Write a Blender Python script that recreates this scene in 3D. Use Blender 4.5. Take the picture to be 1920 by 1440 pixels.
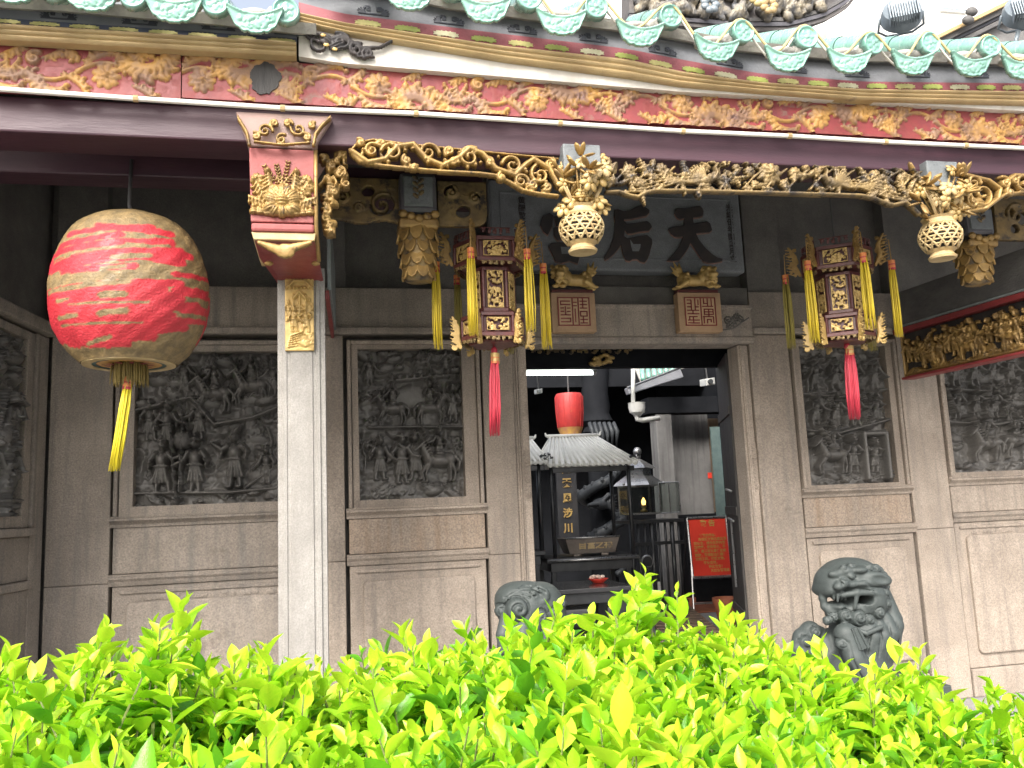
import bpy, bmesh, math, random
import numpy as np
from mathutils import Vector, Matrix
random.seed(7); RNG = np.random.default_rng(7)
S = bpy.context.scene
for o in list(bpy.data.objects): bpy.data.objects.remove(o, do_unlink=True)
COL = S.collection
R_ = math.radians
# ------------------------------------------------------------ camera (from the photograph's vanishing points)
F, CX, CY = 1600.0, 960.0, 720.0
CAM = np.array([0, 0, 1.55])
YAW, PIT, ROL = R_(11.9), R_(8.28), R_(2.46)
_d = np.array([math.sin(YAW)*math.cos(PIT), math.cos(YAW)*math.cos(PIT), math.sin(PIT)])
_r = np.cross(_d, [0, 0, 1]); _r /= np.linalg.norm(_r); _u = np.cross(_r, _d)
_U = _u*math.cos(ROL)+_r*math.sin(ROL); _Rt = _r*math.cos(ROL)-_u*math.sin(ROL)
def P(x, y, Y):
    "world point on the plane Y=const seen at photo pixel (x, y)"
    v = _d+_Rt*(x-CX)/F-_U*(y-CY)/F
    return CAM+v*(Y/v[1])
cd = bpy.data.cameras.new('camera'); cam = bpy.data.objects.new('camera', cd); COL.objects.link(cam)
cam.matrix_world = Matrix(((_Rt[0], _U[0], -_d[0], CAM[0]), (_Rt[1], _U[1], -_d[1], CAM[1]), (_Rt[2], _U[2], -_d[2], CAM[2]), (0, 0, 0, 1)))
cd.sensor_width = 36; cd.lens = F/1920*36; cd.clip_start = .05; cd.clip_end = 2000
S.camera = cam
# ------------------------------------------------------------ overcast daylight
SUN_EL, SUN_AZ = 41, 207      # azimuth clockwise from +Y (behind the viewer, a little left)
w = bpy.data.worlds.new('World'); S.world = w; w.use_nodes = True
wn, wl = w.node_tree.nodes, w.node_tree.links
bg = wn['Background']; sky = wn.new('ShaderNodeTexSky'); sky.sky_type = 'NISHITA'; sky.sun_disc = False
sky.sun_elevation = R_(SUN_EL); sky.sun_rotation = R_(SUN_AZ); sky.air_density = 1.0; sky.dust_density = 6.0; sky.ozone_density = .6
hs = wn.new('ShaderNodeHueSaturation'); hs.inputs['Saturation'].default_value = .5
wl.new(sky.outputs[0], hs.inputs['Color']); wl.new(hs.outputs[0], bg.inputs['Color'])
bg.inputs['Strength'].default_value = .15
sd = bpy.data.lights.new('sun', 'SUN'); sd.energy = 1.5; sd.angle = R_(25); sd.color = (1, .97, .92)
so = bpy.data.objects.new('sun', sd); COL.objects.link(so); so.location = (-3, -6, 14)
_az = R_(SUN_AZ); _sv = Vector((math.sin(_az)*math.cos(R_(SUN_EL)), math.cos(_az)*math.cos(R_(SUN_EL)), math.sin(R_(SUN_EL))))
so.rotation_euler = (-_sv).to_track_quat('-Z', 'Y').to_euler()
vs = S.view_settings; vs.view_transform = 'Standard'; vs.look = 'None'; vs.exposure = 1.4; vs.gamma = 1.0; vs.use_curve_mapping = False
S.cycles.max_bounces = 6; S.cycles.diffuse_bounces = 3; S.cycles.use_denoising = True

# ------------------------------------------------------------ materials
M = {}
def mat(name, c1, c2=None, scale=6, rough=.7, metal=0, bump=.3, bscale=80, detail=6, lo=.35, hi=.65, speck=None, speck_scale=180, speck_amt=.5,
        paint=None, streak=None, coat=0, spec=.5, trans=None, dist=.02, stretch=None, wear=None, wear_scale=4, wear_at=.6, paint2=None, vary=0):
    """principled material: two-colour noise mix, optional grain speckle, optional 'paint' vertex mask (colour laid where the mask is 1)"""
    m = bpy.data.materials.new(name); m.use_nodes = True; M[name] = m
    n, l = m.node_tree.nodes, m.node_tree.links
    b = n['Principled BSDF']; tc = n.new('ShaderNodeTexCoord'); co = tc.outputs['Object']
    if stretch:
        mp = n.new('ShaderNodeMapping'); mp.inputs['Scale'].default_value = stretch; l.new(co, mp.inputs[0]); co = mp.outputs[0]
    def noise(sc, det=6, ro=.6):
        t = n.new('ShaderNodeTexNoise'); t.inputs['Scale'].default_value = sc; t.inputs['Detail'].default_value = det
        t.inputs['Roughness'].default_value = ro; l.new(co, t.inputs['Vector']); return t.outputs['Fac']
    def mix(f, a, c, mode='MIX'):
        x = n.new('ShaderNodeMix'); x.data_type = 'RGBA'; x.blend_type = mode
        for s, v in ((x.inputs[0], f), (x.inputs[6], a), (x.inputs[7], c)):
            if hasattr(v, 'links'): l.new(v, s)
            else: s.default_value = v if not isinstance(v, tuple) else (*v, 1)
        return x.outputs[2]
    def ramp(f, a, c):
        x = n.new('ShaderNodeMapRange'); x.inputs[1].default_value = a; x.inputs[2].default_value = c; l.new(f, x.inputs[0]); return x.outputs[0]
    col = mix(ramp(noise(scale, detail), lo, hi), c1, c2 or tuple(v*.7 for v in c1))
    if streak:
        mp = n.new('ShaderNodeMapping'); mp.inputs['Scale'].default_value = (9, 9, .7); l.new(tc.outputs['Object'], mp.inputs[0])
        t = n.new('ShaderNodeTexNoise'); t.inputs['Scale'].default_value = 1.6; t.inputs['Detail'].default_value = 5; l.new(mp.outputs[0], t.inputs[0])
        col = mix(ramp(t.outputs['Fac'], .48, .75), col, streak)
    if paint:
        at = n.new('ShaderNodeAttribute'); at.attribute_name = 'paint'
        pc = paint if paint2 is None else mix(ramp(noise(wear_scale*1.7, 5), .38, .6), paint, paint2)
        col = mix(at.outputs['Fac'], col, pc)
    if wear:
        col = mix(ramp(noise(wear_scale, 8, .7), wear_at, wear_at+.1), col, wear)
    if speck:
        sp = n.new('ShaderNodeTexNoise'); sp.inputs['Scale'].default_value = speck_scale; sp.inputs['Detail'].default_value = 2; l.new(tc.outputs['Object'], sp.inputs[0])
        f = ramp(sp.outputs['Fac'], .3, .7); k = n.new('ShaderNodeMath'); k.operation = 'MULTIPLY'; k.inputs[1].default_value = speck_amt; l.new(f, k.inputs[0])
        col = mix(k.outputs[0], col, speck)
    if vary:    # each block or tile a slightly different stone or firing
        oi = n.new('ShaderNodeObjectInfo'); mr = n.new('ShaderNodeMapRange'); mr.inputs[3].default_value = 1-vary; mr.inputs[4].default_value = 1+vary; l.new(oi.outputs['Random'], mr.inputs[0])
        hv = n.new('ShaderNodeHueSaturation'); l.new(mr.outputs[0], hv.inputs['Value']); l.new(col, hv.inputs['Color']); col = hv.outputs[0]
    l.new(col, b.inputs['Base Color'])
    rr = n.new('ShaderNodeMapRange'); rr.inputs[3].default_value = max(.03, rough-.12); rr.inputs[4].default_value = min(1, rough+.12)
    l.new(noise(scale*4, 4), rr.inputs[0]); l.new(rr.outputs[0], b.inputs['Roughness'])
    b.inputs['Metallic'].default_value = metal; b.inputs['Coat Weight'].default_value = coat; b.inputs['Specular IOR Level'].default_value = spec
    if trans:
        tr = n.new('ShaderNodeBsdfTranslucent'); ms = n.new('ShaderNodeMixShader'); ms.inputs[0].default_value = trans
        l.new(col, tr.inputs[0]); l.new(b.outputs[0], ms.inputs[1]); l.new(tr.outputs[0], ms.inputs[2]); l.new(ms.outputs[0], n['Material Output'].inputs[0])
    if bump:
        bp = n.new('ShaderNodeBump'); bp.inputs['Strength'].default_value = bump; bp.inputs['Distance'].default_value = dist
        l.new(noise(bscale, 5, .65), bp.inputs['Height']); l.new(bp.outputs[0], b.inputs['Normal'])
    return m
mat('granite', (.43, .36, .295), (.29, .24, .195), 1.7, .85, bump=.8, bscale=42, speck=(0.096, 0.084, 0.072), speck_scale=90, speck_amt=.5, vary=.13, wear=(.16, .13, .105), wear_scale=1.6, wear_at=.6, streak=(0.232, 0.2, 0.172), dist=.012)
mat('granite_grey', (.39, .335, .28), (.255, .218, .182), 1.9, .85, bump=.8, bscale=42, speck=(0.0858, 0.078, 0.0702), speck_scale=90, speck_amt=.5, vary=.13, wear=(.16, .13, .105), wear_scale=1.6, wear_at=.6, streak=(0.211, 0.191, 0.172), dist=.012)
mat('granite_brown', (0.416, 0.32, 0.24), (0.288, 0.24, 0.196), 1.8, .85, bump=.8, bscale=42, speck=(0.096, 0.08, 0.064), speck_scale=85, speck_amt=.6, streak=(0.272, 0.192, 0.132), dist=.012)
mat('granite_soot_shade', (0.172, 0.161, 0.144), (0.0978, 0.092, 0.0862), 2.5, .85, bump=.4, bscale=70, speck=(0.0575, 0.0575, 0.0575), speck_scale=130, speck_amt=.5, dist=.012)  # soot and the shade of the upper wall, both put into the colour
mat('relief_stone', (0.144, 0.136, 0.125), (0.0819, 0.078, 0.0725), 3, .42, bump=.35, bscale=50, speck=(0.0546, 0.0546, 0.0546), speck_scale=70, speck_amt=.4, dist=.01)
mat('column_stone', (0.324, 0.31, 0.288), (0.243, 0.232, 0.216), 5, .85, bump=.6, bscale=70, speck=(0.153, 0.144, 0.131), speck_scale=110, speck_amt=.5, streak=(0.243, 0.23, 0.211), dist=.008, wear=(.23, .215, .19), wear_scale=2.2, wear_at=.6)
mat('plaque_stone', (.23, .245, .26), (.17, .18, .195), 6, .8, bump=.3, bscale=120, speck=(.08, .085, .09), speck_scale=120, dist=.01)
mat('char_black', (.03, .028, .03), (.05, .04, .038), 10, .55, bump=.1)
mat('char_highlight', (.30, .17, .13), (.16, .10, .08), 14, .6, bump=.1)  # reddish highlight of the characters' lower edges, put into the colour
mat('lion_stone', (0.0451, 0.0557, 0.0541), (0.0291, 0.0371, 0.0361), 5, .6, bump=.3, bscale=90, speck=(0.0742, 0.0872, 0.0848), speck_scale=110, speck_amt=.3, dist=.008)
mat('seal_tan', (.44, .29, .17), (.34, .22, .13), 8, .55, bump=.2, bscale=50)
mat('seal_field', (.56, .40, .24), (.46, .31, .18), 8, .5, bump=.1)
mat('gold', (0.37, 0.233, 0.0748), (0.202, 0.128, 0.0484), 9, .42, metal=.35, bump=.4, bscale=60, wear=(0.0968, 0.066, 0.0396), wear_scale=14, wear_at=.58, dist=.008)
mat('gold_bright', (0.598, 0.414, 0.15), (0.37, 0.246, 0.088), 12, .32, metal=.2, bump=.3, bscale=80, dist=.006)
mat('gold_shade', (.27, .185, .075), (.12, .088, .05), 8, .5, metal=.3, bump=.4, bscale=60, wear=(.05, .042, .036), wear_scale=10, wear_at=.52, dist=.008)  # darker copy of gold, shade under the eave put into the colour
mat('gold_flower', (0.476, 0.34, 0.145), (0.306, 0.204, 0.068), 9, .45, metal=.1, bump=.3, bscale=60, dist=.006)
mat('gold_pale', (.50, .38, .20), (.36, .25, .11), 9, .5, bump=.3, bscale=60, dist=.006)
mat('fascia_paint', (0.246, 0.0426, 0.0392), (0.18, 0.0368, 0.0352), 4, .55, bump=.35, bscale=50, paint=(0.409, 0.221, 0.0573), paint2=(0.205, 0.114, 0.0696), wear=(0.196, 0.111, 0.09), wear_scale=4.5, wear_at=.575, dist=.006)
mat('capital_paint', (0.284, 0.0675, 0.0642), (0.222, 0.0574, 0.054), 5, .6, bump=.35, bscale=60, paint=(0.392, 0.249, 0.0878), paint2=(0.243, 0.169, 0.108), wear=(0.0878, 0.0777, 0.0777), wear_scale=7, wear_at=.6, dist=.006)
mat('capital_pale', (0.39, 0.255, 0.225), (0.315, 0.225, 0.203), 6, .6, bump=.35, bscale=60, paint=(0.345, 0.27, 0.195), paint2=(0.413, 0.315, 0.15), wear=(0.15, 0.135, 0.128), wear_scale=7, wear_at=.6, dist=.006)
mat('lacquer_purple', (.062, .024, .036), (.044, .019, .03), 3, .5, bump=.15, bscale=40, wear=(0.238, 0.187, 0.17), wear_scale=9, wear_at=.685, stretch=(0.297, 0.85, 2.12))
mat('lacquer_red', (0.255, 0.0382, 0.0382), (0.187, 0.034, 0.0382), 5, .45, bump=.15, bscale=40, wear=(0.102, 0.051, 0.0467), wear_scale=12, wear_at=.62)
mat('lacquer_maroon', (.125, .035, .032), (.08, .028, .028), 9, .35, bump=.1, bscale=40)
mat('wood_dark', (.045, .04, .036), (.028, .026, .026), 4, .6, bump=.3, bscale=40, stretch=(1, 1, .2))
mat('wood_grey', (.125, .12, .115), (.08, .078, .078), 4, .65, bump=.4, bscale=40, stretch=(.3, 1, 2))
mat('post_grey', (0.18, 0.195, 0.203), (0.112, 0.124, 0.131), 8, .6, bump=.3, bscale=50, wear=(0.0675, 0.0675, 0.0713), wear_scale=8, wear_at=.58)
mat('post_dark', (.10, .095, .105), (.06, .06, .07), 8, .4, bump=.2, bscale=50, wear=(.2, .19, .18), wear_scale=9, wear_at=.62)
mat('plank_blue', (.24, .27, .27), (.17, .19, .19), 10, .7, bump=.3, bscale=40, wear=(.4, .4, .37), wear_scale=10, wear_at=.6)
mat('white_board', (.66, .63, .58), (.54, .51, .46), 3, .6, bump=.2, bscale=50, streak=(.55, .5, .43))
mat('gold_mould', (0.45, 0.33, 0.165), (0.352, 0.247, 0.12), 4, .5, bump=.2, bscale=60, wear=(0.188, 0.143, 0.0975), wear_scale=5, wear_at=.62)
mat('eave_grey', (0.188, 0.196, 0.212), (0.128, 0.136, 0.152), 5, .7, bump=.2, bscale=60, paint=(0.04, 0.04, 0.048))
mat('eave_blue', (.05, .06, .10), (.035, .045, .07), 5, .6, bump=.1)
mat('eave_red', (.27, .07, .085), (.2, .06, .07), 5, .6, bump=.2, paint=(.5, .44, .2), paint2=(.36, .36, .12))
mat('glaze', (0.136, 0.32, 0.26), (0.224, 0.4, 0.344), 9, .22, bump=.25, bscale=40, coat=.5, wear=(0.44, 0.56, 0.504), wear_scale=12, wear_at=.6, dist=.006, vary=.16)
mat('glaze_pale', (.27, .47, .39), (.17, .36, .29), 11, .28, bump=.25, bscale=40, coat=.3, wear=(.42, .54, .47), wear_scale=10, wear_at=.6, dist=.006, vary=.16)
mat('tile_cement', (.42, .40, .36), (.28, .27, .25), 9, .9, bump=.5, bscale=30)
mat('rope_white', (0.624, 0.608, 0.56), (0.528, 0.504, 0.456), 8, .5, bump=.1)
mat('rope_yellow', (0.528, 0.416, 0.192), (0.44, 0.344, 0.16), 8, .5, bump=.1)
mat('cable', (.10, .10, .10), (.07, .07, .07), 5, .6, bump=0)
mat('tassel_yellow', (.68, .52, .03), (.5, .37, .03), 40, .5, bump=.4, bscale=60, stretch=(2, 2, .08), dist=.01)
mat('tassel_yellow_shade', (.30, .25, .045), (.19, .16, .04), 40, .6, bump=.4, bscale=60, stretch=(2, 2, .08), dist=.01)  # darker copy of the yellow, shade put into the colour
mat('tassel_lemon', (0.663, 0.561, 0.0255), (0.51, 0.408, 0.017), 40, .5, bump=.4, bscale=60, stretch=(1.7, 1.7, 0.068), dist=.01)
mat('tassel_red', (.48, .035, .06), (.32, .022, .04), 40, .5, bump=.4, bscale=60, stretch=(2, 2, .08), dist=.01)
mat('tassel_orange', (.70, .24, .07), (.55, .18, .06), 30, .5, bump=.1)
mat('lantern_skin', (.24, .165, .07), (.125, .09, .042), 22, .55, bump=.6, bscale=70, paint=(.46, .022, .035), paint2=(.38, .016, .026), coat=.12, dist=.014)
mat('lantern_ring', (.035, .09, .085), None, 8, .5, bump=.1)
mat('lantern_ochre', (.55, .32, .07), (.42, .2, .1), 14, .6, bump=.1)
mat('brush', (.22, .16, .04), (.14, .10, .03), 60, .8, bump=.6, bscale=60, stretch=(2, 2, .1))
mat('red_lantern', (.46, .035, .03), (.32, .025, .025), 9, .5, bump=.2, wear=(.32, .24, .06), wear_scale=14, wear_at=.64)
mat('metal_dark', (.06, .062, .065), (.04, .042, .045), 9, .35, metal=.5, bump=.1)
mat('steel', (.45, .45, .45), (.33, .33, .33), 9, .3, metal=.8, bump=.1)
mat('tin_roof', (.78, .78, .74), (.64, .64, .6), 6, .5, bump=.2, bscale=40)
mat('marble_black', (.035, .036, .04), (.05, .05, .052), 5, .12, bump=.05)
mat('bronze', (.27, .235, .205), (.2, .17, .15), 7, .45, metal=.3, bump=.2)
mat('pvc', (.72, .72, .68), (.6, .6, .57), 6, .4, bump=.05)
mat('notice_red', (0.86, 0.0696, 0.0443), (0.784, 0.0633, 0.038), 3, .35, bump=.03)
mat('notice_gold', (.72, .46, .12), None, 3, .5, bump=0)
mat('terracotta', (.36, .12, .055), (.28, .09, .045), 8, .7, bump=.2)
mat('floor_tile', (.20, .12, .09), (.15, .10, .08), 5, .7, bump=.2)
mat('floor_stone', (.36, .35, .335), (.27, .26, .25), 3, .75, bump=.3, bscale=40, speck=(.1, .1, .1), speck_scale=90)
mat('wood_slat', (.20, .14, .09), (.13, .09, .06), 8, .6, bump=.3, bscale=40)
mat('plaster_grey', (.22, .215, .21), (.14, .138, .136), 2, .85, bump=.3, bscale=30, streak=(.09, .088, .086))
mat('near_black', (.016, .017, .02), (.01, .011, .013), 3, .8, bump=.2, spec=.08)  # even near-black for inner walls, ceilings, beams and cloth
mat('dragon_dark', (.045, .05, .055), (.025, .028, .032), 9, .5, bump=.3, spec=.3)
mat('gutter_grey', (.42, .43, .46), (.34, .35, .38), 4, .4, metal=.2, bump=.05)
mat('far_white', (.78, .76, .72), (.7, .68, .64), .6, .85, bump=.1, bscale=10)
mat('far_glass', (.35, .4, .45), (.28, .33, .38), 2, .1, bump=0)
mat('flood_grey', (.25, .29, .32), (.19, .225, .25), 8, .5, metal=.3, bump=.1)
mat('roof_dark', (.12, .11, .105), (.07, .066, .068), 4, .8, bump=.5, bscale=20)
mat('porcelain_mix', (.28, .24, .17), (.10, .11, .13), 9, .5, bump=.5, bscale=25, wear=(.4, .26, .22), wear_scale=9, wear_at=.62)
mat('street', (.34, .335, .32), (.27, .265, .255), 3, .85, bump=.3, bscale=30, speck=(.12, .12, .12), speck_scale=80)
mat('soil', (.09, .065, .045), (.06, .045, .03), 8, .95, bump=.6, bscale=25)
mat('stem', (.17, .22, .05), (.12, .13, .05), 15, .6, bump=.2)
mat('flower_white', (.75, .68, .6), (.7, .45, .35), 25, .6, bump=.1)
mat('blue_paint', (.04, .14, .34), None, 6, .5, bump=.1)
mat('pale_green', (0.12, 0.168, 0.16), (0.08, 0.12, 0.12), 9, .5, bump=.2)
mat('glass_dark', (.10, .11, .11), (.07, .075, .08), 4, .08, bump=0)
def emit(name, c, s):
    m = bpy.data.materials.new(name); m.use_nodes = True; M[name] = m; n = m.node_tree.nodes
    b = n['Principled BSDF']; b.inputs['Base Color'].default_value = (*c, 1); b.inputs['Emission Color'].default_value = (*c, 1); b.inputs['Emission Strength'].default_value = s
emit('tube_light', (.93, 1, .96), 2.2); emit('bulb', (1, .5, .12), 3.0)
def glassmat(name, c, alpha):
    m = bpy.data.materials.new(name); m.use_nodes = True; M[name] = m; n, l = m.node_tree.nodes, m.node_tree.links
    g = n.new('ShaderNodeBsdfGlossy'); g.inputs['Roughness'].default_value = .05; t = n.new('ShaderNodeBsdfTransparent'); t.inputs[0].default_value = (*c, 1)
    x = n.new('ShaderNodeMixShader'); x.inputs[0].default_value = alpha; l.new(t.outputs[0], x.inputs[1]); l.new(g.outputs[0], x.inputs[2]); l.new(x.outputs[0], n['Material Output'].inputs[0])
glassmat('clear_glass', (.82, .86, .84), .12)
def leafmat(name, c1, c2):
    m = mat(name, c1, c2, 14, .3, bump=.15, bscale=60, trans=.42, lo=.3, hi=.7)
leafmat('leaf_yellow', (.60, .78, .05), (.46, .72, .032))
leafmat('leaf_lime', (.39, .67, .022), (.27, .57, .018))
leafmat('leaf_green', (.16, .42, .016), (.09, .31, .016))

# ------------------------------------------------------------ object helpers
LOC = {}
def wl_of(o): return LOC.get(o.name, np.zeros(3)) if o is not None else np.zeros(3)
def tagp(o, label=None, cat=None, group=None, kind=None):
    if label: o['label'] = label
    if cat: o['category'] = cat
    if group: o['group'] = group
    if kind: o['kind'] = kind
    return o
def thing(name, label, cat, loc=(0, 0, 0), group=None, rz=0):
    o = bpy.data.objects.new(name, None); COL.objects.link(o); o.location = loc; o.rotation_euler.z = rz; o.empty_display_size = .1
    LOC[o.name] = np.array(loc, float); return tagp(o, label, cat, group, 'thing')
def link(name, me, parent=None, local=False):
    o = bpy.data.objects.new(name, me); COL.objects.link(o)
    if parent is not None: o.parent = parent
    LOC[o.name] = wl_of(parent); return o
def mesh_np(name, V, Fc, m, parent=None, local=False, smooth=False, paint=None):
    "one mesh object; V in world coordinates unless local"
    V = np.asarray(V, float)
    if not local and parent is not None: V = V-wl_of(parent)
    me = bpy.data.meshes.new(name)
    if isinstance(Fc, np.ndarray) and Fc.ndim == 2:
        k = Fc.shape[1]; nf = len(Fc)
        me.vertices.add(len(V)); me.vertices.foreach_set('co', V.astype(np.float32).ravel())
        me.loops.add(nf*k); me.loops.foreach_set('vertex_index', Fc.astype(np.int32).ravel())
        me.polygons.add(nf); me.polygons.foreach_set('loop_start', np.arange(0, nf*k, k, dtype=np.int32))
        me.update(calc_edges=True)
    else: me.from_pydata([tuple(v) for v in V], [], [list(f) for f in Fc]); me.update()
    if smooth: me.polygons.foreach_set('use_smooth', np.ones(len(me.polygons), bool))
    if paint is not None:
        a = me.color_attributes.new('paint', 'FLOAT_COLOR', 'POINT'); p = np.clip(np.asarray(paint, np.float32), 0, 1)
        a.data.foreach_set('color', np.stack([p, p, p, np.ones_like(p)], 1).ravel())
    me.materials.append(M[m] if isinstance(m, str) else m)
    return link(name, me, parent)
class MB:
    "collects boxes, tubes, lathes and prisms into one mesh"
    def __init__(s): s.v = []; s.f = []; s.bev = 0
    def add(s, V, Fc):
        k = len(s.v); s.v += [tuple(map(float, p)) for p in V]; s.f += [[i+k for i in f] for f in Fc]; return s
    def box(s, a, b):
        x0, y0, z0 = np.minimum(a, b); x1, y1, z1 = np.maximum(a, b)
        return s.add([(x0, y0, z0), (x1, y0, z0), (x1, y1, z0), (x0, y1, z0), (x0, y0, z1), (x1, y0, z1), (x1, y1, z1), (x0, y1, z1)],
                     [(0, 3, 2, 1), (4, 5, 6, 7), (0, 1, 5, 4), (1, 2, 6, 5), (2, 3, 7, 6), (3, 0, 4, 7)])
    def hexa(s, bot, top):
        return s.add(list(bot)+list(top), [(3, 2, 1, 0), (4, 5, 6, 7), (0, 1, 5, 4), (1, 2, 6, 5), (2, 3, 7, 6), (3, 0, 4, 7)])
    def tube(s, pts, r, n=8, cap=True, flat=1.0):
        pts = [np.array(p, float) for p in pts]; N = len(pts); rr = r if hasattr(r, '__len__') else [r]*N
        V = []; up = None
        for i, p in enumerate(pts):
            t = pts[min(i+1, N-1)]-pts[max(i-1, 0)]; t /= (np.linalg.norm(t)+1e-9)
            if up is None or abs(up@t) > .95: up = np.array([0, 0, 1.]) if abs(t[2]) < .9 else np.array([0, 1., 0])
            a = np.cross(t, up); a /= (np.linalg.norm(a)+1e-9); b = np.cross(a, t); up = b
            V += [p+rr[i]*(a*math.cos(q)+b*math.sin(q)*flat) for q in np.linspace(0, 2*math.pi, n, endpoint=False)]
        Fc = [(i*n+j, i*n+(j+1) % n, (i+1)*n+(j+1) % n, (i+1)*n+j) for i in range(N-1) for j in range(n)]
        if cap: Fc += [tuple(range(n))[::-1], tuple((N-1)*n+j for j in range(n))]
        return s.add(V, Fc)
    def lathe(s, prof, c=(0, 0, 0), n=24, cap=True):
        c = np.array(c, float)
        V = [c+np.array([r*math.cos(q), r*math.sin(q), z]) for r, z in prof for q in np.linspace(0, 2*math.pi, n, endpoint=False)]
        N = len(prof); Fc = [(i*n+j, i*n+(j+1) % n, (i+1)*n+(j+1) % n, (i+1)*n+j) for i in range(N-1) for j in range(n)]
        if cap: Fc += [tuple(range(n))[::-1], tuple((N-1)*n+j for j in range(n))]
        return s.add(V, Fc)
    def prism(s, poly, O, u, v, nrm, t0, t1):
        "polygon (u,v) extruded from t0 to t1 along nrm"
        O, u, v, nrm = (np.array(q, float) for q in (O, u, v, nrm)); n = len(poly)
        V = [O+u*a+v*b+nrm*t for t in (t0, t1) for a, b in poly]
        return s.add(V, [tuple(range(n))[::-1], tuple(range(n, 2*n))]+[(i, (i+1) % n, n+(i+1) % n, n+i) for i in range(n)])
    def sweep(s, prof, a, b):
        "profile [(dy,dz)] swept along X from a to b (points)"
        n = len(prof); a, b = np.array(a, float), np.array(b, float)
        V = [q+np.array([0, y, z]) for q in (a, b) for y, z in prof]
        return s.add(V, [(i, (i+1) % n, n+(i+1) % n, n+i) for i in range(n)]+[tuple(range(n))[::-1], tuple(range(n, 2*n))])
    def ball(s, c, r, n=10, rot=None):
        c = np.array(c, float); r = np.array(r if hasattr(r, '__len__') else (r, r, r), float); V = []; m = max(4, n//2)
        for i in range(1, m):
            a = math.pi*i/m
            for j in range(n):
                q = 2*math.pi*j/n; V.append(np.array([math.sin(a)*math.cos(q), math.sin(a)*math.sin(q), math.cos(a)])*r)
        V += [np.array([0, 0, r[2]]), np.array([0, 0, -r[2]])]
        if rot is not None: V = [np.array(rot @ Vector(p)) for p in V]
        k = (m-1)*n
        Fc = [(i*n+j, (i+1)*n+j, (i+1)*n+(j+1) % n, i*n+(j+1) % n) for i in range(m-2) for j in range(n)]
        Fc += [(k, j, (j+1) % n) for j in range(n)]+[(k+1, (m-2)*n+(j+1) % n, (m-2)*n+j) for j in range(n)]
        return s.add([c+p for p in V], Fc)
    def build(s, name, m, parent=None, smooth=False, local=False, bevel=0, auto=None):
        o = mesh_np(name, s.v, s.f, m, parent, local, False)
        bm = bmesh.new(); bm.from_mesh(o.data)
        bmesh.ops.recalc_face_normals(bm, faces=bm.faces)
        if bevel:
            ed = [e for e in bm.edges if len(e.link_faces) == 2 and e.calc_face_angle(0) > .6]
            bmesh.ops.bevel(bm, geom=ed, offset=bevel, segments=2, affect='EDGES', profile=.5, clamp_overlap=True)
        for f in bm.faces: f.smooth = smooth or bool(auto)
        if auto:
            for e in bm.edges: e.smooth = not (len(e.link_faces) == 2 and e.calc_face_angle(0) > auto)
        bm.to_mesh(o.data); bm.free(); return o
def box(name, a, b, m, parent=None, bevel=.004, **k): return MB().box(a, b).build(name, m, parent, bevel=bevel, **k)
def text_mesh(body, size, name, m, parent, O, u, v, n, ext=.002, bold=0, vertical=False, align='CENTER', local=False, space=1.0):
    "lettering as a thin mesh; O is the centre, u/v the reading plane, n its normal"
    c = bpy.data.curves.new('t', 'FONT'); c.body = body; c.size = size; c.align_x = align; c.align_y = 'CENTER'; c.extrude = ext; c.offset = bold; c.space_line = space
    if vertical: c.body = '\n'.join(body)
    t = bpy.data.objects.new('t', c); COL.objects.link(t)
    me = bpy.data.meshes.new_from_object(t.evaluated_get(bpy.context.evaluated_depsgraph_get()))
    V = np.array([x.co[:] for x in me.vertices]) if len(me.vertices) else np.zeros((0, 3)); Fc = [tuple(p.vertices) for p in me.polygons]
    bpy.data.objects.remove(t); bpy.data.curves.remove(c); bpy.data.meshes.remove(me)
    O, u, v, n = (np.array(q, float) for q in (O, u, v, n))
    W_ = O+V[:, :1]*u+V[:, 1:2]*v+V[:, 2:]*n
    return mesh_np(name, W_, Fc, m, parent, local)
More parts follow.
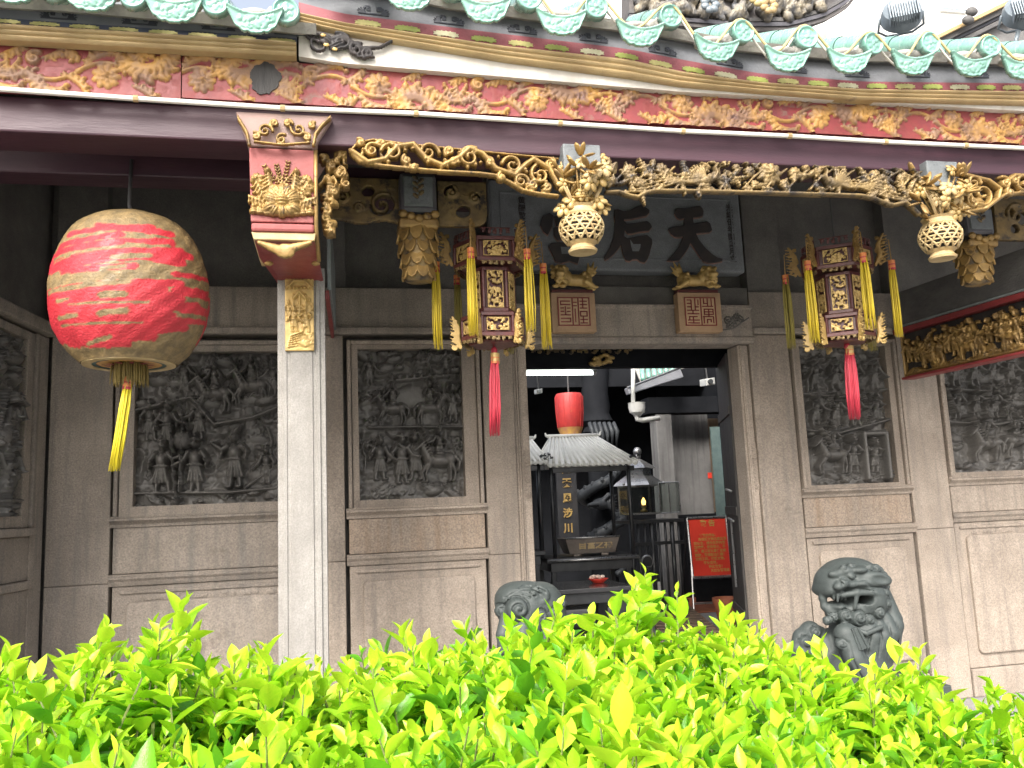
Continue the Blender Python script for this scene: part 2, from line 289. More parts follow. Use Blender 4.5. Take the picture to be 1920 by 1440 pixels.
# ------------------------------------------------------------ carved relief engine (height field -> real mesh)
class HF:
    def __init__(s, w, h, res):
        s.w, s.hh, s.res = w, h, res; s.nx = int(round(w/res))+1; s.ny = int(round(h/res))+1
        s.u = np.linspace(0, w, s.nx); s.v = np.linspace(0, h, s.ny)
        s.h = np.zeros((s.ny, s.nx)); s.m = np.zeros((s.ny, s.nx))
    def _win(s, u, v, r):
        dx, dy = s.w/(s.nx-1), s.hh/(s.ny-1)
        i0, i1 = max(0, int((u-r)/dx)), min(s.nx, int((u+r)/dx)+2); j0, j1 = max(0, int((v-r)/dy)), min(s.ny, int((v+r)/dy)+2)
        if i0 >= i1 or j0 >= j1: return None
        return slice(j0, j1), slice(i0, i1)
    def bump(s, u, v, ru, rv, amp, rot=0, base=0, p=.5, groove=0, gn=5, mode='max'):
        wn = s._win(u, v, max(ru, rv))
        if wn is None: return
        U = s.u[wn[1]][None, :]-u; V = s.v[wn[0]][:, None]-v; c, q = math.cos(rot), math.sin(rot)
        a, b = (U*c+V*q)/ru, (-U*q+V*c)/rv; d = a*a+b*b; k = d < 1
        val = base+amp*np.clip(1-d, 0, 1)**p
        if groove: val = val*(1-groove*(.5+.5*np.cos(b*gn*math.pi)))
        H = s.h[wn]
        H[k] = np.maximum(H[k], val[k]) if mode == 'max' else H[k]+val[k]*(1 if mode == 'add' else -1)
        s.m[wn][k] = 1
    def path(s, pts, r, amp, base=0, p=.5):
        N = len(pts); rr = r if hasattr(r, '__len__') else [r]*N; aa = amp if hasattr(amp, '__len__') else [amp]*N
        for i in range(N-1):
            (a, b), (c, d) = pts[i], pts[i+1]; L = math.hypot(c-a, d-b); st = max(1, int(L/max(s.res*.8, min(rr[i], rr[i+1])*.5)))
            for k in range(st+(i == N-2)):
                t = k/st; s.bump(a+(c-a)*t, b+(d-b)*t, max(s.res, rr[i]+(rr[i+1]-rr[i])*t), max(s.res, rr[i]+(rr[i+1]-rr[i])*t), aa[i]+(aa[i+1]-aa[i])*t, base=base, p=p)
    def cut(s, u, v, ru, rv, rot=0):
        wn = s._win(u, v, max(ru, rv))
        if wn is None: return
        U = s.u[wn[1]][None, :]-u; V = s.v[wn[0]][:, None]-v; c, q = math.cos(rot), math.sin(rot)
        k = ((U*c+V*q)/ru)**2+((-U*q+V*c)/rv)**2 < 1; s.h[wn][k] = 0; s.m[wn][k] = 0
    def rough(s, a, f=1): s.h += a*smooth_noise(s.ny, s.nx, f)
    def mesh(s, name, m, parent, O, u, v, n, openwork=False, back=.01, paint=False, smooth=True, local=False, warp=None):
        O, u, v, n = (np.array(q, float) for q in (O, u, v, n)); nx, ny = s.nx, s.ny
        UU, VV = np.meshgrid(s.u, s.v)
        if warp: OU, OV, ON = warp(UU, VV)
        else: OU, OV, ON = UU, VV, 0
        pos = lambda h: (O+OU[..., None]*u+OV[..., None]*v+(h+ON)[..., None]*n).reshape(-1, 3)
        I = np.arange(nx*ny).reshape(ny, nx); q = np.stack([I[:-1, :-1], I[:-1, 1:], I[1:, 1:], I[1:, :-1]], -1)
        if np.cross(u, v)@n < 0: q = q[..., ::-1]
        if not openwork: return mesh_np(name, pos(s.h), q.reshape(-1, 4), m, parent, local, smooth, s.m.ravel() if paint else None)
        k = s.h > .0005; fk = (k[:-1, :-1].astype(int)+k[:-1, 1:]+k[1:, 1:]+k[1:, :-1]) >= 3
        front = q[fk]; nv = nx*ny; rear = front[:, ::-1]+nv
        E = np.concatenate([np.stack([front[:, i], front[:, (i+1) % 4]], 1) for i in range(4)])
        key = E[:, 0].astype(np.int64)*nv+E[:, 1]; rk = E[:, 1].astype(np.int64)*nv+E[:, 0]
        bd = E[~np.isin(key, rk)]; side = np.stack([bd[:, 1], bd[:, 0], bd[:, 0]+nv, bd[:, 1]+nv], 1)
        Fc = np.concatenate([front, rear, side]); V = np.concatenate([pos(np.maximum(s.h, .002)), pos(np.full_like(s.h, -back))])
        used, inv = np.unique(Fc, return_inverse=True)
        return mesh_np(name, V[used], inv.reshape(-1, 4), m, parent, local, smooth, np.concatenate([s.m.ravel(), s.m.ravel()])[used] if paint else None)
def smooth_noise(ny, nx, f):
    gy, gx = max(3, int(ny/f)+2), max(3, int(nx/f)+2); g = RNG.random((gy, gx))-.5
    y = np.linspace(0, gy-1.001, ny); x = np.linspace(0, gx-1.001, nx); j, i = y.astype(int), x.astype(int)
    fy, fx = (y-j)[:, None], (x-i)[None, :]; fy, fx = fy*fy*(3-2*fy), fx*fx*(3-2*fx); J, Iq = j[:, None], i[None, :]
    return g[J, Iq]*(1-fy)*(1-fx)+g[J, Iq+1]*(1-fy)*fx+g[J+1, Iq]*fy*(1-fx)+g[J+1, Iq+1]*fy*fx
def spiral(hf, u, v, r, a0, turns=1.4, dr=1, w0=.012, w1=.006, amp=.02, bead=True, base=0):
    N = int(16*turns)+4; pts = []
    for i in range(N):
        t = i/(N-1); a = a0+dr*2*math.pi*turns*t; q = r*(1-.82*t**.8); pts.append((u+q*math.cos(a), v+q*math.sin(a)))
    hf.path(pts, [w0+(w1-w0)*i/(N-1) for i in range(N)], amp, base=base)
    if bead: hf.bump(*pts[-1], w1*1.7, w1*1.7, amp*1.25, base=base)
def acanthus(hf, u, v, L, a0, bend, wid, amp, n=7, base=0):
    "curling leaf with lobed edge and veins"
    pts = []; x, y, a = u, v, a0
    for i in range(n*2+1):
        pts.append((x, y, a)); x += L/(n*2)*math.cos(a); y += L/(n*2)*math.sin(a); a += bend/(n*2)
    for i, (x, y, a) in enumerate(pts):
        t = i/(n*2); wd = wid*(.35+.65*math.sin(math.pi*min(1, .12+t*.95))**.8)
        for sd in (-1, 1):
            hf.bump(x+math.cos(a+sd*1.1)*wd*.55, y+math.sin(a+sd*1.1)*wd*.55, wd*.72, wd*.3, amp*(.75+.25*(i % 2)), rot=a+sd*.8, base=base, p=.45)
    hf.path([(p[0], p[1]) for p in pts], [wid*.16*(1-.6*i/(2*n)) for i in range(2*n+1)], amp*1.15, base=base)
    return pts[-1]
def peony(hf, u, v, r, amp, base=0, rings=3):
    for k in range(rings):
        q = r*(1-.3*k); n = 9-2*k
        for i in range(n):
            a = 2*math.pi*i/n+k*.4; hf.bump(u+math.cos(a)*q*.62, v+math.sin(a)*q*.62, q*.42, q*.3, amp*(.55+.22*k), rot=a, base=base, p=.5, groove=.18, gn=3)
    hf.bump(u, v, r*.25, r*.25, amp*1.15, base=base)
def phoenix(hf, u, v, s, d):
    A = .03
    for i in range(9):      # wing feathers
        L = s*(.62-.03*abs(i-3))
        hf.path([(u-d*s*.05, v), (u-d*s*.05-d*L*math.cos(R_(85-9*i))*1.1, v+L*math.sin(R_(85-9*i))*.8)], [s*.05, s*.018], [A, A*.7])
    for i in range(7):      # tail
        e = s*(1.3+.18*i); pts = [(u-d*s*.2, v-s*.05)]
        for k in range(1, 9): t = k/8; pts.append((u-d*(s*.2+e*t), v-s*.05+s*(.34-.13*i)*t+s*.06*math.sin(t*7+i)))
        hf.path(pts, s*.035, A*.8)
        for k in range(2, 9): hf.bump(pts[k][0], pts[k][1]+s*.03, s*.06, s*.03, A*.8, rot=.7*d)
    hf.bump(u, v, s*.27, s*.14, A*1.4, rot=d*.25, groove=.25, gn=6)
    hf.path([(u+d*s*.2, v+s*.03), (u+d*s*.3, v+s*.2), (u+d*s*.24, v+s*.36), (u+d*s*.3, v+s*.44)], [s*.085, s*.055, s*.045, s*.05], A*1.3)
    hf.bump(u+d*s*.32, v+s*.46, s*.075, s*.06, A*1.5); hf.path([(u+d*s*.36, v+s*.46), (u+d*s*.46, v+s*.43)], [s*.03, s*.01], A)
    for k in range(3): hf.path([(u+d*s*.28, v+s*.5), (u+d*s*(.2-.08*k), v+s*(.6-.04*k))], [s*.025, s*.015], A)
def person(hf, u, v, s, d=1, amp=.06, arm=None, weapon=None, hat=0, base=0, seated=False):
    r = random; B = base
    if not seated:
        for q in (-1, 1):
            k = r.uniform(.04, .11); hf.path([(u+q*.04*s, v+.4*s), (u+q*k*s, v+.2*s), (u+q*(k+.02)*s, v+.04*s)], [.075*s, .06*s, .045*s], amp*.75, base=B)
            hf.bump(u+q*(k+.02)*s+d*.03*s, v+.03*s, .07*s, .035*s, amp*.8, base=B)
    sw = r.uniform(-.03, .03)*s       # robe skirt with hem folds
    for k in range(5):
        o = (k-2)*.045*s; hf.path([(u+o*.5, v+.55*s), (u+o*1.25+sw, v+.2*s)], [.04*s, .035*s], [amp*1.0, amp*(.8+.12*(k % 2))], base=B)
    hf.bump(u, v+.58*s, .125*s, .17*s, amp*1.15, base=B); hf.path([(u-.11*s, v+.47*s), (u+.11*s, v+.47*s)], .022*s, amp*1.25, base=B)
    hf.bump(u+d*.01*s, v+.83*s, .075*s, .09*s, amp*1.4, base=B)
    hf.bump(u+d*.05*s, v+.82*s, .025*s, .022*s, amp*1.5, base=B)
    if hat == 0: hf.bump(u, v+.905*s, .085*s, .05*s, amp*1.35, base=B); hf.bump(u, v+.965*s, .03*s, .035*s, amp*1.2, base=B)
    elif hat == 1: hf.path([(u-.1*s, v+.89*s), (u+.1*s, v+.89*s)], .025*s, amp*1.45, base=B); hf.bump(u, v+.93*s, .07*s, .06*s, amp*1.3, base=B)
    else: hf.path([(u, v+.9*s), (u-d*.1*s, v+1.02*s)], [.05*s, .02*s], amp*1.2, base=B)
    for q in (-1, 1):
        a = (arm if arm is not None else r.uniform(-.9, .5))*(1 if q == d else .5)
        ex, ey = u+q*.19*s, v+.56*s+.08*s*math.sin(a); hx, hy = ex+q*.06*s+d*.08*s, ey+.16*s*math.sin(a)-.01
        hf.path([(u+q*.11*s, v+.68*s), (ex, ey), (hx, hy)], [.065*s, .055*s, .045*s], [amp*1.1, amp*1.2, amp*1.35], base=B)
        hf.bump(hx, hy, .04*s, .04*s, amp*1.5, base=B); hf.path([(ex, ey), (ex-.01, ey-.13*s)], [.045*s, .02*s], amp*.95, base=B)
        if q == d and weapon: hf.path([(hx-d*weapon[0]*s*.5, hy-weapon[1]*s*.5), (hx+d*weapon[0]*s*.5, hy+weapon[1]*s*.5)], .016*s, amp*1.45, base=B); hf.bump(hx+d*weapon[0]*s*.5, hy+weapon[1]*s*.5, .03*s, .06*s, amp*1.4, base=B)
def horse(hf, u, v, s, d=1, amp=.06, rider=True, base=0):
    hf.bump(u, v+.42*s, .30*s, .15*s, amp*1.25, rot=.06*d, base=base); hf.bump(u-d*.2*s, v+.44*s, .15*s, .15*s, amp*1.3, base=base); hf.bump(u+d*.2*s, v+.43*s, .13*s, .15*s, amp*1.3, base=base)
    hf.path([(u+d*.24*s, v+.5*s), (u+d*.36*s, v+.72*s)], [.12*s, .075*s], amp*1.25, base=base)
    hf.path([(u+d*.35*s, v+.75*s), (u+d*.5*s, v+.62*s)], [.075*s, .045*s], amp*1.35, base=base); hf.bump(u+d*.33*s, v+.82*s, .02*s, .05*s, amp*1.2, base=base)
    for k in range(5): hf.bump(u+d*(.2+.03*k)*s, v+(.56+.055*k)*s, .06*s, .035*s, amp*1.4, rot=-d*.7, base=base)
    for q, b in ((.22, .1), (.26, .16), (-.2, -.03), (-.25, -.1)):
        hf.path([(u+d*q*s, v+.34*s), (u+d*(q+b*.6)*s, v+.18*s), (u+d*(q+b*.35)*s, v+.02*s)], [.06*s, .036*s, .03*s], [amp*1.1, amp*.9, amp*.85], base=base)
        hf.bump(u+d*(q+b*.35+.02)*s, v+.015*s, .04*s, .025*s, amp*.9, base=base)
    hf.path([(u-d*.3*s, v+.5*s), (u-d*.4*s, v+.38*s), (u-d*.37*s, v+.2*s)], [.045*s, .05*s, .02*s], amp, base=base)
    hf.bump(u, v+.55*s, .13*s, .06*s, amp*1.45, base=base)
    if rider: person(hf, u, v+.4*s, s*.72, d, amp*1.1, weapon=(random.uniform(-.3, .6), random.uniform(.5, 1)), hat=random.randint(0, 2), base=base, seated=True)
def rocks(hf, u0, u1, v0, v1, n, amp, base=0):
    for i in range(n):
        u, v = random.uniform(u0, u1), random.uniform(v0, v1); r = random.uniform(.03, .075)
        hf.bump(u, v, r*1.5, r*.8, amp*random.uniform(.5, 1), rot=random.uniform(-.6, .6), base=base, p=.35)
        for k in range(3): a = math.pi*(.2+.3*k); hf.path([(u+math.cos(a)*r*1.1, v+math.sin(a)*r*.5), (u+math.cos(a+.3)*r*.6, v+math.sin(a+.3)*r*.25)], .007, amp*1.05, base=base)
def tree_relief(hf, u, v, s, amp, base=0):
    hf.path([(u, v), (u+.03*s, v+.35*s), (u-.05*s, v+.6*s)], [.05*s, .04*s, .025*s], amp, base=base)
    for i in range(26):
        a, q = random.uniform(0, 6.28), random.uniform(0, .3)*s; hf.bump(u+math.cos(a)*q*1.2, v+.72*s+math.sin(a)*q*.7, .085*s, .05*s, amp*random.uniform(.7, 1.2), rot=a, base=base, groove=.3, gn=3)
def clouds(hf, u0, u1, v0, v1, n, amp, base=0):
    for i in range(n):
        u, v = random.uniform(u0, u1), random.uniform(v0, v1); r = random.uniform(.018, .035); spiral(hf, u, v, r, random.uniform(0, 6), 1.2, random.choice((-1, 1)), .009, .006, amp, base=base)

# ------------------------------------------------------------ implicit sculpting (signed distance field -> surface nets)
class SDF:
    def __init__(s, lo, hi, h):
        s.lo = np.array(lo, float); s.h = h; n = np.ceil((np.array(hi)-s.lo)/h).astype(int)+1
        s.x, s.y, s.z = np.meshgrid(*[s.lo[i]+h*np.arange(n[i]) for i in range(3)], indexing='ij'); s.d = np.full(tuple(n), 9.0)
    def _w(s, lo, hi):
        n = s.d.shape; a = [max(0, int((lo[q]-s.lo[q])/s.h)-1) for q in range(3)]; b = [min(n[q], int((hi[q]-s.lo[q])/s.h)+3) for q in range(3)]
        return tuple(slice(a[q], max(a[q], b[q])) for q in range(3))
    def _ell(s, c, r, rot=None):
        r = np.array(r if hasattr(r, '__len__') else (r,)*3, float); m = (r if rot is None else np.full(3, r.max()))+.035; w = s._w(np.array(c)-m, np.array(c)+m)
        p = np.stack([s.x[w]-c[0], s.y[w]-c[1], s.z[w]-c[2]], -1)
        if rot is not None: p = p @ np.array(Matrix.Rotation(rot[1], 3, rot[0]))
        k = np.sqrt(((p/r)**2).sum(-1)); return w, (k-1)*r.min()
    def _cap(s, a, b, ra, rb):
        a, b = np.array(a, float), np.array(b, float); m = max(ra, rb)+.035; w = s._w(np.minimum(a, b)-m, np.maximum(a, b)+m); ab = b-a; p = np.stack([s.x[w]-a[0], s.y[w]-a[1], s.z[w]-a[2]], -1)
        t = np.clip((p@ab)/(ab@ab+1e-12), 0, 1); return w, np.sqrt(((p-t[..., None]*ab)**2).sum(-1))-(ra+(rb-ra)*t)
    def join(s, wd, k=.02):
        w, d = wd; D = s.d[w]
        if k <= 0: s.d[w] = np.minimum(D, d)
        else: hh = np.clip(.5+.5*(D-d)/k, 0, 1); s.d[w] = D*(1-hh)+d*hh-k*hh*(1-hh)
    def ell(s, c, r, k=.02, rot=None): s.join(s._ell(c, r, rot), k)
    def cap(s, a, b, ra, rb=None, k=.02): s.join(s._cap(a, b, ra, rb if rb is not None else ra), k)
    def chain(s, pts, rs, k=.015):
        for i in range(len(pts)-1): s.cap(pts[i], pts[i+1], rs[i], rs[i+1], k)
    def sub(s, wd, k=.008): w, d = wd; D = s.d[w]; hh = np.clip(.5-.5*(D+d)/k, 0, 1); s.d[w] = D*(1-hh)-d*hh+k*hh*(1-hh)
    def curl(s, c, r, ax='y', k=.006):
        "a boss with a spiral groove, facing along ax"
        c = np.array(c, float); s.ell(c, r, k); w = s._w(c-r*1.4, c+r*1.4); p = [s.x[w]-c[0], s.y[w]-c[1], s.z[w]-c[2]]
        a, b = (p[0], p[2]); q = np.sqrt(a*a+b*b); th = np.arctan2(b, a); g = (q/r*1.9-th/(2*math.pi)) % 1
        m = np.abs(np.sqrt(p[0]**2+p[1]**2+p[2]**2)-r) < r*.5; s.d[w] = np.where(m, s.d[w]+r*.2*np.exp(-((g-.5)/.18)**2)*(q < r), s.d[w])
    def front(s, c, up=0):
        "the point of the current surface straight in front (-y) of c"
        i = int(round((c[0]-s.lo[0])/s.h)); k = int(round((c[2]-s.lo[2])/s.h)); i = min(max(i, 0), s.d.shape[0]-1); k = min(max(k, 0), s.d.shape[2]-1)
        j = np.argmax(s.d[i, :, k] < 0); return np.array([c[0], s.lo[1]+s.h*j, c[2]]) if s.d[i, j, k] < 0 else np.array(c, float)
    def mesh(s, name, m, parent, xf=None, local=False):
        d = s.d; nx, ny, nz = d.shape; ins = d < 0
        cs = [(i, j, k) for i in (0, 1) for j in (0, 1) for k in (0, 1)]; sl = lambda c: tuple(slice(c[a], d.shape[a]-1+c[a]) for a in range(3))
        cnt = sum(ins[sl(c)].astype(int) for c in cs); act = (cnt > 0) & (cnt < 8); idx = np.full(act.shape, -1); A = np.argwhere(act); idx[act] = np.arange(len(A))
        acc = np.zeros((len(A), 3)); num = np.zeros(len(A))
        for c in cs:
            for ax in range(3):
                if c[ax]: continue
                e = list(c); e[ax] = 1; va = d[sl(c)][act]; vb = d[sl(tuple(e))][act]; x = (va < 0) != (vb < 0); t = np.where(x, va/np.where(x, va-vb, 1), 0)
                pt = np.array(c, float)[None, :]+np.zeros((len(A), 3)); pt[:, ax] += t; acc[x] += pt[x]; num[x] += 1
        V = s.lo+s.h*(A+acc/num[:, None]); Q = []
        for ax in range(3):
            b, c = (ax+1) % 3, (ax+2) % 3
            s0 = [slice(None)]*3; s0[ax] = slice(0, -1); s1 = [slice(None)]*3; s1[ax] = slice(1, None)
            f = ins[tuple(s0)] != ins[tuple(s1)]; W_ = np.argwhere(f); W_ = W_[(W_[:, b] > 0) & (W_[:, c] > 0) & (W_[:, b] < d.shape[b]-1) & (W_[:, c] < d.shape[c]-1)]
            o = []
            for db, dc in ((1, 1), (0, 1), (0, 0), (1, 0)):
                g = W_.copy(); g[:, b] -= db; g[:, c] -= dc; o.append(idx[g[:, 0], g[:, 1], g[:, 2]])
            q = np.stack(o, 1); fl = ~ins[W_[:, 0], W_[:, 1], W_[:, 2]]; q[fl] = q[fl][:, ::-1]; Q.append(q)
        if xf is not None: V = xf(V)
        return mesh_np(name, V, np.concatenate(Q), m, parent, local, True)
# ------------------------------------------------------------ setting: street, porch floor
W, YC, YF, YE = 6.8, 5.2, 4.45, 4.15        # wall, column, fascia and eave planes
FZ, PF, SZ = .2, -.25, -.4       # inner floor, porch floor, street level
def struct(name, mb, m, **k):
    o = mb.build(name, m, **k); o['kind'] = 'structure'; return o
struct('street', MB().add([(-1500, -1500, SZ), (1500, -1500, SZ), (1500, 1500, SZ), (-1500, 1500, SZ)], [(0, 1, 2, 3)]), 'street')
struct('porch_floor', MB().box((-2.9, 4.7, SZ+.004), (7.8, 7.0, PF)), 'floor_stone', bevel=.01)
struct("door_step", MB().box((1.4, 6.55, PF+.002), (3.65, 7.203, FZ-.002)), "floor_stone", bevel=.01)
# ------------------------------------------------------------ facade wall
wall = thing('temple_wall', 'brown granite temple wall with carved panels around the doorway', 'wall', (2.47, W, PF))
mb = MB()
mb.box((-2.6, 6.95, PF), (1.5, 7.0, 4.7)); mb.box((3.50, 6.95, PF), (7.9, 7.0, 4.7)); mb.box((1.5, 6.95, 2.95), (3.5, 7.0, 4.7)); mb.build('wall_core', 'granite_soot_shade', wall)
for i, (a, b, m, j) in enumerate(((-2.05, -1.62, 'granite_grey', 1.13), (-.22, .07, 'granite', 1.2), (1.185, 1.44, 'granite', 1.19), (3.575, 3.95, 'granite', None), (5.03, 5.41, 'granite', 1.21), (6.92, 7.3, 'granite', None))):
    zz = [PF, j, 2.97] if j else [PF, 2.97]
    for q in range(len(zz)-1): box('pilaster_block', (a, 6.79+.004*(i % 2), zz[q]+.003), (b, 6.96, zz[q+1]), m, wall, bevel=.006)
def ledge(a, b, z, deep=.05, m='granite'):
    pr = [(.1, -.02), (-.005, -.02), (-.012, .0), (-deep*.5, .012), (-deep, .03), (-deep, .045), (-.02, .052), (-.02, .062), (.1, .062)]
    MB().sweep(pr, (a, W, z), (b, W, z)).build('ledge', m, wall)
panels = [(-1.60, -.24, -1.47, -.34, 1.68, 2.845, 1.55, 1.13, 'granite_grey', 'granite_grey'), (.10, 1.165, .185, 1.02, 1.66, 2.86, 1.54, 1.185, 'granite', 'granite_brown'),
          (3.97, 5.01, 4.055, 4.915, 1.635, 2.87, 1.55, 1.21, 'granite', 'granite_brown'), (5.43, 6.9, 5.5, 6.82, 1.70, 2.87, 1.60, 1.275, 'granite', 'granite')]
def carve(hf, kind):
    W_, H_ = hf.w, hf.hh; hf.h += .008; hf.rough(.02, 14); hf.h += .018*(1-np.minimum(1, 3.2*np.abs(smooth_noise(hf.ny, hf.nx, 17))))*(smooth_noise(hf.ny, hf.nx, 40)+.6); hf.h += .013*np.abs(smooth_noise(hf.ny, hf.nx, 6)); rocks(hf, 0, W_, 0, H_, int(W_*H_*26), .02); clouds(hf, 0, W_, .1*H_, H_, int(W_*H_*10), .022)
    if kind == 0:       # two tiers of warriors on a winding rocky road
        hf.path([(0, .62*H_), (.35*W_, .7*H_), (.5*W_, .52*H_), (.75*W_, .56*H_), (W_, .66*H_)], .02, .06); rocks(hf, 0, W_, .66*H_, .98*H_, 34, .05); clouds(hf, 0, W_, .84*H_, .98*H_, 14, .05)
        rocks(hf, .55*W_, W_, .1*H_, .5*H_, 10, .035); rocks(hf, 0, W_, 0, .08*H_, 16, .04); tree_relief(hf, .86*W_, .3*H_, .38, .04)
        horse(hf, .5*W_, .6*H_, 0.354, -1, .055); horse(hf, .74*W_, .65*H_, 0.354, -1, .055); person(hf, .88*W_, .7*H_, 0.307, -1, .05, weapon=(.2, 1)); person(hf, .3*W_, .74*H_, 0.283, 1, .045)
        person(hf, .2*W_, .36*H_, 0.401, 1, .06, hat=1); hf.bump(.3*W_, .42*H_, .075, .075, .085, p=.25); person(hf, .09*W_, .42*H_, 0.330, 1, .05); person(hf, .4*W_, .42*H_, 0.330, -1, .05, weapon=(.3, .9))
        person(hf, .17*W_, .08*H_, 0.437, 1, .065, weapon=(.04, 1.2)); person(hf, .38*W_, .08*H_, 0.448, -1, .065, weapon=(.1, 1.3)); person(hf, .63*W_, .1*H_, 0.472, -1, .065, arm=.9, hat=2)
        hf.bump(.82*W_, .2*H_, .13, .1, .05, rot=.5, p=.3); person(hf, .84*W_, .12*H_, 0.307, -1, .07); hf.path([(.7*W_, .1*H_), (W_, .3*H_)], .014, .06); hf.path([(0, .09*H_), (.6*W_, .075*H_), (W_, .1*H_)], .016, .05)
    elif kind == 1:     # castle, riders and a procession
        hf.bump(.55*W_, .68*H_, .2, .1, .03, p=.15); hf.path([(.3*W_, .79*H_), (.86*W_, .82*H_)], .022, .045)
        for k in range(8): hf.bump((.33+.07*k)*W_, .82*H_, .018, .022, .05, p=.2)
        rocks(hf, 0, W_, .84*H_, .99*H_, 16, .05); horse(hf, .62*W_, .84*H_, 0.201, 1, .05); person(hf, .12*W_, .76*H_, 0.260, 1, .05); person(hf, .85*W_, .84*H_, 0.201, -1, .045)
        clouds(hf, .65*W_, W_, .62*H_, .8*H_, 7, .045); rocks(hf, 0, .25*W_, .5*H_, .72*H_, 9, .045)
        horse(hf, .33*W_, .49*H_, 0.319, -1, .06); horse(hf, .68*W_, .49*H_, 0.319, 1, .06); person(hf, .9*W_, .5*H_, 0.330, -1, .055, weapon=(.3, 1)); hf.path([(.1*W_, .48*H_), (W_, .47*H_)], .014, .055)
        person(hf, .2*W_, .13*H_, 0.378, 1, .06); person(hf, .4*W_, .1*H_, 0.425, 1, .065, hat=1); person(hf, .53*W_, .12*H_, 0.413, -1, .06, arm=.8); horse(hf, .76*W_, .11*H_, 0.401, -1, .065)
        rocks(hf, 0, W_, 0, .09*H_, 14, .035); tree_relief(hf, .93*W_, .18*H_, .3, .04); tree_relief(hf, .06*W_, .2*H_, .3, .04); rocks(hf, .3*W_, .9*W_, .36*H_, .45*H_, 8, .03)
    else:
        hf.path([(0, .66*H_), (.45*W_, .63*H_), (W_, .68*H_)], .018, .055); hf.path([(0, .4*H_), (.4*W_, .37*H_), (W_, .46*H_)], .02, .055)
        rocks(hf, 0, W_, .7*H_, .98*H_, 14, .045); rocks(hf, 0, W_, .42*H_, .6*H_, 10, .045); tree_relief(hf, .1*W_, .66*H_, .3, .045); tree_relief(hf, .9*W_, .66*H_, .3, .045)
        x = .2
        while x < W_/.86-.1:
            person(hf, x*.86, .68*H_, 0.307, random.choice((-1, 1)), .055, hat=random.randint(0, 2)); person(hf, x*.86-.03, .42*H_, 0.307, random.choice((-1, 1)), .06, weapon=(.3, .9), hat=random.randint(0, 2)); x += .23
        q = .78*W_; hf.path([(q-.11, .04*H_), (q-.11, .36*H_), (q+.11, .36*H_), (q+.11, .04*H_)], .026, .075, p=.2); person(hf, q, .08*H_, 0.319, -1, .06, arm=.8); person(hf, q-.22, .08*H_, 0.354, -1, .065)
        horse(hf, .3*W_, .08*H_, 0.401, -1, .065); rocks(hf, 0, W_, 0, .08*H_, 14, .045); clouds(hf, 0, W_, .85*H_, .98*H_, 8, .04); rocks(hf, 0, .3*W_, .2*H_, .38*H_, 5, .04)
        if W_ > 1: horse(hf, .58*W_, .4*H_, 0.354, 1, .06); horse(hf, .55*W_, .1*H_, 0.378, 1, .06)
    rocks(hf, 0, W_, 0, H_, 10, .02)
for k, (x0, x1, r0, r1, b0, b1, zl, zl2, m, mband) in enumerate(panels):
    y0 = W-.03; fr = .03
    # moulded outer frame of the upper panel
    for a, b in (((x0, y0, zl+.06), (x0+fr, 6.96, 2.93)), ((x1-fr, y0, zl+.06), (x1, 6.96, 2.93)), ((x0+fr, y0+.002, 2.895), (x1-fr, 6.96, 2.928))): box('panel_moulding', a, b, m, wall, bevel=.009)
    g = .006
    MB().box((x0+fr+g, W, zl+.062), (r0, 6.96, 2.893)).box((r1, W, zl+.062), (x1-fr-g, 6.96, 2.893)).box((r0, W, zl+.062), (r1, 6.96, b0)).box((r0, W, b1), (r1, 6.96, 2.893)).build('panel_surround', m, wall)
    hf = HF(r1-r0+.01, b1-b0+.01, .0062); carve(hf, k); hf.h *= 2.1; hf.mesh('relief_carving', 'relief_stone', wall, (r0-.005, W+.135, b0-.005), (1, 0, 0), (0, 0, 1), (0, -1, 0))
    ledge(x0-.02, x1+.02, zl, m=m)
    box('stone_band', (x0, W+.005, zl2+.065), (x1, 6.96, zl-.022), mband, wall, bevel=.006)
    ledge(x0-.02, x1+.02, zl2, deep=.03, m=m)
    box('plinth_panel', (x0, W+.012, -.01), (x1, 6.96, zl2-.022), m, wall, bevel=.008); box('base_course', (x0, W-.012, PF), (x1, 6.96, -.014), m, wall, bevel=.01)
    a, b, c, d = x0+.1, x1-.1, .11, zl2-.14; r = .045; po = []
    for (cx, cz, a0) in ((b-r, d-r, 0), (a+r, d-r, 90), (a+r, c+r, 180), (b-r, c+r, 270)): po += [(cx+r*math.cos(R_(a0+15*i)), cz+r*math.sin(R_(a0+15*i))) for i in range(7)]
    MB().prism(po, (0, W+.012, 0), (1, 0, 0), (0, 0, 1), (0, -1, 0), -.01, .028).build('raised_field', m, wall, bevel=.011)
    MB().box((a-.05, W-.006, d+.06), (b+.05, W+.03, d+.085)).build('plinth_line', m, wall, bevel=.006)
    if k in (0, 3):
        hf = HF(b-a-.1, .05, .006); clouds(hf, .02, b-a-.12, .012, .035, 26, .008); hf.mesh('cloud_frieze', m, wall, (a+.05, W+.0115, d+.008), (1, 0, 0), (0, 0, 1), (0, -1, 0))
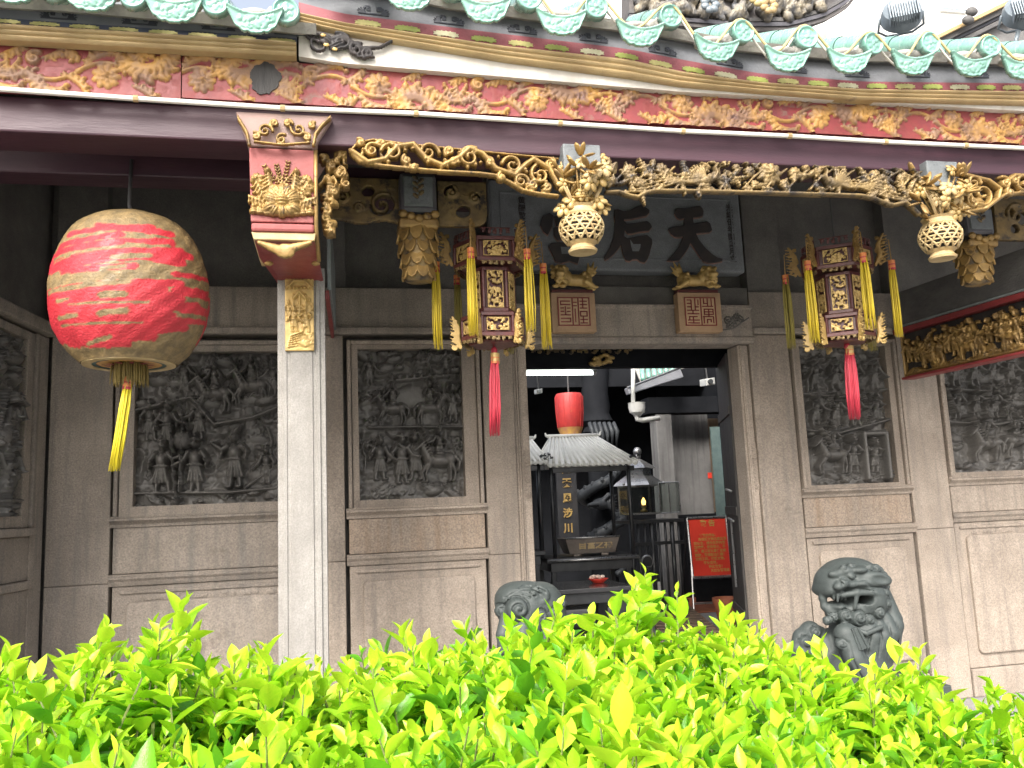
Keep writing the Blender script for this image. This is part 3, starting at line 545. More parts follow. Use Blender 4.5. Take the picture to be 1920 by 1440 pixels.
# door jambs, lintel and the bands above
for nm, a, b in (('l', 1.445, 1.565), ('r', 3.472, 3.57)):
    box('door_jamb', (a, 6.82, PF), (b, 7.02, 2.885), 'granite', wall, bevel=.008)
    for q in (.2, .36): box('jamb_bead', (a+(b-a)*q, 6.805, PF), (a+(b-a)*q+.014, 6.83, 2.88), 'granite', wall, bevel=.004)
    hf = HF(.07, .42, .005)
    for i in range(6): spiral(hf, .035+.012*(-1)**i, .04+.068*i, .026, i, 1.2, (-1)**i, .007, .005, .012)
    hf.mesh('jamb_carving', 'granite', wall, (a+(b-a)*.62-.03, 6.819, 1.6), (1, 0, 0), (0, 0, 1), (0, -1, 0))
lx0, lx1 = 1.2, 3.60
MB().sweep([(.25, 0), (-.0, 0), (-.02, .015), (-.02, .05), (-.005, .06), (-.005, .3), (-.03, .31), (-.03, .335), (.25, .335)], (lx0, 6.76, 2.889), (lx1, 6.76, 2.889)).build('door_lintel', 'granite_grey', wall, bevel=.003)
box('lintel_course', (lx0, 6.80, 3.23), (lx1, 6.96, 3.40), 'granite_soot_shade', wall, bevel=.006)
for a, b in ((-2.05, lx0-.006), (lx1+.006, 7.3)):
    box('cornice', (a, 6.745, 2.975), (b, 6.96, 3.03), 'granite_grey', wall, bevel=.012); box('wall_course', (a, 6.79, 3.034), (b, 6.96, 3.36), 'granite_grey', wall, bevel=.006)
for a, b in ((3.62, 3.96), (5.05, 5.4), (-.2, .1), (-2.05, -1.7), (.82, 1.18)): box('upper_post', (a, 6.82, 3.364), (b, 6.96, 4.6), 'granite_soot_shade', wall, bevel=.006)
hf = HF(.26, .16, .0045)
acanthus(hf, .04, .03, .2, .5, .8, .045, .035); spiral(hf, .06, .09, .045, 0, 1.4, 1, .014, .008, .04); spiral(hf, .18, .1, .035, 2, 1.3, -1, .012, .007, .035); hf.path([(0, .01), (.1, .02), (.26, .12)], .012, .03)
hf.mesh('corner_scroll', 'granite_soot_shade', wall, P(1352, 622, 6.78), (1, 0, 0), (0, 0, 1), (0, -1, 0), openwork=True, back=.03)
# left side wall, splayed a little, with its own carved panel
SP = R_(6); sv = np.array([-math.sin(SP), -math.cos(SP), 0]); sn = np.array([math.cos(SP), -math.sin(SP), 0]); c0 = np.array([-2.06, 6.95, 0]); zz_ = np.array([0, 0, 1.])
side = thing('side_wall', 'granite side wall closing the porch, with a tall carved panel', 'wall', (-2.06, 6.8, PF))
def sbox(name, s0, s1, z0, z1, t0, t1, m, bevel=.006):
    MB().prism([(s0, z0), (s1, z0), (s1, z1), (s0, z1)], c0, sv, zz_, sn, t0, t1).build(name, m, side, bevel=bevel)
sbox('wall_core', .01, 2.25, PF+.002, 4.6, -.3, -.06, 'granite_soot_shade'); sbox('pilaster_block', .14, .34, PF+.002, 2.95, -.07, .0, 'granite_grey'); sbox('pilaster_block', 1.85, 2.25, PF+.002, 2.95, -.07, .0, 'granite_grey')
sbox('panel_moulding', .345, .40, 1.56, 2.93, -.07, .035, 'granite_grey', .012); sbox('panel_moulding', 1.78, 1.845, 1.56, 2.93, -.07, .035, 'granite_grey', .012)
sbox('panel_surround', .405, .50, 1.56, 2.93, -.07, .012, 'granite_grey'); sbox('panel_surround', 1.68, 1.775, 1.56, 2.93, -.07, .012, 'granite_grey'); sbox('panel_surround', .504, 1.676, 1.56, 1.64, -.07, .012, 'granite_grey'); sbox('panel_surround', .504, 1.676, 2.87, 2.93, -.07, .012, 'granite_grey')
sbox('cornice', .14, 2.25, 2.955, 3.05, -.07, .06, 'granite_grey', .015); sbox('ledge', .345, 1.845, 1.50, 1.557, -.07, .05, 'granite_grey', .012); sbox('stone_band', .345, 1.845, 1.2, 1.497, -.07, .0, 'granite_grey'); sbox('ledge', .345, 1.845, 1.14, 1.197, -.07, .03, 'granite_grey', .01); sbox('plinth_panel', .345, 1.845, PF+.002, 1.137, -.07, .0, 'granite_grey')
hf = HF(1.18, 1.24, .0075); carve(hf, 0); hf.h *= 1.7; hf.mesh('relief_carving', 'relief_stone', side, c0+sv*.5+zz_*1.635-sn*.058, sv, zz_, sn)
# ------------------------------------------------------------ porch roof timbers
tim = thing('porch_ceiling', 'dark sloping timber ceiling high above the porch', 'ceiling', (2.47, 5.6, 4.0))
MB().hexa([(-4.5, 4.45, 4.1), (9, 4.45, 4.1), (9, 7.6, 4.7), (-4.5, 7.6, 4.7)], [(-4.5, 4.45, 4.16), (9, 4.45, 4.16), (9, 7.6, 4.78), (-4.5, 7.6, 4.78)]).build('ceiling_boards', 'wood_dark', tim)
for i in range(34):
    x = -3.2+.34*i; MB().hexa([(x, 4.5, 4.03), (x+.09, 4.5, 4.03), (x+.09, 6.9, 4.487), (x, 6.9, 4.487)], [(x, 4.5, 4.1), (x+.09, 4.5, 4.1), (x+.09, 6.9, 4.557), (x, 6.9, 4.557)]).build('rafter', 'wood_dark', tim)
def beam(name, label, a, b, m, bevel=.01):
    o = box(name, a, b, m, None, bevel=bevel); return tagp(o, label, 'beam', None, 'thing')
beam('eave_beam', 'long purple lacquered beam under the carved fascia', (-3.2, 4.50, 3.545), (7.6, 4.76, 3.735), 'lacquer_purple')
beam('tie_beam', 'purple beam between wall and column above the big red lantern', (-2.6, 5.12, 3.575), (-.36, 5.32, 3.835), 'lacquer_purple')
beam('tie_beam', 'purple beam behind the gilded frieze over the doorway bay', (-.02, 5.3, 3.55), (.98, 5.5, 3.76), 'lacquer_purple')
# ------------------------------------------------------------ eave: fascia, boards, tiles
Xx, Zz, Ny = (1, 0, 0), (0, 0, 1), (0, -1, 0)
class PX:
    "height field on the plane Y, addressed by photo pixels"
    def __init__(s, x0, y0, x1, y1, Y, res=.005):
        s.Y = Y; a, b, c = P(x0, y1, Y), P(x1, y0, Y), P(x1, y1, Y); z0 = min(a[2], c[2]); z1 = max(P(x0, y0, Y)[2], b[2]); s.O = np.array([min(a[0], P(x0, y0, Y)[0]), Y, z0])
        s.hf = HF(max(b[0], c[0])-s.O[0], z1-z0, res); s.k = (b[0]-a[0])/(x1-x0)
    def uv(s, x, y): p = P(x, y, s.Y); return p[0]-s.O[0], p[2]-s.O[2]
    def path(s, pts, r, amp, **k): s.hf.path([s.uv(*p) for p in pts], r, amp, **k)
    def spiral(s, x, y, r, a0, **k): spiral(s.hf, *s.uv(x, y), r*s.k, a0, **k)
    def mesh(s, name, m, parent, **k): return s.hf.mesh(name, m, parent, s.O, Xx, Zz, Ny, **k)
fas = thing('carved_fascia', 'red fascia board carved with worn gilded leaf scrolls below the eave', 'fascia', (2.0, YF, 3.745))
xj = P(341, 150, YF)[0]
def big_leaf(hf, u, v, L, a0, bend, wid, amp, n=8):
    "broad curling leaf: smooth blade with scalloped lobes on one side and engraved veins"
    x, y, a = u, v, a0; N = n*3; sd = 1 if bend > 0 else -1
    for i in range(N+1):
        t = i/N; wd = wid*(.3+.7*math.sin(math.pi*(.1+.82*t)))
        hf.bump(x, y, wd*.8, wd*.8, amp*(.55+.35*t), p=.4)
        if i % 3 == 0: hf.bump(x-sd*-math.sin(a)*wd*.75, y-sd*math.cos(a)*wd*.75, wd*.62, wd*.34, amp*.8, rot=a-sd*1.0, p=.4)
        x += L/N*math.cos(a); y += L/N*math.sin(a); a += bend/N*(.5+t)
    hf.bump(x, y, wid*.45, wid*.45, amp*1.15)
    x, y, a = u, v, a0
    for i in range(N+1):
        t = i/N
        if i % 2 == 0:
            wd = wid*(.3+.7*math.sin(math.pi*(.1+.82*t)))
            for k in range(6): q = k/5; hf.bump(x-sd*-math.sin(a-.5*sd)*wd*1.1*q, y-sd*math.cos(a-.5*sd)*wd*1.1*q, .006, .006, amp*.3, mode='sub')
        x += L/N*math.cos(a); y += L/N*math.sin(a); a += bend/N*(.5+t)
def fascia_board(x0, x1, seed):
    random.seed(seed); Wd = x1-x0; hf = HF(Wd, .236, .0062); u = .1; i = 0; hf.rough(.003, 5)
    while u < Wd-.05:
        c = i % 4; fl = 1 if (i//4) % 2 else -1
        if c == 0: peony(hf, u, .12+.02*fl, .07, .03); st = .17
        elif c == 1: big_leaf(hf, u-.1, .118-.075*fl, .40, fl*.75, -fl*3.6, .062, .03); st = .25
        elif c == 2:
            for k in range(5): a = R_(10+k*40); big_leaf(hf, u, .06, .11, a, .4*(2-k), .026, .022, 3)
            spiral(hf, u+.13, .17, .042, 1, 1.2, 1, .016, .010, .026); st = .22
        else: big_leaf(hf, u+.12, .118+.07*fl, .42, math.pi-fl*.7, -fl*3.3, .06, .03); st = .25
        hf.path([(u-.14+.28*q/8, .118-.055*fl*math.sin(math.pi*q/8)) for q in range(9)], .012, .016)
        big_leaf(hf, u-.1, .118-.05*fl, .2, -fl*.9, fl*1.8, .035, .022, 4); big_leaf(hf, u+.06, .118-.02*fl, .18, -fl*.2, -fl*1.6, .03, .022, 4)
        if c != 0: big_leaf(hf, u-.03, .118+.06*fl, .16, .3*fl, fl*.9, .028, .02, 4)
        u += st*random.uniform(.92, 1.1); i += 1
    cx, cz = P(497, 150, YF)[[0, 2]]
    if x0 < cx < x1:
        U, V = np.meshgrid(hf.u, hf.v); q = np.hypot((U-(cx-x0))/.16, (V-(cz-3.745))/.15); hf.h *= np.clip(q*1.4-.55, .12, 1)
    hf.mesh('carved_board', 'fascia_paint', fas, (x0, YF-.012, 3.745), (1, 0, -.0035), Zz, Ny, paint=True)
    MB().box((x0, YF-.012, 3.746), (x1, YF+.05, 3.978)).build('board_back', 'lacquer_red', fas)
fascia_board(-3.0, xj-.003, 3); fascia_board(xj+.003, 6.9, 11)
random.seed(5); cx, cz = P(497, 150, YF)[[0, 2]]
po = [(cx+(.078+.006*math.sin(a*3+1)+.005*math.sin(a*7)+.004*random.uniform(-1, 1))*math.cos(a), cz+(.09+.008*math.sin(a*2)+.004*math.sin(a*9)+.003*random.uniform(-1, 1))*math.sin(a)) for a in np.linspace(0, 6.283, 72, endpoint=False)]
MB().prism(po, (0, YF-.012, 0), Xx, Zz, Ny, 0, .0085).build('scorched_patch', 'wood_dark', fas)['label'] = 'black scorched patch on the red fascia'
bt = [P(x, y, YF-.03) for x, y in ((-30, 165), (255, 185), (530, 203), (780, 213), (1050, 231), (1280, 246), (1480, 255), (1660, 266), (1810, 273), (1990, 281))]
rope = thing('light_rope', 'white light rope clipped along the bottom of the red fascia', 'light strip', tuple(bt[4]))
for a, b in zip(bt[:-1], bt[1:]): MB().tube([a+np.array([.006, 0, 0]), b-np.array([.006, 0, 0])], .0145, 8).build('rope_length', 'rope_white', rope, auto=.7)
for p in bt[1:-1]: MB().tube([p-np.array([.012, 0, 0]), p+np.array([.012, 0, 0])], .019, 8).build('clip', 'gold_mould', rope)
def curve(pts, x): return float(np.interp(x, [p[0] for p in pts], [p[1] for p in pts]))
def strip(name, top, bot, Y, t, m, parent, x0, x1, n=48, bulge=0, **k):
    mb = MB(); V = []; Fc = []
    rows = tuple(np.linspace(0, 1, 13)) if bulge else (0, 1)
    for i in range(n+1):
        x = x0+(x1-x0)*i/n; a, b = P(x, curve(bot, x), Y), P(x, curve(top, x), Y)
        V += [a+(b-a)*r+np.array([0, -bulge*abs(math.sin(math.pi*r*3))-bulge*1.3*r if bulge else 0, 0]) for r in rows]+[b+np.array([0, t, 0]), a+np.array([0, t, 0])]
    q = len(rows)+2
    for i in range(n): Fc += [(i*q+j, (i+1)*q+j, (i+1)*q+(j+1) % q, i*q+(j+1) % q) for j in range(q)]
    Fc += [tuple(range(q))[::-1], tuple(n*q+j for j in range(q))]
    return mb.add(V, Fc).build(name, m, parent, **k)
eav = thing('eave_boards', 'painted eave boards of grey, red and gold bands between tiles and fascia', 'eave', (2.0, 4.36, 3.98))
gt = [(556, -50), (640, -30), (767, 0), (1000, 40), (1173, 62), (1340, 92), (1473, 112), (1613, 122), (1990, 128)]
gb = [(556, 3), (640, 25), (940, 63), (1173, 91), (1280, 112), (1420, 137), (1613, 153), (1990, 157)]
rb = [(556, 25), (640, 44), (940, 88), (1173, 113), (1280, 137), (1420, 156), (1613, 169), (1990, 174)]
gm = [(556, 42), (640, 62), (940, 112), (1173, 143), (1280, 160), (1420, 172), (1613, 187), (1990, 197)]
wb = [(556, 105), (640, 118), (960, 145), (1280, 172), (1920, 208), (1990, 212)]
strip('grey_board', gt, gb, 4.38, .04, 'eave_grey', eav, 560, 1990); strip('red_band', gb, rb, 4.365, .05, 'eave_red', eav, 560, 1990)
strip('gold_moulding', rb, gm, 4.36, .06, 'gold_mould', eav, 560, 1990, bulge=.012); strip('white_board', gm, wb, 4.39, .05, 'white_board', eav, 560, 1990)
lt, lb = [(-80, -20), (556, 25)], [(-80, 28), (556, 72)]
strip('grey_board', lt, lb, 4.385, .04, 'eave_grey', eav, -80, 557); strip('painted_band', lb, [(-80, 42), (556, 81)], 4.375, .05, 'eave_blue', eav, -80, 556.5); strip('gold_moulding', [(-80, 42), (556, 81)], [(-80, 69), (340, 93), (556, 105)], 4.365, .06, 'gold_mould', eav, -80, 555.5, bulge=.012)
# painted lotus motifs and curls (flat print on the bands)
def motif_lotus():
    hf = HF(.15, .046, .004)
    for i in range(5): hf.bump(.075+(i-2)*.022, .025, .014, .018, .003, rot=(2-i)*.25, groove=.5, gn=3)
    for q in (-1, 1): hf.path([(.075+q*.05, .02), (.075+q*.07, .012)], [.012, .003], .003); hf.path([(.075+q*.04, .012), (.075+q*.068, .03)], [.01, .003], .003)
    return hf
def motif_curl():
    hf = HF(.2, .07, .004)
    for q in (-1, 1):
        spiral(hf, .1+q*.03, .035, .02, 1.5-q*1.5, 1.2, q, .006, .004, .003)
        for k in range(4): a = .3+k*.35; hf.path([(.1+q*.045, .012), (.1+q*(.045+.045*math.cos(a)), .012+.035*math.sin(a))], [.006, .003], .003)
    hf.path([(.02, .008), (.18, .008)], .006, .003); return hf
mat('print_gold', (.50, .44, .18), (.34, .33, .11), 14, .6, bump=.1); mat('print_green', (.30, .34, .08), (.24, .27, .07), 14, .6, bump=.1); mat('print_pale', (.55, .52, .36), (.42, .40, .24), 14, .6, bump=.1); mat('print_dark', (.045, .05, .065), None, 9, .6, bump=.1)
lot, cur = motif_lotus(), motif_curl(); X_ = 690; k = 0
while X_ < 1960:
    p = P(X_, (curve(gb, X_)+curve(rb, X_))/2+4, 4.362); sl = (curve(gb, X_+40)-curve(gb, X_-40))/80
    q = lot.mesh('lotus_motif', ('print_gold', 'print_green', 'print_pale', 'print_green')[k % 4], eav, p-np.array([.075, 0, .014]), (1, 0, -sl+.07), Zz, Ny, openwork=True, back=.0)
    X_ += 74-.022*(X_-690); k += 1
X_ = 700
while X_ < 1960:
    p = P(X_, curve(gb, X_)-14, 4.378); sl = (curve(gb, X_+40)-curve(gb, X_-40))/80
    cur.mesh('curl_motif', 'print_dark', eav, p-np.array([.1, 0, .028]), (1, 0, -sl+.07), Zz, Ny, openwork=True, back=.0); X_ += 142-.03*(X_-690)
for X_ in (110, 262, 410, 545):
    p = P(X_, curve(lb, X_)-13, 4.383); cur.mesh('curl_motif', 'print_dark', eav, p-np.array([.1, 0, .028]), (1, 0, 0), Zz, Ny, openwork=True, back=.0)
for X_ in range(-20, 520, 74): p = P(X_+30, curve(lb, X_+30)+5, 4.372); lot.mesh('lotus_motif', 'print_gold', eav, p-np.array([.075, 0, .016]), (1, 0, 0), (0, 0, .62), Ny, openwork=True, back=.0)
orn = PX(562, 52, 742, 116, 4.37, .0045)
for a in ((600, 85, 26, 0), (640, 80, 20, 2), (668, 95, 16, 1), (690, 102, 12, 4)): orn.spiral(*a, turns=1.3, dr=random.choice((-1, 1)), w0=.012, w1=.008, amp=.02)
orn.path([(566, 58), (580, 72), (600, 80), (640, 70), (680, 92), (712, 90), (738, 76)], [.008, .01, .014, .018, .014, .01, .008], .02); orn.path([(650, 78), (672, 108), (700, 108)], .009, .018)
orn.hf.bump(*orn.uv(612, 74), .045, .03, .03, rot=-.6, groove=.4, gn=4); orn.hf.bump(*orn.uv(632, 86), .05, .032, .03, rot=.5, groove=.4, gn=4)
o = orn.mesh('bat_ornament', 'char_black', eav, openwork=True, back=.002); o['label'] = 'black and gold bat-like scroll ornament on the white board'
for a in ((606, 66), (628, 92), (612, 84)): MB().ball(P(*a, 4.345), (.016, .006, .01), 8).build('gilt_patch', 'gold_bright', eav)
# tiles
roof = thing('tile_roof', 'green glazed tile roof with round end caps and crescent drip tiles', 'roof', (2.0, YE, 4.1))
def drip_hf():
    w_, h_ = .275, .15; hf = HF(w_, h_, .0055); U, V = np.meshgrid(hf.u, hf.v); q = np.abs(2*U/w_-1)
    top = h_-.042*(1-q**2); bot = .004+.112*q**4+.014*q-.006*np.exp(-((q)/.05)**2)+.003*np.cos(q*22); ins = (V < top) & (V > bot); d = np.minimum(top-V, V-bot)
    hf.h[:] = np.where(ins, .014+.010*np.exp(-((d-.007)/.006)**2), 0)
    s_ = HF(w_, h_, .0055); random.seed(2)
    for i in range(26): spiral(s_, random.uniform(.05, w_-.05), random.uniform(.03, .1), random.uniform(.01, .022), random.uniform(0, 6), .9, random.choice((-1, 1)), .005, .004, .007, bead=False)
    hf.h += np.where(ins & (d > .018), s_.h, 0); return hf
dh = drip_hf()
tl = R_(14); dv = np.array([0, -math.sin(tl), math.cos(tl)]); dn = np.array([0, -math.cos(tl), -math.sin(tl)])
dme = dh.mesh('drip_tile', 'glaze_pale', None, (-.1375, 0, 0), Xx, dv, dn, openwork=True, back=.008).data
bpy.data.objects.remove(bpy.data.objects['drip_tile'])
def cap_hf():
    hf = HF(.142, .142, .005); U, V = np.meshgrid(hf.u-.071, hf.v-.071); q = np.hypot(U, V); hf.h[:] = np.where(q < .07, .012+.012*np.exp(-((q-.06)/.007)**2), 0)
    s_ = HF(.142, .142, .005)
    for i in range(6): spiral(s_, .071+.026*math.cos(i*1.047), .071+.026*math.sin(i*1.047), .013, i, 1, 1, .004, .004, .006, bead=False)
    spiral(s_, .071, .071, .016, 0, 1, 1, .005, .004, .008); hf.h += np.where(q < .05, s_.h, 0); return hf
cm = cap_hf().mesh('cap', 'glaze', None, (-.071, 0, -.071), Xx, Zz, Ny, openwork=True, back=.03); cme = cm.data; bpy.data.objects.remove(cm)
RS = R_(27); tm = MB()
for i in range(2):
    a, b = i*.3, i*.3+.297; t = np.array([0, math.cos(RS), math.sin(RS)]); tm.tube([t*(a+.02), t*(b+.02)], [.064, .06], 14, cap=False)
to = tm.build('round_tile', 'glaze_pale', None, smooth=True); tme = to.data; bpy.data.objects.remove(to)
def inst(name, me, parent, p, lab=None):
    o = bpy.data.objects.new(name, me); COL.objects.link(o); o.parent = parent; o.location = Vector(np.array(p)-wl_of(parent)); LOC[o.name] = wl_of(parent); return o
drips = [(-130, -2), (25, 10), (173, 25), (327, 46), (480, 66), (640, -2), (767, 23), (912, 46), (1053, 69), (1198, 90), (1340, 118), (1473, 137), (1590, 140), (1707, 143), (1817, 146), (1913, 151), (2010, 156)]
for x, y in drips:
    o = inst('drip_tile', dme, roof, P(x, y, YE)); o.rotation_euler.y = R_(random.uniform(-2, 2)); o.rotation_euler.z = R_(random.uniform(-3, 3))
caps = [(-60, -32), (100, -22), (250, -8), (404, 6), (536, 22), (700, -58), (850, -22), (992, -2), (1117, 14), (1256, 32), (1392, 60), (1511, 71), (1635, 83), (1742, 82), (1855, 88), (1965, 92)]
wire = []
for x, y in caps:
    p = P(x, y, YE+.0); o = inst('round_tile', tme, roof, p); c = inst('cap', cme, o, p); c.location = (0, 0, 0); c.rotation_euler = (R_(6), R_(random.uniform(-40, 40)), R_(random.uniform(-3, 3)))
mb = MB(); V = []; ed = [np.array(P(x, y-2, YE+.05)) for x, y in caps]
t = np.array([0, math.cos(RS), math.sin(RS)])
for seg, nm in ((ed[:5], 'a'), (ed[5:], 'b')):
    V = []; n = len(seg)
    seg = [seg[0]-np.array([.4, 0, 0])]+seg+[seg[-1]+np.array([.15 if nm == 'a' else 1.5, 0, 0])]; n += 2
    for p in seg: V += [p+t*.1+np.array([0, 0, -.05]), p+t*.62+np.array([0, 0, -.05]), p+t*.62+np.array([0, 0, -.16]), p+t*.1+np.array([0, .04, -.09])]
    MB().add(V, [(i*4+j, (i+1)*4+j, (i+1)*4+(j+1) % 4, i*4+(j+1) % 4) for i in range(n-1) for j in range(4)]+[(3, 2, 1, 0), tuple((n-1)*4+j for j in range(4))]).build('tile_bed', 'tile_cement', roof)
mort = MB(); random.seed(9)
for x, y in drips: p = P(x, y-44, YE+.03); mort.ball(p+np.array([0, .05, .0]), (.11, .07, .035), 10); mort.ball(p+np.array([.09, .03, .01]), (.05, .05, .04), 8)
mort.build('mortar', 'tile_cement', roof, smooth=True)['kind'] = 'stuff'
# yellow light rope waving over the caps
pts = []
for i, (x, y) in enumerate(caps[7:]):
    c = P(x, y, YE-.02)
    if i: m_ = (c+pts[-1])/2; pts.append(np.array([m_[0], YE-.01, min(c[2], pts[-1][2])-.105+.012*(i % 3)]))
    pts.append(c+np.array([0, 0, .078]))
sm = []
for i in range(len(pts)-1):
    for k in range(8): q = k/8; f = q*q*(3-2*q); sm.append(np.array([pts[i][0]+(pts[i+1][0]-pts[i][0])*q, pts[i][1]+(pts[i+1][1]-pts[i][1])*q, pts[i][2]+(pts[i+1][2]-pts[i][2])*f]))
tagp(MB().tube(sm, .0075, 8).build('light_rope', 'rope_yellow', None, smooth=True), 'yellow light rope waving over the round tile caps', 'light strip')
s2 = [p+np.array([.02, .05, -.012+.02*math.sin(i*.21)]) for i, p in enumerate(sm)]
tagp(MB().tube(s2, .007, 8).build('light_rope', 'rope_white', None, smooth=True), 'thin pale cable sagging behind the yellow rope on the eave tiles', 'cable')
# ------------------------------------------------------------ stone column and its bracket capital
ccx = -.19; cs = []
prof = [(-.14, 0), (-.108, 0), (-.108, -.012), (-.085, -.012), (-.085, -.006), (-.065, -.006), (-.065, -.014), (.065, -.014), (.065, -.006), (.085, -.006), (.085, -.012), (.108, -.012), (.108, 0), (.14, 0), (.14, .28), (-.14, .28)]
col = thing('stone_column', 'pale square fluted granite column carrying a painted carved bracket', 'column', (ccx, YC, PF))
MB().prism([(a+ccx, b+YC+.012) for a, b in prof], (0, 0, 0), Xx, (0, 1, 0), Zz, .1, 3.06).build('shaft', 'column_stone', col, bevel=.003)
MB().hexa([(ccx-.2, YC-.06, PF), (ccx+.2, YC-.06, PF), (ccx+.2, YC+.36, PF), (ccx-.2, YC+.36, PF)], [(ccx-.16, YC-.03, .11), (ccx+.16, YC-.03, .11), (ccx+.16, YC+.33, .11), (ccx-.16, YC+.33, .11)]).build('base', 'column_stone', col, bevel=.015)
YK = 4.47
def blk(name, y0, y1, xb, xt, m, Yb=YK, Yt=YK, back=.5, bevel=.006):
    "block whose front face has the pixel corners given, bottom at y1, top at y0"
    a, b = P(xb[0], y1, Yb), P(xb[1], y1, Yb); c, d = P(xt[0], y0, Yt), P(xt[1], y0, Yt); zb, zt = (a[2]+b[2])/2, (c[2]+d[2])/2
    a[2] = b[2] = zb; c[2] = d[2] = zt; bk = np.array([0, back, 0])
    return MB().hexa([a, b, b+bk, a+bk], [c, d, d+bk, c+bk]).build(name, m, col, bevel=bevel)
blk('capital_flare', 213, 276, (466, 588), (441, 624), 'capital_pale', Yt=YK-.03, bevel=.008); blk('capital_block', 279, 417, (470, 588), (467, 590), 'capital_paint'); blk('capital_roll', 418, 434, (471, 589), (470, 590), 'capital_paint', Yb=YK-.015, Yt=YK-.015, bevel=.014)
blk('capital_lip', 436, 450, (476, 590), (471, 592), 'gold_pale', bevel=.004); blk('capital_taper', 451, 522, (523, 607), (475, 591), 'lacquer_red', Yb=YC-.04, Yt=YK+.01, back=.3, bevel=.006)
k_ = PX(446, 218, 620, 274, YK-.045, .0045)
for a in ((497, 246, 15, 0), (560, 243, 15, 3), (528, 262, 12, 1), (480, 256, 9, 2), (575, 258, 9, 2), (515, 232, 9, 4), (540, 232, 9, 0), (586, 236, 8, 1)): k_.spiral(*a, turns=1.3, dr=random.choice((-1, 1)), w0=.009, w1=.006, amp=.016)
k_.path([(443, 217), (455, 236), (463, 250), (468, 273)], .01, .022); k_.path([(622, 219), (604, 236), (592, 252), (588, 273)], .01, .022); k_.path([(478, 266), (528, 272), (580, 268)], .007, .014)
k_.mesh('flare_scrolls', 'gold', col, openwork=True, back=.01)
k_ = PX(466, 296, 592, 418, YK-.002, .0045); u0, v0 = k_.uv(529, 374)
[big_leaf(k_.hf, u0+q*.05, v0-.03+.02*j, .14, 1.57-q*(1.5-.55*j), q*.6, .035, .03, 5) for q in (-1, 1) for j in (0, 1, 2)]
for j in range(7): a = 1.57+(j-3)*.42; k_.hf.bump(u0+.05*math.cos(a), v0-.02+.055*math.sin(a), .055, .03, .045, rot=a, groove=.25, gn=5)
for j in range(5): a = -1.57+(j-2)*.55; k_.hf.bump(u0+.07*math.cos(a), v0-.035+.035*math.sin(a), .04, .03, .05, rot=a, groove=.2, gn=4)
k_.hf.bump(u0, v0-.01, .045, .04, .06, groove=.2, gn=5)
for q in range(9): k_.hf.bump(u0+(q-4)*.036, v0-.085+.004*abs(q-4), .024, .02, .03, groove=.3, gn=3)
for x, y in ((482, 335), (574, 338), (580, 352)): peony(k_.hf, *k_.uv(x, y), .032, .03, rings=2)
for q in range(4):
    a = 1.57+(q-1.5)*.42; e = .13+.02*(q % 2)
    for j in range(7): t_ = .25+.75*j/6; [k_.hf.bump(u0+e*t_*math.cos(a)+.008*math.cos(a+w_*1.2), v0+.06+e*t_*math.sin(a)+.008*math.sin(a+w_*1.2), .011, .005, .014, rot=a+w_*.7) for w_ in (-1, 1)]
k_.mesh('flower_carving', 'gold', col, openwork=True, back=.02)
k_ = PX(478, 450, 590, 486, YK-.002, .005)
k_.hf.path([k_.uv(486, 455), k_.uv(528, 470), k_.uv(582, 455)], [.012, .03, .012], .012); k_.hf.bump(*k_.uv(535, 470), .05, .04, .012); k_.mesh('gilt_lappet', 'gold', col, openwork=True, back=.02)
for a, b in ((504, 494), (592, 494)): MB().ball(P(a, b, YK+.3), (.026, .02, .014), 10).build('gilt_boss', 'gold', col, smooth=True)
MB().tube([P(592, 282, YK-.005), P(592, 340, YK-.005), P(593, 430, YK-.005), P(598, 490, YK+.12)], .011, 8).build('gilt_edge', 'gold', col, smooth=True)
k_ = PX(535, 520, 588, 658, YC-.003, .0042); hf = k_.hf; w_, h_ = hf.w, hf.hh; random.seed(21); hf.h += .012; hf.m += 1
hf.path([(.02, .86*h_), (.3*w_, .93*h_), (.7*w_, .93*h_), (w_-.02, .86*h_)], .01, .04); hf.path([(.05, .7*h_), (.5*w_, .79*h_), (w_-.05, .7*h_)], .01, .042)
for q in range(8): hf.bump((q+.5)*w_/8, .845*h_, .008, .012, .035); hf.bump((q+.5)*w_/8, .97*h_, .012, .012, .03)
for q in (.28, .5, .72): hf.path([(q*w_, .42*h_), (q*w_, .75*h_)], .008, .03)
person(hf, .3*w_, .25*h_, .16, 1, .03); person(hf, .72*w_, .24*h_, .17, -1, .03, arm=.6); person(hf, .5*w_, .42*h_, .12, 1, .025); person(hf, .85*w_, .45*h_, .12, -1, .025); person(hf, .12*w_, .42*h_, .12, 1, .025)
for q in range(6): hf.path([(.1*w_+q*.004, .05*h_+q*.013), (.42*w_+q*.006, .07*h_+q*.016)], .005, .026+.003*q)
rocks(hf, .5*w_, w_, 0, .2*h_, 8, .025); hf.mesh('gilded_plaque', 'gold_bright', col, k_.O, Xx, Zz, Ny, openwork=True, back=.02)['label'] = 'small gilded plaque of figures under pavilion roofs'
brd = thing('bracket_board', 'weathered blue-grey plank running from column back to wall', 'plank', (-.02, 6.0, 3.0))
MB().hexa([(-.035, 5.5, 3.0), (-.01, 5.5, 3.0), (.02, 6.77, 3.0), (-.005, 6.77, 3.0)], [(-.035, 5.5, 3.5), (-.01, 5.5, 3.5), (.02, 6.77, 3.5), (-.005, 6.77, 3.5)]).build('plank', 'plank_blue', brd, bevel=.004)
MB().hexa([(-.05, 5.5, 2.94), (-.025, 5.5, 2.94), (.005, 6.77, 2.94), (-.02, 6.77, 2.94)], [(-.05, 5.5, 2.997), (-.025, 5.5, 2.997), (.005, 6.77, 2.997), (-.02, 6.77, 2.997)]).build('lower_rail', 'lacquer_red', brd, bevel=.004)
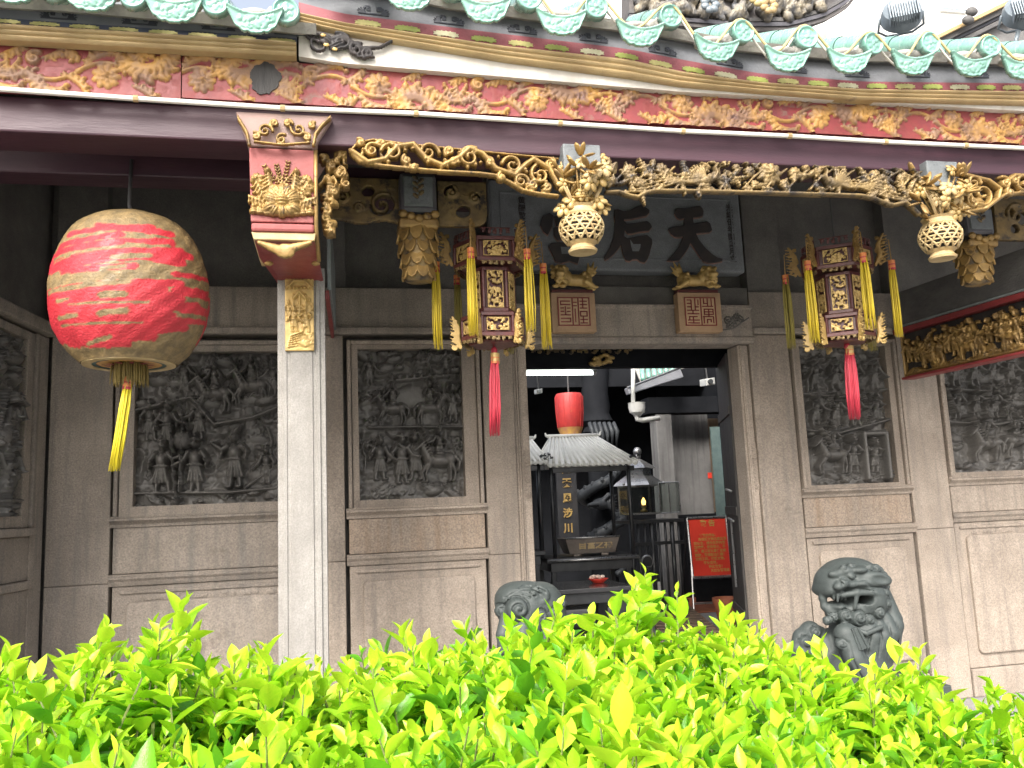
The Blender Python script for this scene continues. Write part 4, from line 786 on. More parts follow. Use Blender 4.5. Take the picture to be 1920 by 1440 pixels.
# ------------------------------------------------------------ gilded friezes
random.seed(31)
bk = PX(598, 226, 672, 450, 4.6, .0048)
for i in range(26):
    x, y = 606+random.random()**1.3*(55 if i < 16 else 25), 232+i*8.2; bk.hf.bump(*bk.uv(x, y), random.uniform(.02, .045), random.uniform(.02, .03), random.uniform(.02, .05), rot=random.uniform(0, 3), groove=.3, gn=4); bk.spiral(x+random.uniform(-8, 8), y, random.uniform(6, 10), random.uniform(0, 6), turns=1.1, dr=1, w0=.011, w1=.007, amp=.04)
person(bk.hf, *bk.uv(640, 312), .2, 1, .04); person(bk.hf, *bk.uv(618, 380), .2, -1, .045)
f1 = thing('carved_bracket', 'gilded bracket of figures and cloud curls tucked against the painted capital', 'bracket', tuple(P(630, 440, 4.6)))
bk.mesh('carving', 'gold', f1, openwork=True, back=.04)
Y1 = 4.475
f = PX(650, 250, 1052, 392, Y1, .0048)
rail = [(657, 282), (664, 294), (676, 304), (712, 311), (770, 317), (827, 322), (900, 326), (930, 330), (957, 343), (980, 357), (1010, 364), (1045, 368)]
f.path(rail, .011, .022); f.path([(657, 284), (670, 268), (700, 262), (760, 270), (860, 280), (960, 290), (1046, 298)], .006, .012)
S_ = [(660, 285), (690, 306), (722, 300), (745, 276), (775, 272), (800, 300), (830, 312), (862, 296), (880, 280), (905, 290), (930, 318), (965, 330), (985, 310), (1000, 300), (1030, 318), (1046, 350)]
f.path(S_, .017, .034)
for x, y, r, a, d in ((697, 284, 14, 1, 1), (735, 288, 20, 3, -1), (803, 288, 20, 0, 1), (762, 302, 9, 2, 1), (842, 286, 10, 4, -1), (880, 297, 22, 1, 1), (850, 306, 9, 0, 1), (917, 306, 9, 2, -1), (960, 312, 20, 3, -1), (976, 342, 15, 0, 1), (1012, 330, 20, 2, 1), (1030, 308, 11, 1, -1), (1000, 350, 10, 1, 1), (940, 334, 8, 2, 1), (675, 270, 8, 2, -1), (712, 272, 8, 0, 1), (776, 314, 7, 3, 1), (1024, 352, 9, 4, 1)):
    f.spiral(x, y, r, a, turns=1.35, dr=d, w0=.013, w1=.008, amp=.032)
for i in range(60): t = random.random(); x = 665+t*375; y = curve(S_ and sorted(rail), x)-random.uniform(4, 42); f.hf.bump(*f.uv(x, y), random.uniform(.01, .016), random.uniform(.008, .012), random.uniform(.02, .04), rot=random.uniform(0, 3))
fr1 = thing('openwork_frieze', 'gilded openwork frieze of vine scrolls between capital and flower basket', 'frieze', tuple(P(850, 325, Y1)))
f.mesh('carving', 'gold', fr1, openwork=True, back=.025)
f = PX(1128, 288, 1742, 405, Y1, .0050)
rail = [(1137, 361), (1160, 360), (1180, 367), (1195, 370), (1210, 362), (1225, 358), (1280, 358), (1447, 362), (1613, 367), (1640, 373), (1657, 380), (1673, 385), (1697, 380), (1713, 393), (1722, 402)]
f.path(rail, .012, .024)
u1, v1 = f.uv(1325, 338); phoenix(f.hf, u1, v1, .2, 1); u2, v2 = f.uv(1562, 345); phoenix(f.hf, u2, v2, .2, -1)
peony(f.hf, *f.uv(1443, 326), .075, .045)
for x, y, r in ((1405, 322, .035), (1490, 325, .04), (1470, 345, .03), (1415, 347, .03), (1380, 315, .025), (1510, 315, .025), (1640, 330, .04), (1690, 335, .035), (1180, 320, .04), (1240, 318, .04), (1205, 345, .03), (1150, 340, .03), (1700, 365, .03), (1660, 355, .03)): peony(f.hf, *f.uv(x, y), r, .035, rings=2)
for i in range(120):
    x = random.uniform(1135, 1725); y = random.uniform(303+(x-1135)*.02, curve(rail, x)-4); acanthus(f.hf, *f.uv(x, y), random.uniform(.05, .1), random.uniform(0, 6.28), random.uniform(-1, 1), .018, random.uniform(.014, .03), n=3)
for i in range(14): x = 1140+i*42; f.path([(x, 352+.01*(x-1140)), (x+18, 335), (x+40, 312+.02*(x-1140))], .007, .018)
UU_, VV_ = np.meshgrid(f.hf.u, f.hf.v); f.hf.h[VV_ > f.uv(1130, 296)[1]+(f.uv(1730, 319)[1]-f.uv(1130, 296)[1])*UU_/f.hf.w] = 0
fr2 = thing('openwork_frieze', 'shade-toned gilded frieze of two facing phoenixes among peonies above the doorway', 'frieze', tuple(P(1440, 360, Y1)))
f.mesh('carving', 'gold_shade', fr2, openwork=True, back=.025)  # frieze dimmed by colour to stand in shade
f = PX(1800, 322, 1985, 420, Y1, .0050)
f.path([(1806, 398), (1840, 393), (1862, 380), (1880, 367), (1910, 362), (1985, 366)], .012, .024); f.path([(1808, 330), (1850, 340), (1872, 356), (1868, 374), (1845, 392)], .016, .034)
for x, y, r, a, d in ((1838, 366, 22, 3, 1), (1822, 345, 12, 0, 1), (1880, 345, 10, 2, -1), (1915, 348, 15, 1, 1), (1900, 340, 8, 1, 1), (1945, 345, 16, 3, -1), (1820, 380, 11, 2, 1), (1890, 362, 7, 2, 1)): f.spiral(x, y, r, a, turns=1.35, dr=d, w0=.014, w1=.008, amp=.034)
f.path([(1880, 345), (1900, 330), (1930, 332), (1985, 345)], .015, .034); f.hf.bump(*f.uv(1832, 382), .05, .035, .04, groove=.3, gn=4)
fr3 = thing('openwork_frieze', 'gilded scroll frieze beyond the second flower basket near the cross beam', 'frieze', tuple(P(1890, 365, Y1)))
f.mesh('carving', 'gold', fr3, openwork=True, back=.025)
# ------------------------------------------------------------ hanging flower baskets
def basket(cx, ybot, scale, label, seed, tilt=0):
    random.seed(seed); b = P(cx, ybot, Y1+.05); s = scale
    t = thing('flower_basket', label, 'basket', tuple(b), group='hanging carved flower baskets')
    H = lambda z: z*s
    pr = [(.068, 0), (.072, .012), (.060, .022), (.056, .034), (.075, .05)]; MB().lathe([(r*s, z*s) for r, z in pr], (0, 0, 0), 28).build('foot', 'gold_pale', t, local=True, auto=.6)
    bel = [(.075, .05), (.098, .085), (.108, .12), (.104, .15), (.088, .178)]
    rad = lambda z: np.interp(z, [q[1] for q in bel], [q[0] for q in bel])
    mb = MB(); n = 13
    for k in range(n):
        for d in (-1, 1):
            pts = []
            for i in range(13): z = .05+.128*i/12; a = 2*math.pi*k/n+d*.9*(z-.05)/.128; r = rad(z); pts.append((r*s*math.cos(a), r*s*math.sin(a), z*s))
            mb.tube(pts, .0062*s, 5)
    for z in (.07, .0905, .111, .1315, .152): mb.tube([(rad(z)*s*math.cos(a), rad(z)*s*math.sin(a), z*s) for a in np.linspace(0, 2*math.pi, 37)], .0052*s, 5, cap=False)
    mb.build('lattice_bowl', 'gold_pale', t, local=True, smooth=True)
    MB().lathe([(r*s*.86, z*s) for r, z in bel], (0, 0, 0), 20).build('bowl_shade', 'wood_dark', t, local=True, smooth=True)  # added dark core, paints the shade seen through the lattice
    MB().lathe([(.088*s, .176*s), (.092*s, .186*s), (.08*s, .2*s), (.078*s, .215*s), (.088*s, .226*s), (.07*s, .232*s)], (0, 0, 0), 28).build('rim', 'gold_pale', t, local=True, auto=.6)
    for i in range(30):        # bouquet: each flower or leaf spray a piece of its own
        a = random.uniform(0, 6.28); q = random.uniform(.03, .16)*s; z = random.uniform(.21, .47)*s; q *= .75 if z < .25*s else 1; c = np.array([q*math.cos(a), -abs(q*math.sin(a))*.9, z]); mb = MB(); R = random.uniform(.032, .05)*s
        ax = Vector((random.uniform(-.6, .6), -1, random.uniform(-.2, .6))).normalized(); rot = ax.to_track_quat('Z', 'Y').to_matrix()
        if i % 3 < 2:
            for k in range(6):
                e = 2*math.pi*k/6; v = rot @ Vector((math.cos(e)*R*.75, math.sin(e)*R*.75, 0)); mb.ball(c+np.array(v), (R*.55, R*.4, R*.2), 8, rot @ Matrix.Rotation(e, 3, 'Z') @ Matrix.Rotation(.5, 3, 'Y'))
            mb.ball(c+np.array(rot @ Vector((0, 0, R*.2))), R*.35, 8); mb.tube([c, (0, 0, .2*s)], .006*s, 5); mb.build('flower', random.choice(('gold_pale', 'gold_flower', 'gold_flower')), t, local=True, smooth=True)
        else:
            for k in range(4):
                v = Vector((random.uniform(-1, 1), random.uniform(-.6, .1), random.uniform(-.4, 1))).normalized(); mb.ball(c+np.array(v)*R*1.1, (R*1.0, R*.42, R*.16), 8, v.to_track_quat('X', 'Z').to_matrix())
            mb.tube([c, (0, 0, .2*s)], .006*s, 5); mb.build('leaf_spray', 'gold', t, local=True, smooth=True)
    for q in range(5): x = random.uniform(-.1, .1)*s; MB().tube([(x*.4, -.04*s, .2*s), (x, -.07*s, .3*s), (x*1.3, -.05*s, .40*s)], [.006*s, .006*s, .004*s], 6).ball((x*1.3, -.05*s, .41*s), .014*s, 8).build('bud', 'gold_pale', t, local=True, smooth=True)
    top = (3.53-b[2]); hang = .085*s
    MB().lathe([(.06*s, .22*s), (.075*s, .36*s), (.075*s, top-.13)], (0, .02, 0), 4).build('hanger_neck', 'post_dark', t, local=True, bevel=.004)
    MB().box((-hang, -hang+.02, top-.13), (hang, hang+.02, top-.105)).box((-hang*1.12, -hang*1.12+.02, top-.105), (hang*1.12, hang*1.12+.02, top+.06)).build('hanger_block', 'post_grey', t, local=True, bevel=.008)
    return t
basket(1093, 474, 1.17, 'pale lattice basket of carved flowers hanging before the plaque', 41)
basket(1768, 486, 1.17, 'pale lattice basket of carved flowers hanging beside the gilded cross beam', 47)
# ------------------------------------------------------------ bracket posts with scaled buds
def bud_post(cx, label, px, wings, seed):
    random.seed(seed); b = P(cx, px[2], YC); k = .00325*1.02
    t = thing('bud_post', label, 'bracket', tuple(b), group='brackets ending in scaled gilded buds')
    h = (px[2]-px[1])*k; r = .118
    MB().lathe([(.05, 0), (.085, .01), (.1, h*.3), (r, h*.62), (r*.93, h*.82), (r*.8, h*.9)], (0, .05, 0), 24).build('bud_core', 'gold_shade', t, local=True, smooth=True)
    for ring in range(4):
        z = h*(.08+.2*ring); rr = np.interp(z, [0, h*.3, h*.62, h*.82], [.085, .103, r+.004, r*.97]); n = 9
        for i in range(n):
            a = 2*math.pi*(i+.5*(ring % 2))/n
            if math.sin(a) > .75: continue
            rot = Matrix.Rotation(a, 3, 'Z') @ Matrix.Rotation(R_(-14), 3, 'Y')
            poly = [(-.034, .045), (-.037, .01), (-.024, -.022), (0, -.034), (.024, -.022), (.037, .01), (.034, .045)]
            mb = MB().prism([(p*1.05, q*1.25) for p, q in poly], (0, 0, 0), (0, 1, 0), (0, 0, 1), (1, 0, 0), -.004, .012)
            mb.v = [tuple(np.array(rot @ Vector(v))+np.array([math.cos(a)*rr, .05+math.sin(a)*rr, z+.02])) for v in mb.v]; mb.build('scale', 'gold', t, local=True, bevel=.004)
    zc = h*.82
    MB().box((-.125, -.07, zc), (.125, .17, h)).build('gilt_cap', 'gold', t, local=True, bevel=.02)
    for i in range(5): x = -.1+.05*i; MB().ball((x, -.075, h-.01+.014*abs(i-2)), (.03, .02, .026), 10).build('cap_lobe', 'gold', t, local=True, smooth=True)
    top = (px[2]-px[0])*k; hw = .118
    MB().box((-hw, -.06, h+.03), (hw, .17, top)).build('post', 'post_dark', t, local=True, bevel=.03)
    MB().box((-hw*.78, -.068, h+.07), (hw*.78, -.055, top-.03)).build('post_face', 'post_grey', t, local=True, bevel=.012)
    hf = HF(.09, .17, .005); random.seed(seed)
    for i in range(7): acanthus(hf, .045, .02+.02*i, .045, 1.57+(-1)**i*.8, 0, .014, .006, n=3)
    hf.mesh('painted_spray', 'gold_shade', t, (-.045, -.0685, h+.1), Xx, Zz, Ny, openwork=True, back=.0, local=True)
    for (x0, y0, x1, y1, sp, holes) in wings:
        f = PX(x0, y0, x1, y1, YC+.04, .0055); U, V = np.meshgrid(f.hf.u, f.hf.v); f.hf.h[:] = .018+.003*smooth_noise(*U.shape, 6); f.hf.m[:] = 1
        for (x, y, r) in holes: f.hf.cut(*f.uv(x, y), r*f.k, r*f.k*.82, .5)
        for (x, y, r, a, d) in sp: f.spiral(x, y, r, a, turns=1.2, dr=d, w0=.016, w1=.009, amp=.034)
        d = np.minimum(np.minimum(V-.012, f.hf.hh-.004-V), np.minimum(U+.1 if x0 < cx-40 else U+.1, f.hf.w-.01-U+(.1 if x1 < cx else 0))); rc = .07
        if x0 > cx: f.hf.h[np.hypot(np.maximum(0, U-(f.hf.w-rc)), np.maximum(0, rc-V)) > rc] = 0
        f.hf.h[(V < .018+.012*np.sin(U*22)) & (x1 < cx)] = 0
        f.mesh('scroll_wing', 'gold_shade', t, openwork=True, back=.03)
    return t
bud_post(787, 'dark post with a scaled gilded bud between scroll wings near the column', (318, 408, 526), [(612, 338, 750, 420, [(716, 386, 24, 1, 1), (640, 372, 15, 2, -1), (672, 392, 10, 0, 1)], [(716, 386, 24), (640, 368, 16), (672, 388, 10), (690, 360, 12)]),
         (822, 344, 910, 424, [(845, 362, 12, 1, -1), (890, 375, 10, 2, 1)], [(845, 360, 13), (868, 398, 13), (888, 372, 10)])], 5)
bud_post(1842, 'dark post with a scaled gilded bud above the right cross beam', (360, 436, 532), [(1868, 378, 1990, 450, [(1900, 405, 18, 1, 1), (1945, 400, 16, 2, -1)], [(1890, 400, 9), (1915, 410, 12), (1900, 430, 8), (1945, 400, 14), (1965, 430, 9)])], 8)
# ------------------------------------------------------------ cross beam on the right, running to the front column
xb = thing('cross_beam', 'weathered plank beam with a gilded figure panel under it, right of the doorway', 'beam', (5.05, 6.0, 2.55))
sp = R_(5); bd = np.array([math.sin(sp), -math.cos(sp), 0]); bn = np.array([-math.cos(sp), -math.sin(sp), 0]); bo = np.array([4.985, 6.74, 0])
def bbox(name, s0, s1, z0, z1, t0, t1, m, bevel=.006): return MB().prism([(s0, z0), (s1, z0), (s1, z1), (s0, z1)], bo, bd, Zz, bn, t0, t1).build(name, m, xb, bevel=bevel)
bbox('plank', 0, 1.6, 3.03, 3.33, -.06, 0, 'wood_grey'); bbox('plank_edge', 0, 1.6, 3.005, 3.027, -.06, .012, 'plank_blue'); bbox('red_rail', 0, 1.6, 2.955, 3.002, -.08, .02, 'lacquer_red'); bbox('panel_back', .06, 1.6, 2.56, 2.952, -.1, -.05, 'wood_dark'); bbox('panel_base', .06, 1.6, 2.535, 2.557, -.1, .03, 'lacquer_red')
hf = HF(1.5, .37, .0058); random.seed(77)
for i in range(17): person(hf, .06+i*.088, .05+random.uniform(0, .09), random.uniform(.2, .26), random.choice((-1, 1)), .045, weapon=random.choice((None, (.3, .8), (.8, .3))), hat=random.randint(0, 2))
for i in range(3): horse(hf, .3+.42*i, .04, .24, -1, .045)
rocks(hf, 0, 1.5, 0, .05, 26, .04); hf.path([(.008, 0), (.008, .37)], .014, .05); hf.path([(0, .015), (1.5, .015)], .016, .045)
for i in range(20): spiral(hf, random.uniform(.05, 1.45), random.uniform(.3, .36), .022, i, 1.1, 1, .008, .005, .03)
hf.mesh('figure_carving', 'gold', xb, bo+bd*.06+np.array([0, 0, 2.562])-bn*.048, bd, Zz, bn, openwork=True, back=.0)
# ------------------------------------------------------------ tassels and lanterns
def tassel(parent, a, b, r0, r1, m, n=34, band=True, seed=1, bandm=('tassel_orange', 'tassel_red'), name='tassel', sway=0):
    "bundle of strands from a to b (world), bound at the head"
    rnd = random.Random(seed); a, b = np.array(a, float), np.array(b, float); mb = MB(); L = np.linalg.norm(b-a); d = (b-a)/L
    for i in range(n):
        q = math.sqrt(rnd.random()); t = rnd.random()*6.283; o0 = np.array([math.cos(t), math.sin(t), 0])*r0*q*.9; o1 = np.array([math.cos(t+rnd.uniform(-.3, .3)), math.sin(t), 0])*r1*q; e = L*(1-.07*rnd.random()**2)
        mid = np.array([rnd.uniform(-1, 1), rnd.uniform(-1, 1), 0])*r1*.18+np.array([sway, 0, 0])
        mb.tube([a+o0, a+d*e*.3+o0*.3+o1*.7+mid*.6, a+d*e*.65+o1*.92+mid, a+d*e+o1], [r0*.2, r0*.2, r0*.19, r0*.07], 5)
    t = mb.build(name, m, parent, smooth=True)
    if band:
        for k, (z0, z1, mm) in enumerate(((-.005, .022, bandm[0]), (.0225, .03, bandm[1]), (.0305, .05, bandm[0]), (.0505, .065, bandm[1]))):
            MB().tube([a+d*z0, a+d*z1], r0*1.12, 12).build('binding', mm, t)
    return t
L0 = P(243, 684, 5.0); k = .00281
big = thing('red_lantern', 'large worn red barrel lantern with a yellow tassel, hanging left of the column', 'lantern', tuple(L0))
prof = [(84, 0), (104, 13), (124, 38), (140, 68), (147, 106), (147, 140), (141, 178), (130, 212), (112, 242), (88, 262), (58, 274), (30, 279)]
pz = np.array([q[1] for q in prof]); pr = np.array([q[0] for q in prof]); nz, nt = 130, 220; zz = np.linspace(0, 279, nz); rr = np.interp(zz, pz, pr)
ker = np.ones(9)/9; rs = np.convolve(np.pad(rr, 4, 'edge'), ker, 'valid'); th = np.linspace(0, 2*math.pi, nt, endpoint=False)
TT, ZZ = np.meshgrid(th, zz); RR = rs[:, None]*(1+.006*np.sin(TT*9+ZZ*.05)+.004*np.sin(TT*23-ZZ*.21)+.006*smooth_noise(nz, nt, 9))
Vx = np.stack([RR*np.cos(TT)*k, RR*np.sin(TT)*k, ZZ*k*1.1], -1).reshape(-1, 3)
px = 241+RR*np.cos(TT)*np.where(np.sin(TT) > 0, -1, 1); py = 672-1.04*ZZ+(1-np.abs(np.sin(TT)))*RR*.13
reds = [(88, 566, 350, 546, 7), (120, 531, 278, 521, 6), (92, 520, 345, 488, 12), (110, 505, 350, 495, 5), (112, 495, 330, 470, 10), (108, 575, 318, 560, 14), (105, 592, 318, 590, 22), (112, 620, 318, 615, 20), (125, 637, 300, 634, 14), (318, 575, 345, 575, 13), (320, 606, 340, 604, 5), (205, 443, 330, 450, 7), (130, 478, 250, 460, 6), (345, 560, 388, 560, 9), (352, 592, 386, 592, 7), (340, 530, 388, 528, 5), (300, 610, 384, 612, 5), (290, 500, 350, 505, 9), (300, 630, 350, 622, 9), (320, 590, 372, 585, 8), (150, 650, 260, 652, 7), (300, 475, 360, 490, 8), (150, 455, 300, 440, 6)]
cuts = [(135, 580, 159, 578, 3.4), (137, 610, 176, 606, 3.6), (221, 573, 260, 570, 6), (218, 604, 264, 599, 5), (220, 527, 262, 521, 4), (118, 543, 160, 536, 5), (112, 563, 270, 549, 4.5), (240, 505, 300, 498, 5), (98, 540, 135, 532, 6), (190, 652, 232, 641, 3.5), (150, 558, 240, 552, 3), (160, 588, 300, 584, 2.2), (140, 622, 290, 618, 1.8), (120, 500, 330, 476, 3), (100, 553, 330, 533, 2.5), (120, 508, 160, 500, 1.5), (118, 500, 158, 492, 1.5), (262, 478, 300, 480, 4)]
def seg(px, py, x0, y0, x1, y1): t = np.clip(((px-x0)*(x1-x0)+(py-y0)*(y1-y0))/((x1-x0)**2+(y1-y0)**2), 0, 1); return np.hypot(px-x0-t*(x1-x0), (py-y0-t*(y1-y0)))
pm = np.zeros_like(px); wob = smooth_noise(nz, nt, 3)*3.5
for r_ in reds: pm = np.maximum(pm, np.clip((r_[4]-seg(px, py, *r_[:4])+wob)*1.1+.5, 0, 1))
for c_ in cuts: pm = np.minimum(pm, 1-np.clip((c_[4]-seg(px, py, *c_[:4])+wob*.6)*1.1+.5, 0, 1))
dia = (np.abs(((TT*16+ZZ*.085) % 1)-.5) > .40) | (np.abs(((TT*16-ZZ*.085) % 1)-.5) > .40)
Vx = Vx*(1+(.006*dia)[..., None].reshape(-1, 1)*np.array([1, 1, 0]))
I = np.arange(nz*nt).reshape(nz, nt); In = np.roll(I, -1, 1); Fq = np.stack([I[:-1], In[:-1], In[1:], I[1:]], -1).reshape(-1, 4)
mesh_np('shell', Vx, Fq, 'lantern_skin', big, True, True, pm.ravel())
for nm, r0, r1, z, m in (('bottom_disc', 0, 50, 3, 'lantern_ochre'), ('bottom_ring', 50, 60, 2, 'lantern_ochre'), ('green_ring', 60, 68, 1, 'lantern_ring'), ('cream_ring', 68, 86, 0, 'gold_pale')):
    MB().lathe([(max(r0, .1)*k, z*k-.004), (r1*k, z*k-.004), (r1*k, z*k+.004), (max(r0, .1)*k, z*k+.004)], (0, 0, 0), 48, cap=False).build(nm, m, big, local=True)
random.seed(4)
for i in range(10): a = i*.628; MB().ball((36*k*math.cos(a), 36*k*math.sin(a), -.006), (.03, .014, .002), 8, Matrix.Rotation(a, 3, 'Z')).build('painted_petal', 'lacquer_red', big, local=True)
mb = MB()
for i in range(150): a = random.random()*6.28; q = random.uniform(.6, 1)*34*k; mb.tube([(q*math.cos(a)*.85, q*math.sin(a)*.85, .02), (q*math.cos(a), q*math.sin(a), -.02), (q*1.06*math.cos(a), q*1.06*math.sin(a), -random.uniform(.085, .125))], [.005, .005, .002], 4)
mb.build('brush_collar', 'brush', big, local=True)
tassel(big, P(241, 709, 5.0), P(213, 884, 4.98), .021, .03, 'tassel_lemon', 40, seed=3)
MB().tube([L0+np.array([0, 0, .86]), P(242, 385, 5.05), P(246, 330, 5.1)+np.array([0, 0, .1])], .011, 8).build('hanging_cord', 'cable', big, smooth=True)
# palace lanterns
def filigree(w_, h_, seed, dens=.5):
    rnd = random.Random(seed); hf = HF(w_, h_, .0042); s = random.getstate(); random.seed(seed)
    for i in range(int(w_*h_*5200*dens)): spiral(hf, random.uniform(0, w_), random.uniform(0, h_), random.uniform(.008, .017), random.uniform(0, 6), 1, random.choice((-1, 1)), .0038, .003, .009, bead=False)
    for a in (((0, 0), (w_, 0)), ((0, h_), (w_, h_)), ((0, 0), (0, h_)), ((w_, 0), (w_, h_))): hf.path(a, .006, .009)
    random.setstate(s); return hf
def shared(hf, name, m): o = hf.mesh(name, m, None, (-hf.w/2, 0, 0), Xx, Zz, Ny, openwork=True, back=.003); me = o.data; bpy.data.objects.remove(o); return me
fil_top, fil_mid, fil_bot = shared(filigree(.165, .1, 1), 'gilt_panel', 'gold_bright'), shared(filigree(.105, .25, 2), 'gilt_panel', 'gold_bright'), shared(filigree(.145, .085, 3), 'gilt_panel', 'gold_bright')
def fringe_hf(w_):
    hf = HF(w_, .035, .004)
    for i in range(5): spiral(hf, w_*(i+.5)/5, .019, .013, i*1.5, 1.1, (-1)**i, .005, .0035, .008)
    hf.path([(0, .032), (w_, .032)], .004, .008); return hf
fr_ = shared(fringe_hf(.16), 'fringe', 'gold_shade')
def curl_hf(w_, h_, seed):
    s = random.getstate(); random.seed(seed); hf = HF(w_, h_, .0042)
    hf.path([(.01, .02), (w_*.4, h_*.35), (w_*.35, h_*.65), (w_*.7, h_*.92)], [.012, .02, .016, .008], .018)
    for i in range(12): t = i/12; spiral(hf, w_*(.25+.5*random.random()), h_*(.08+.8*t), random.uniform(.012, .024), random.uniform(0, 6), 1.1, random.choice((-1, 1)), .006, .004, .016)
    for i in range(9): t = i/9; hf.path([(w_*.4, h_*(.1+.8*t)), (w_*.9, h_*(.16+.8*t))], [.008, .003], .014)
    random.setstate(s); return hf
ct, cb = shared(curl_hf(.11, .26, 4), 'corner_dragon', 'gold'), shared(curl_hf(.08, .24, 6), 'corner_carving', 'gold_bright')
def ring(rad, z0, z1, t, ang):
    mb = MB()
    for i in range(6):
        a0, a1 = ang+i*math.pi/3, ang+(i+1)*math.pi/3; p0, p1 = np.array([math.cos(a0), math.sin(a0), 0])*rad, np.array([math.cos(a1), math.sin(a1), 0])*rad; q0, q1 = p0*(1-t/rad), p1*(1-t/rad)
        z = lambda p, v: p+np.array([0, 0, v]); mb.hexa([z(p0, z0), z(p1, z0), z(q1, z0), z(q0, z0)], [z(p0, z1), z(p1, z1), z(q1, z1), z(q0, z1)])
    return mb
def palace_lantern(cx, cy, Y, ang, label, tass, red, seed):
    b = P(cx, cy, Y); t = thing('palace_lantern', label, 'lantern', tuple(b), group='hexagonal palace lanterns'); g = R_(ang)
    tiers = [(.215, 0, .16, fil_bot, .037), (.165, .17, .47, fil_mid, .025), (.25, .49, .655, fil_top, .032)]
    for (rad, z0, z1, fme, off) in tiers:
        tr = .022; mb = ring(rad, z0, z0+.026, tr, g); ring2 = ring(rad, z1-.026, z1, tr, g); mb.add(ring2.v, ring2.f)
        for i in range(6): a = g+i*math.pi/3; c = np.array([math.cos(a), math.sin(a)])*(rad-.012); mb.tube([(c[0], c[1], z0+.026), (c[0], c[1], z1-.026)], .013, 6)
        fm = mb.build('tier_frame', 'lacquer_maroon', t, local=True, bevel=.003)
        r2 = rad*math.cos(math.pi/6)
        for i in range(6):
            a = g+(i+.5)*math.pi/3; o = bpy.data.objects.new('gilt_panel', fme); COL.objects.link(o); o.parent = t; LOC[o.name] = wl_of(t)
            o.location = (math.cos(a)*(r2-.004), math.sin(a)*(r2-.004), z0+off); o.rotation_euler.z = a+math.pi/2
            o = bpy.data.objects.new('fringe', fr_); COL.objects.link(o); o.parent = t; LOC[o.name] = wl_of(t); o.location = (math.cos(a)*(r2-.001), math.sin(a)*(r2-.001), z0-.036); o.rotation_euler.z = a+math.pi/2; o.scale.x = rad/.19
        MB().lathe([((rad-.03)*1.0, z0+.004), ((rad-.03), z1-.004)], (0, 0, 0), 6).build('inner_screen', 'lacquer_maroon', t, local=True).rotation_euler.z = g
    for i in range(6):
        a = g+i*math.pi/3
        for me, rad, z in ((ct, .25, .50), (cb, .215, -.06)):
            o = bpy.data.objects.new('corner_dragon' if me is ct else 'corner_carving', me); COL.objects.link(o); o.parent = t; LOC[o.name] = wl_of(t); o.location = (math.cos(a)*(rad+(.055 if me is ct else .035)), math.sin(a)*(rad+(.055 if me is ct else .035)), z); o.rotation_euler.z = a
        tip = np.array([math.cos(a)*.365, math.sin(a)*.365, .585]); MB().tube([(math.cos(a)*.31, math.sin(a)*.31, .70), (math.cos(a)*.36, math.sin(a)*.36, .69), tip-np.array([0, 0, .06])], .004, 5).build('hook', 'gold', t, local=True)
        tw = b+tip-np.array([0, 0, .055]); nz_ = -1 if math.sin(a) < .3 else 0
        L = .56+.03*math.sin(i*2.1+seed); e = tw+np.array([0, 0, -L]); sw = 0
        if (seed, i) in tass: e = b+np.array(tass[(seed, i)])
        tassel(t, tw, e, .021, .034, 'tassel_yellow' if math.sin(a) < .3 else 'tassel_yellow_shade', 26, seed=seed*10+i)  # far-side tassels take the darker yellow as painted shade
    MB().lathe([(.16, -.03), (.165, -.02), (.16, -.012)], (0, 0, 0), 6).build('base_plate', 'lacquer_maroon', t, local=True)
    r0, r1 = np.array(P(*red[0], Y)), np.array(P(*red[1], Y)); MB().tube([b+np.array([0, 0, -.02]), r0], .006, 6).ball((b+r0)/2-np.array([0, 0, .02]), (.022, .022, .03), 10).build('red_knot', 'tassel_red', t, smooth=True)
    tassel(t, r0, r1, .027, .042, 'tassel_red', 36, seed=seed+50, bandm=('gold_bright', 'tassel_orange'), name='red_tassel')
    hf = fringe_hf(.2)
    for i in range(6): a = g+(i+.5)*math.pi/3; hf.mesh('crest', 'lacquer_maroon', t, np.array([math.cos(a)*.213-math.cos(a+1.57)*.1, math.sin(a)*.213-math.sin(a+1.57)*.1, .655]), (math.cos(a+1.57), math.sin(a+1.57), 0), (0, 0, 1.6), (math.cos(a), math.sin(a), 0), openwork=True, back=.003, local=True)
    MB().tube([(0, 0, .66), (0, 0, 4.55-b[2])], .008, 6).build('hanging_cord', 'cable', t, local=True)
    return t
palace_lantern(925, 640, 5.45, 0, 'hexagonal gilded palace lantern with yellow tassels beside the left door jamb', {}, ((928, 664), (930, 818)), 1)
palace_lantern(1583, 637, 5.45, 25, 'hexagonal gilded palace lantern with yellow tassels, right of the doorway', {}, ((1592, 650), (1603, 787)), 2)
# ------------------------------------------------------------ name plaque over the door
plq = thing('stone_plaque', 'grey stone name plaque with three large raised black characters', 'plaque', tuple(P(1155, 512, 6.75)))
q0, q1 = P(915, 349, 6.75), P(1397, 512, 6.75)
box('slab', (q0[0], 6.74, q1[2]), (q1[0]-.0, 6.9, q0[2]+.06), 'plaque_stone', plq, bevel=.02)
i0, i1 = (q0[0]+.09, q1[2]+.1), (q1[0]-.09, q0[2]-.05)
for a, b in (((i0[0], i0[1]), (i1[0], i0[1]+.012)), ((i0[0], i1[1]-.012), (i1[0], i1[1])), ((i0[0], i0[1]+.013), (i0[0]+.012, i1[1]-.013)), ((i1[0]-.012, i0[1]+.013), (i1[0], i1[1]-.013))): box('border_bead', (a[0], 6.73, a[1]), (b[0], 6.745, b[1]), 'plaque_stone', plq, bevel=.003)
z4 = lambda pts: [(1130+x/8.727, 370+y/8.727) for x, y in pts]; z6 = lambda pts: [(960+x/4, 360+y/4) for x, y in pts]
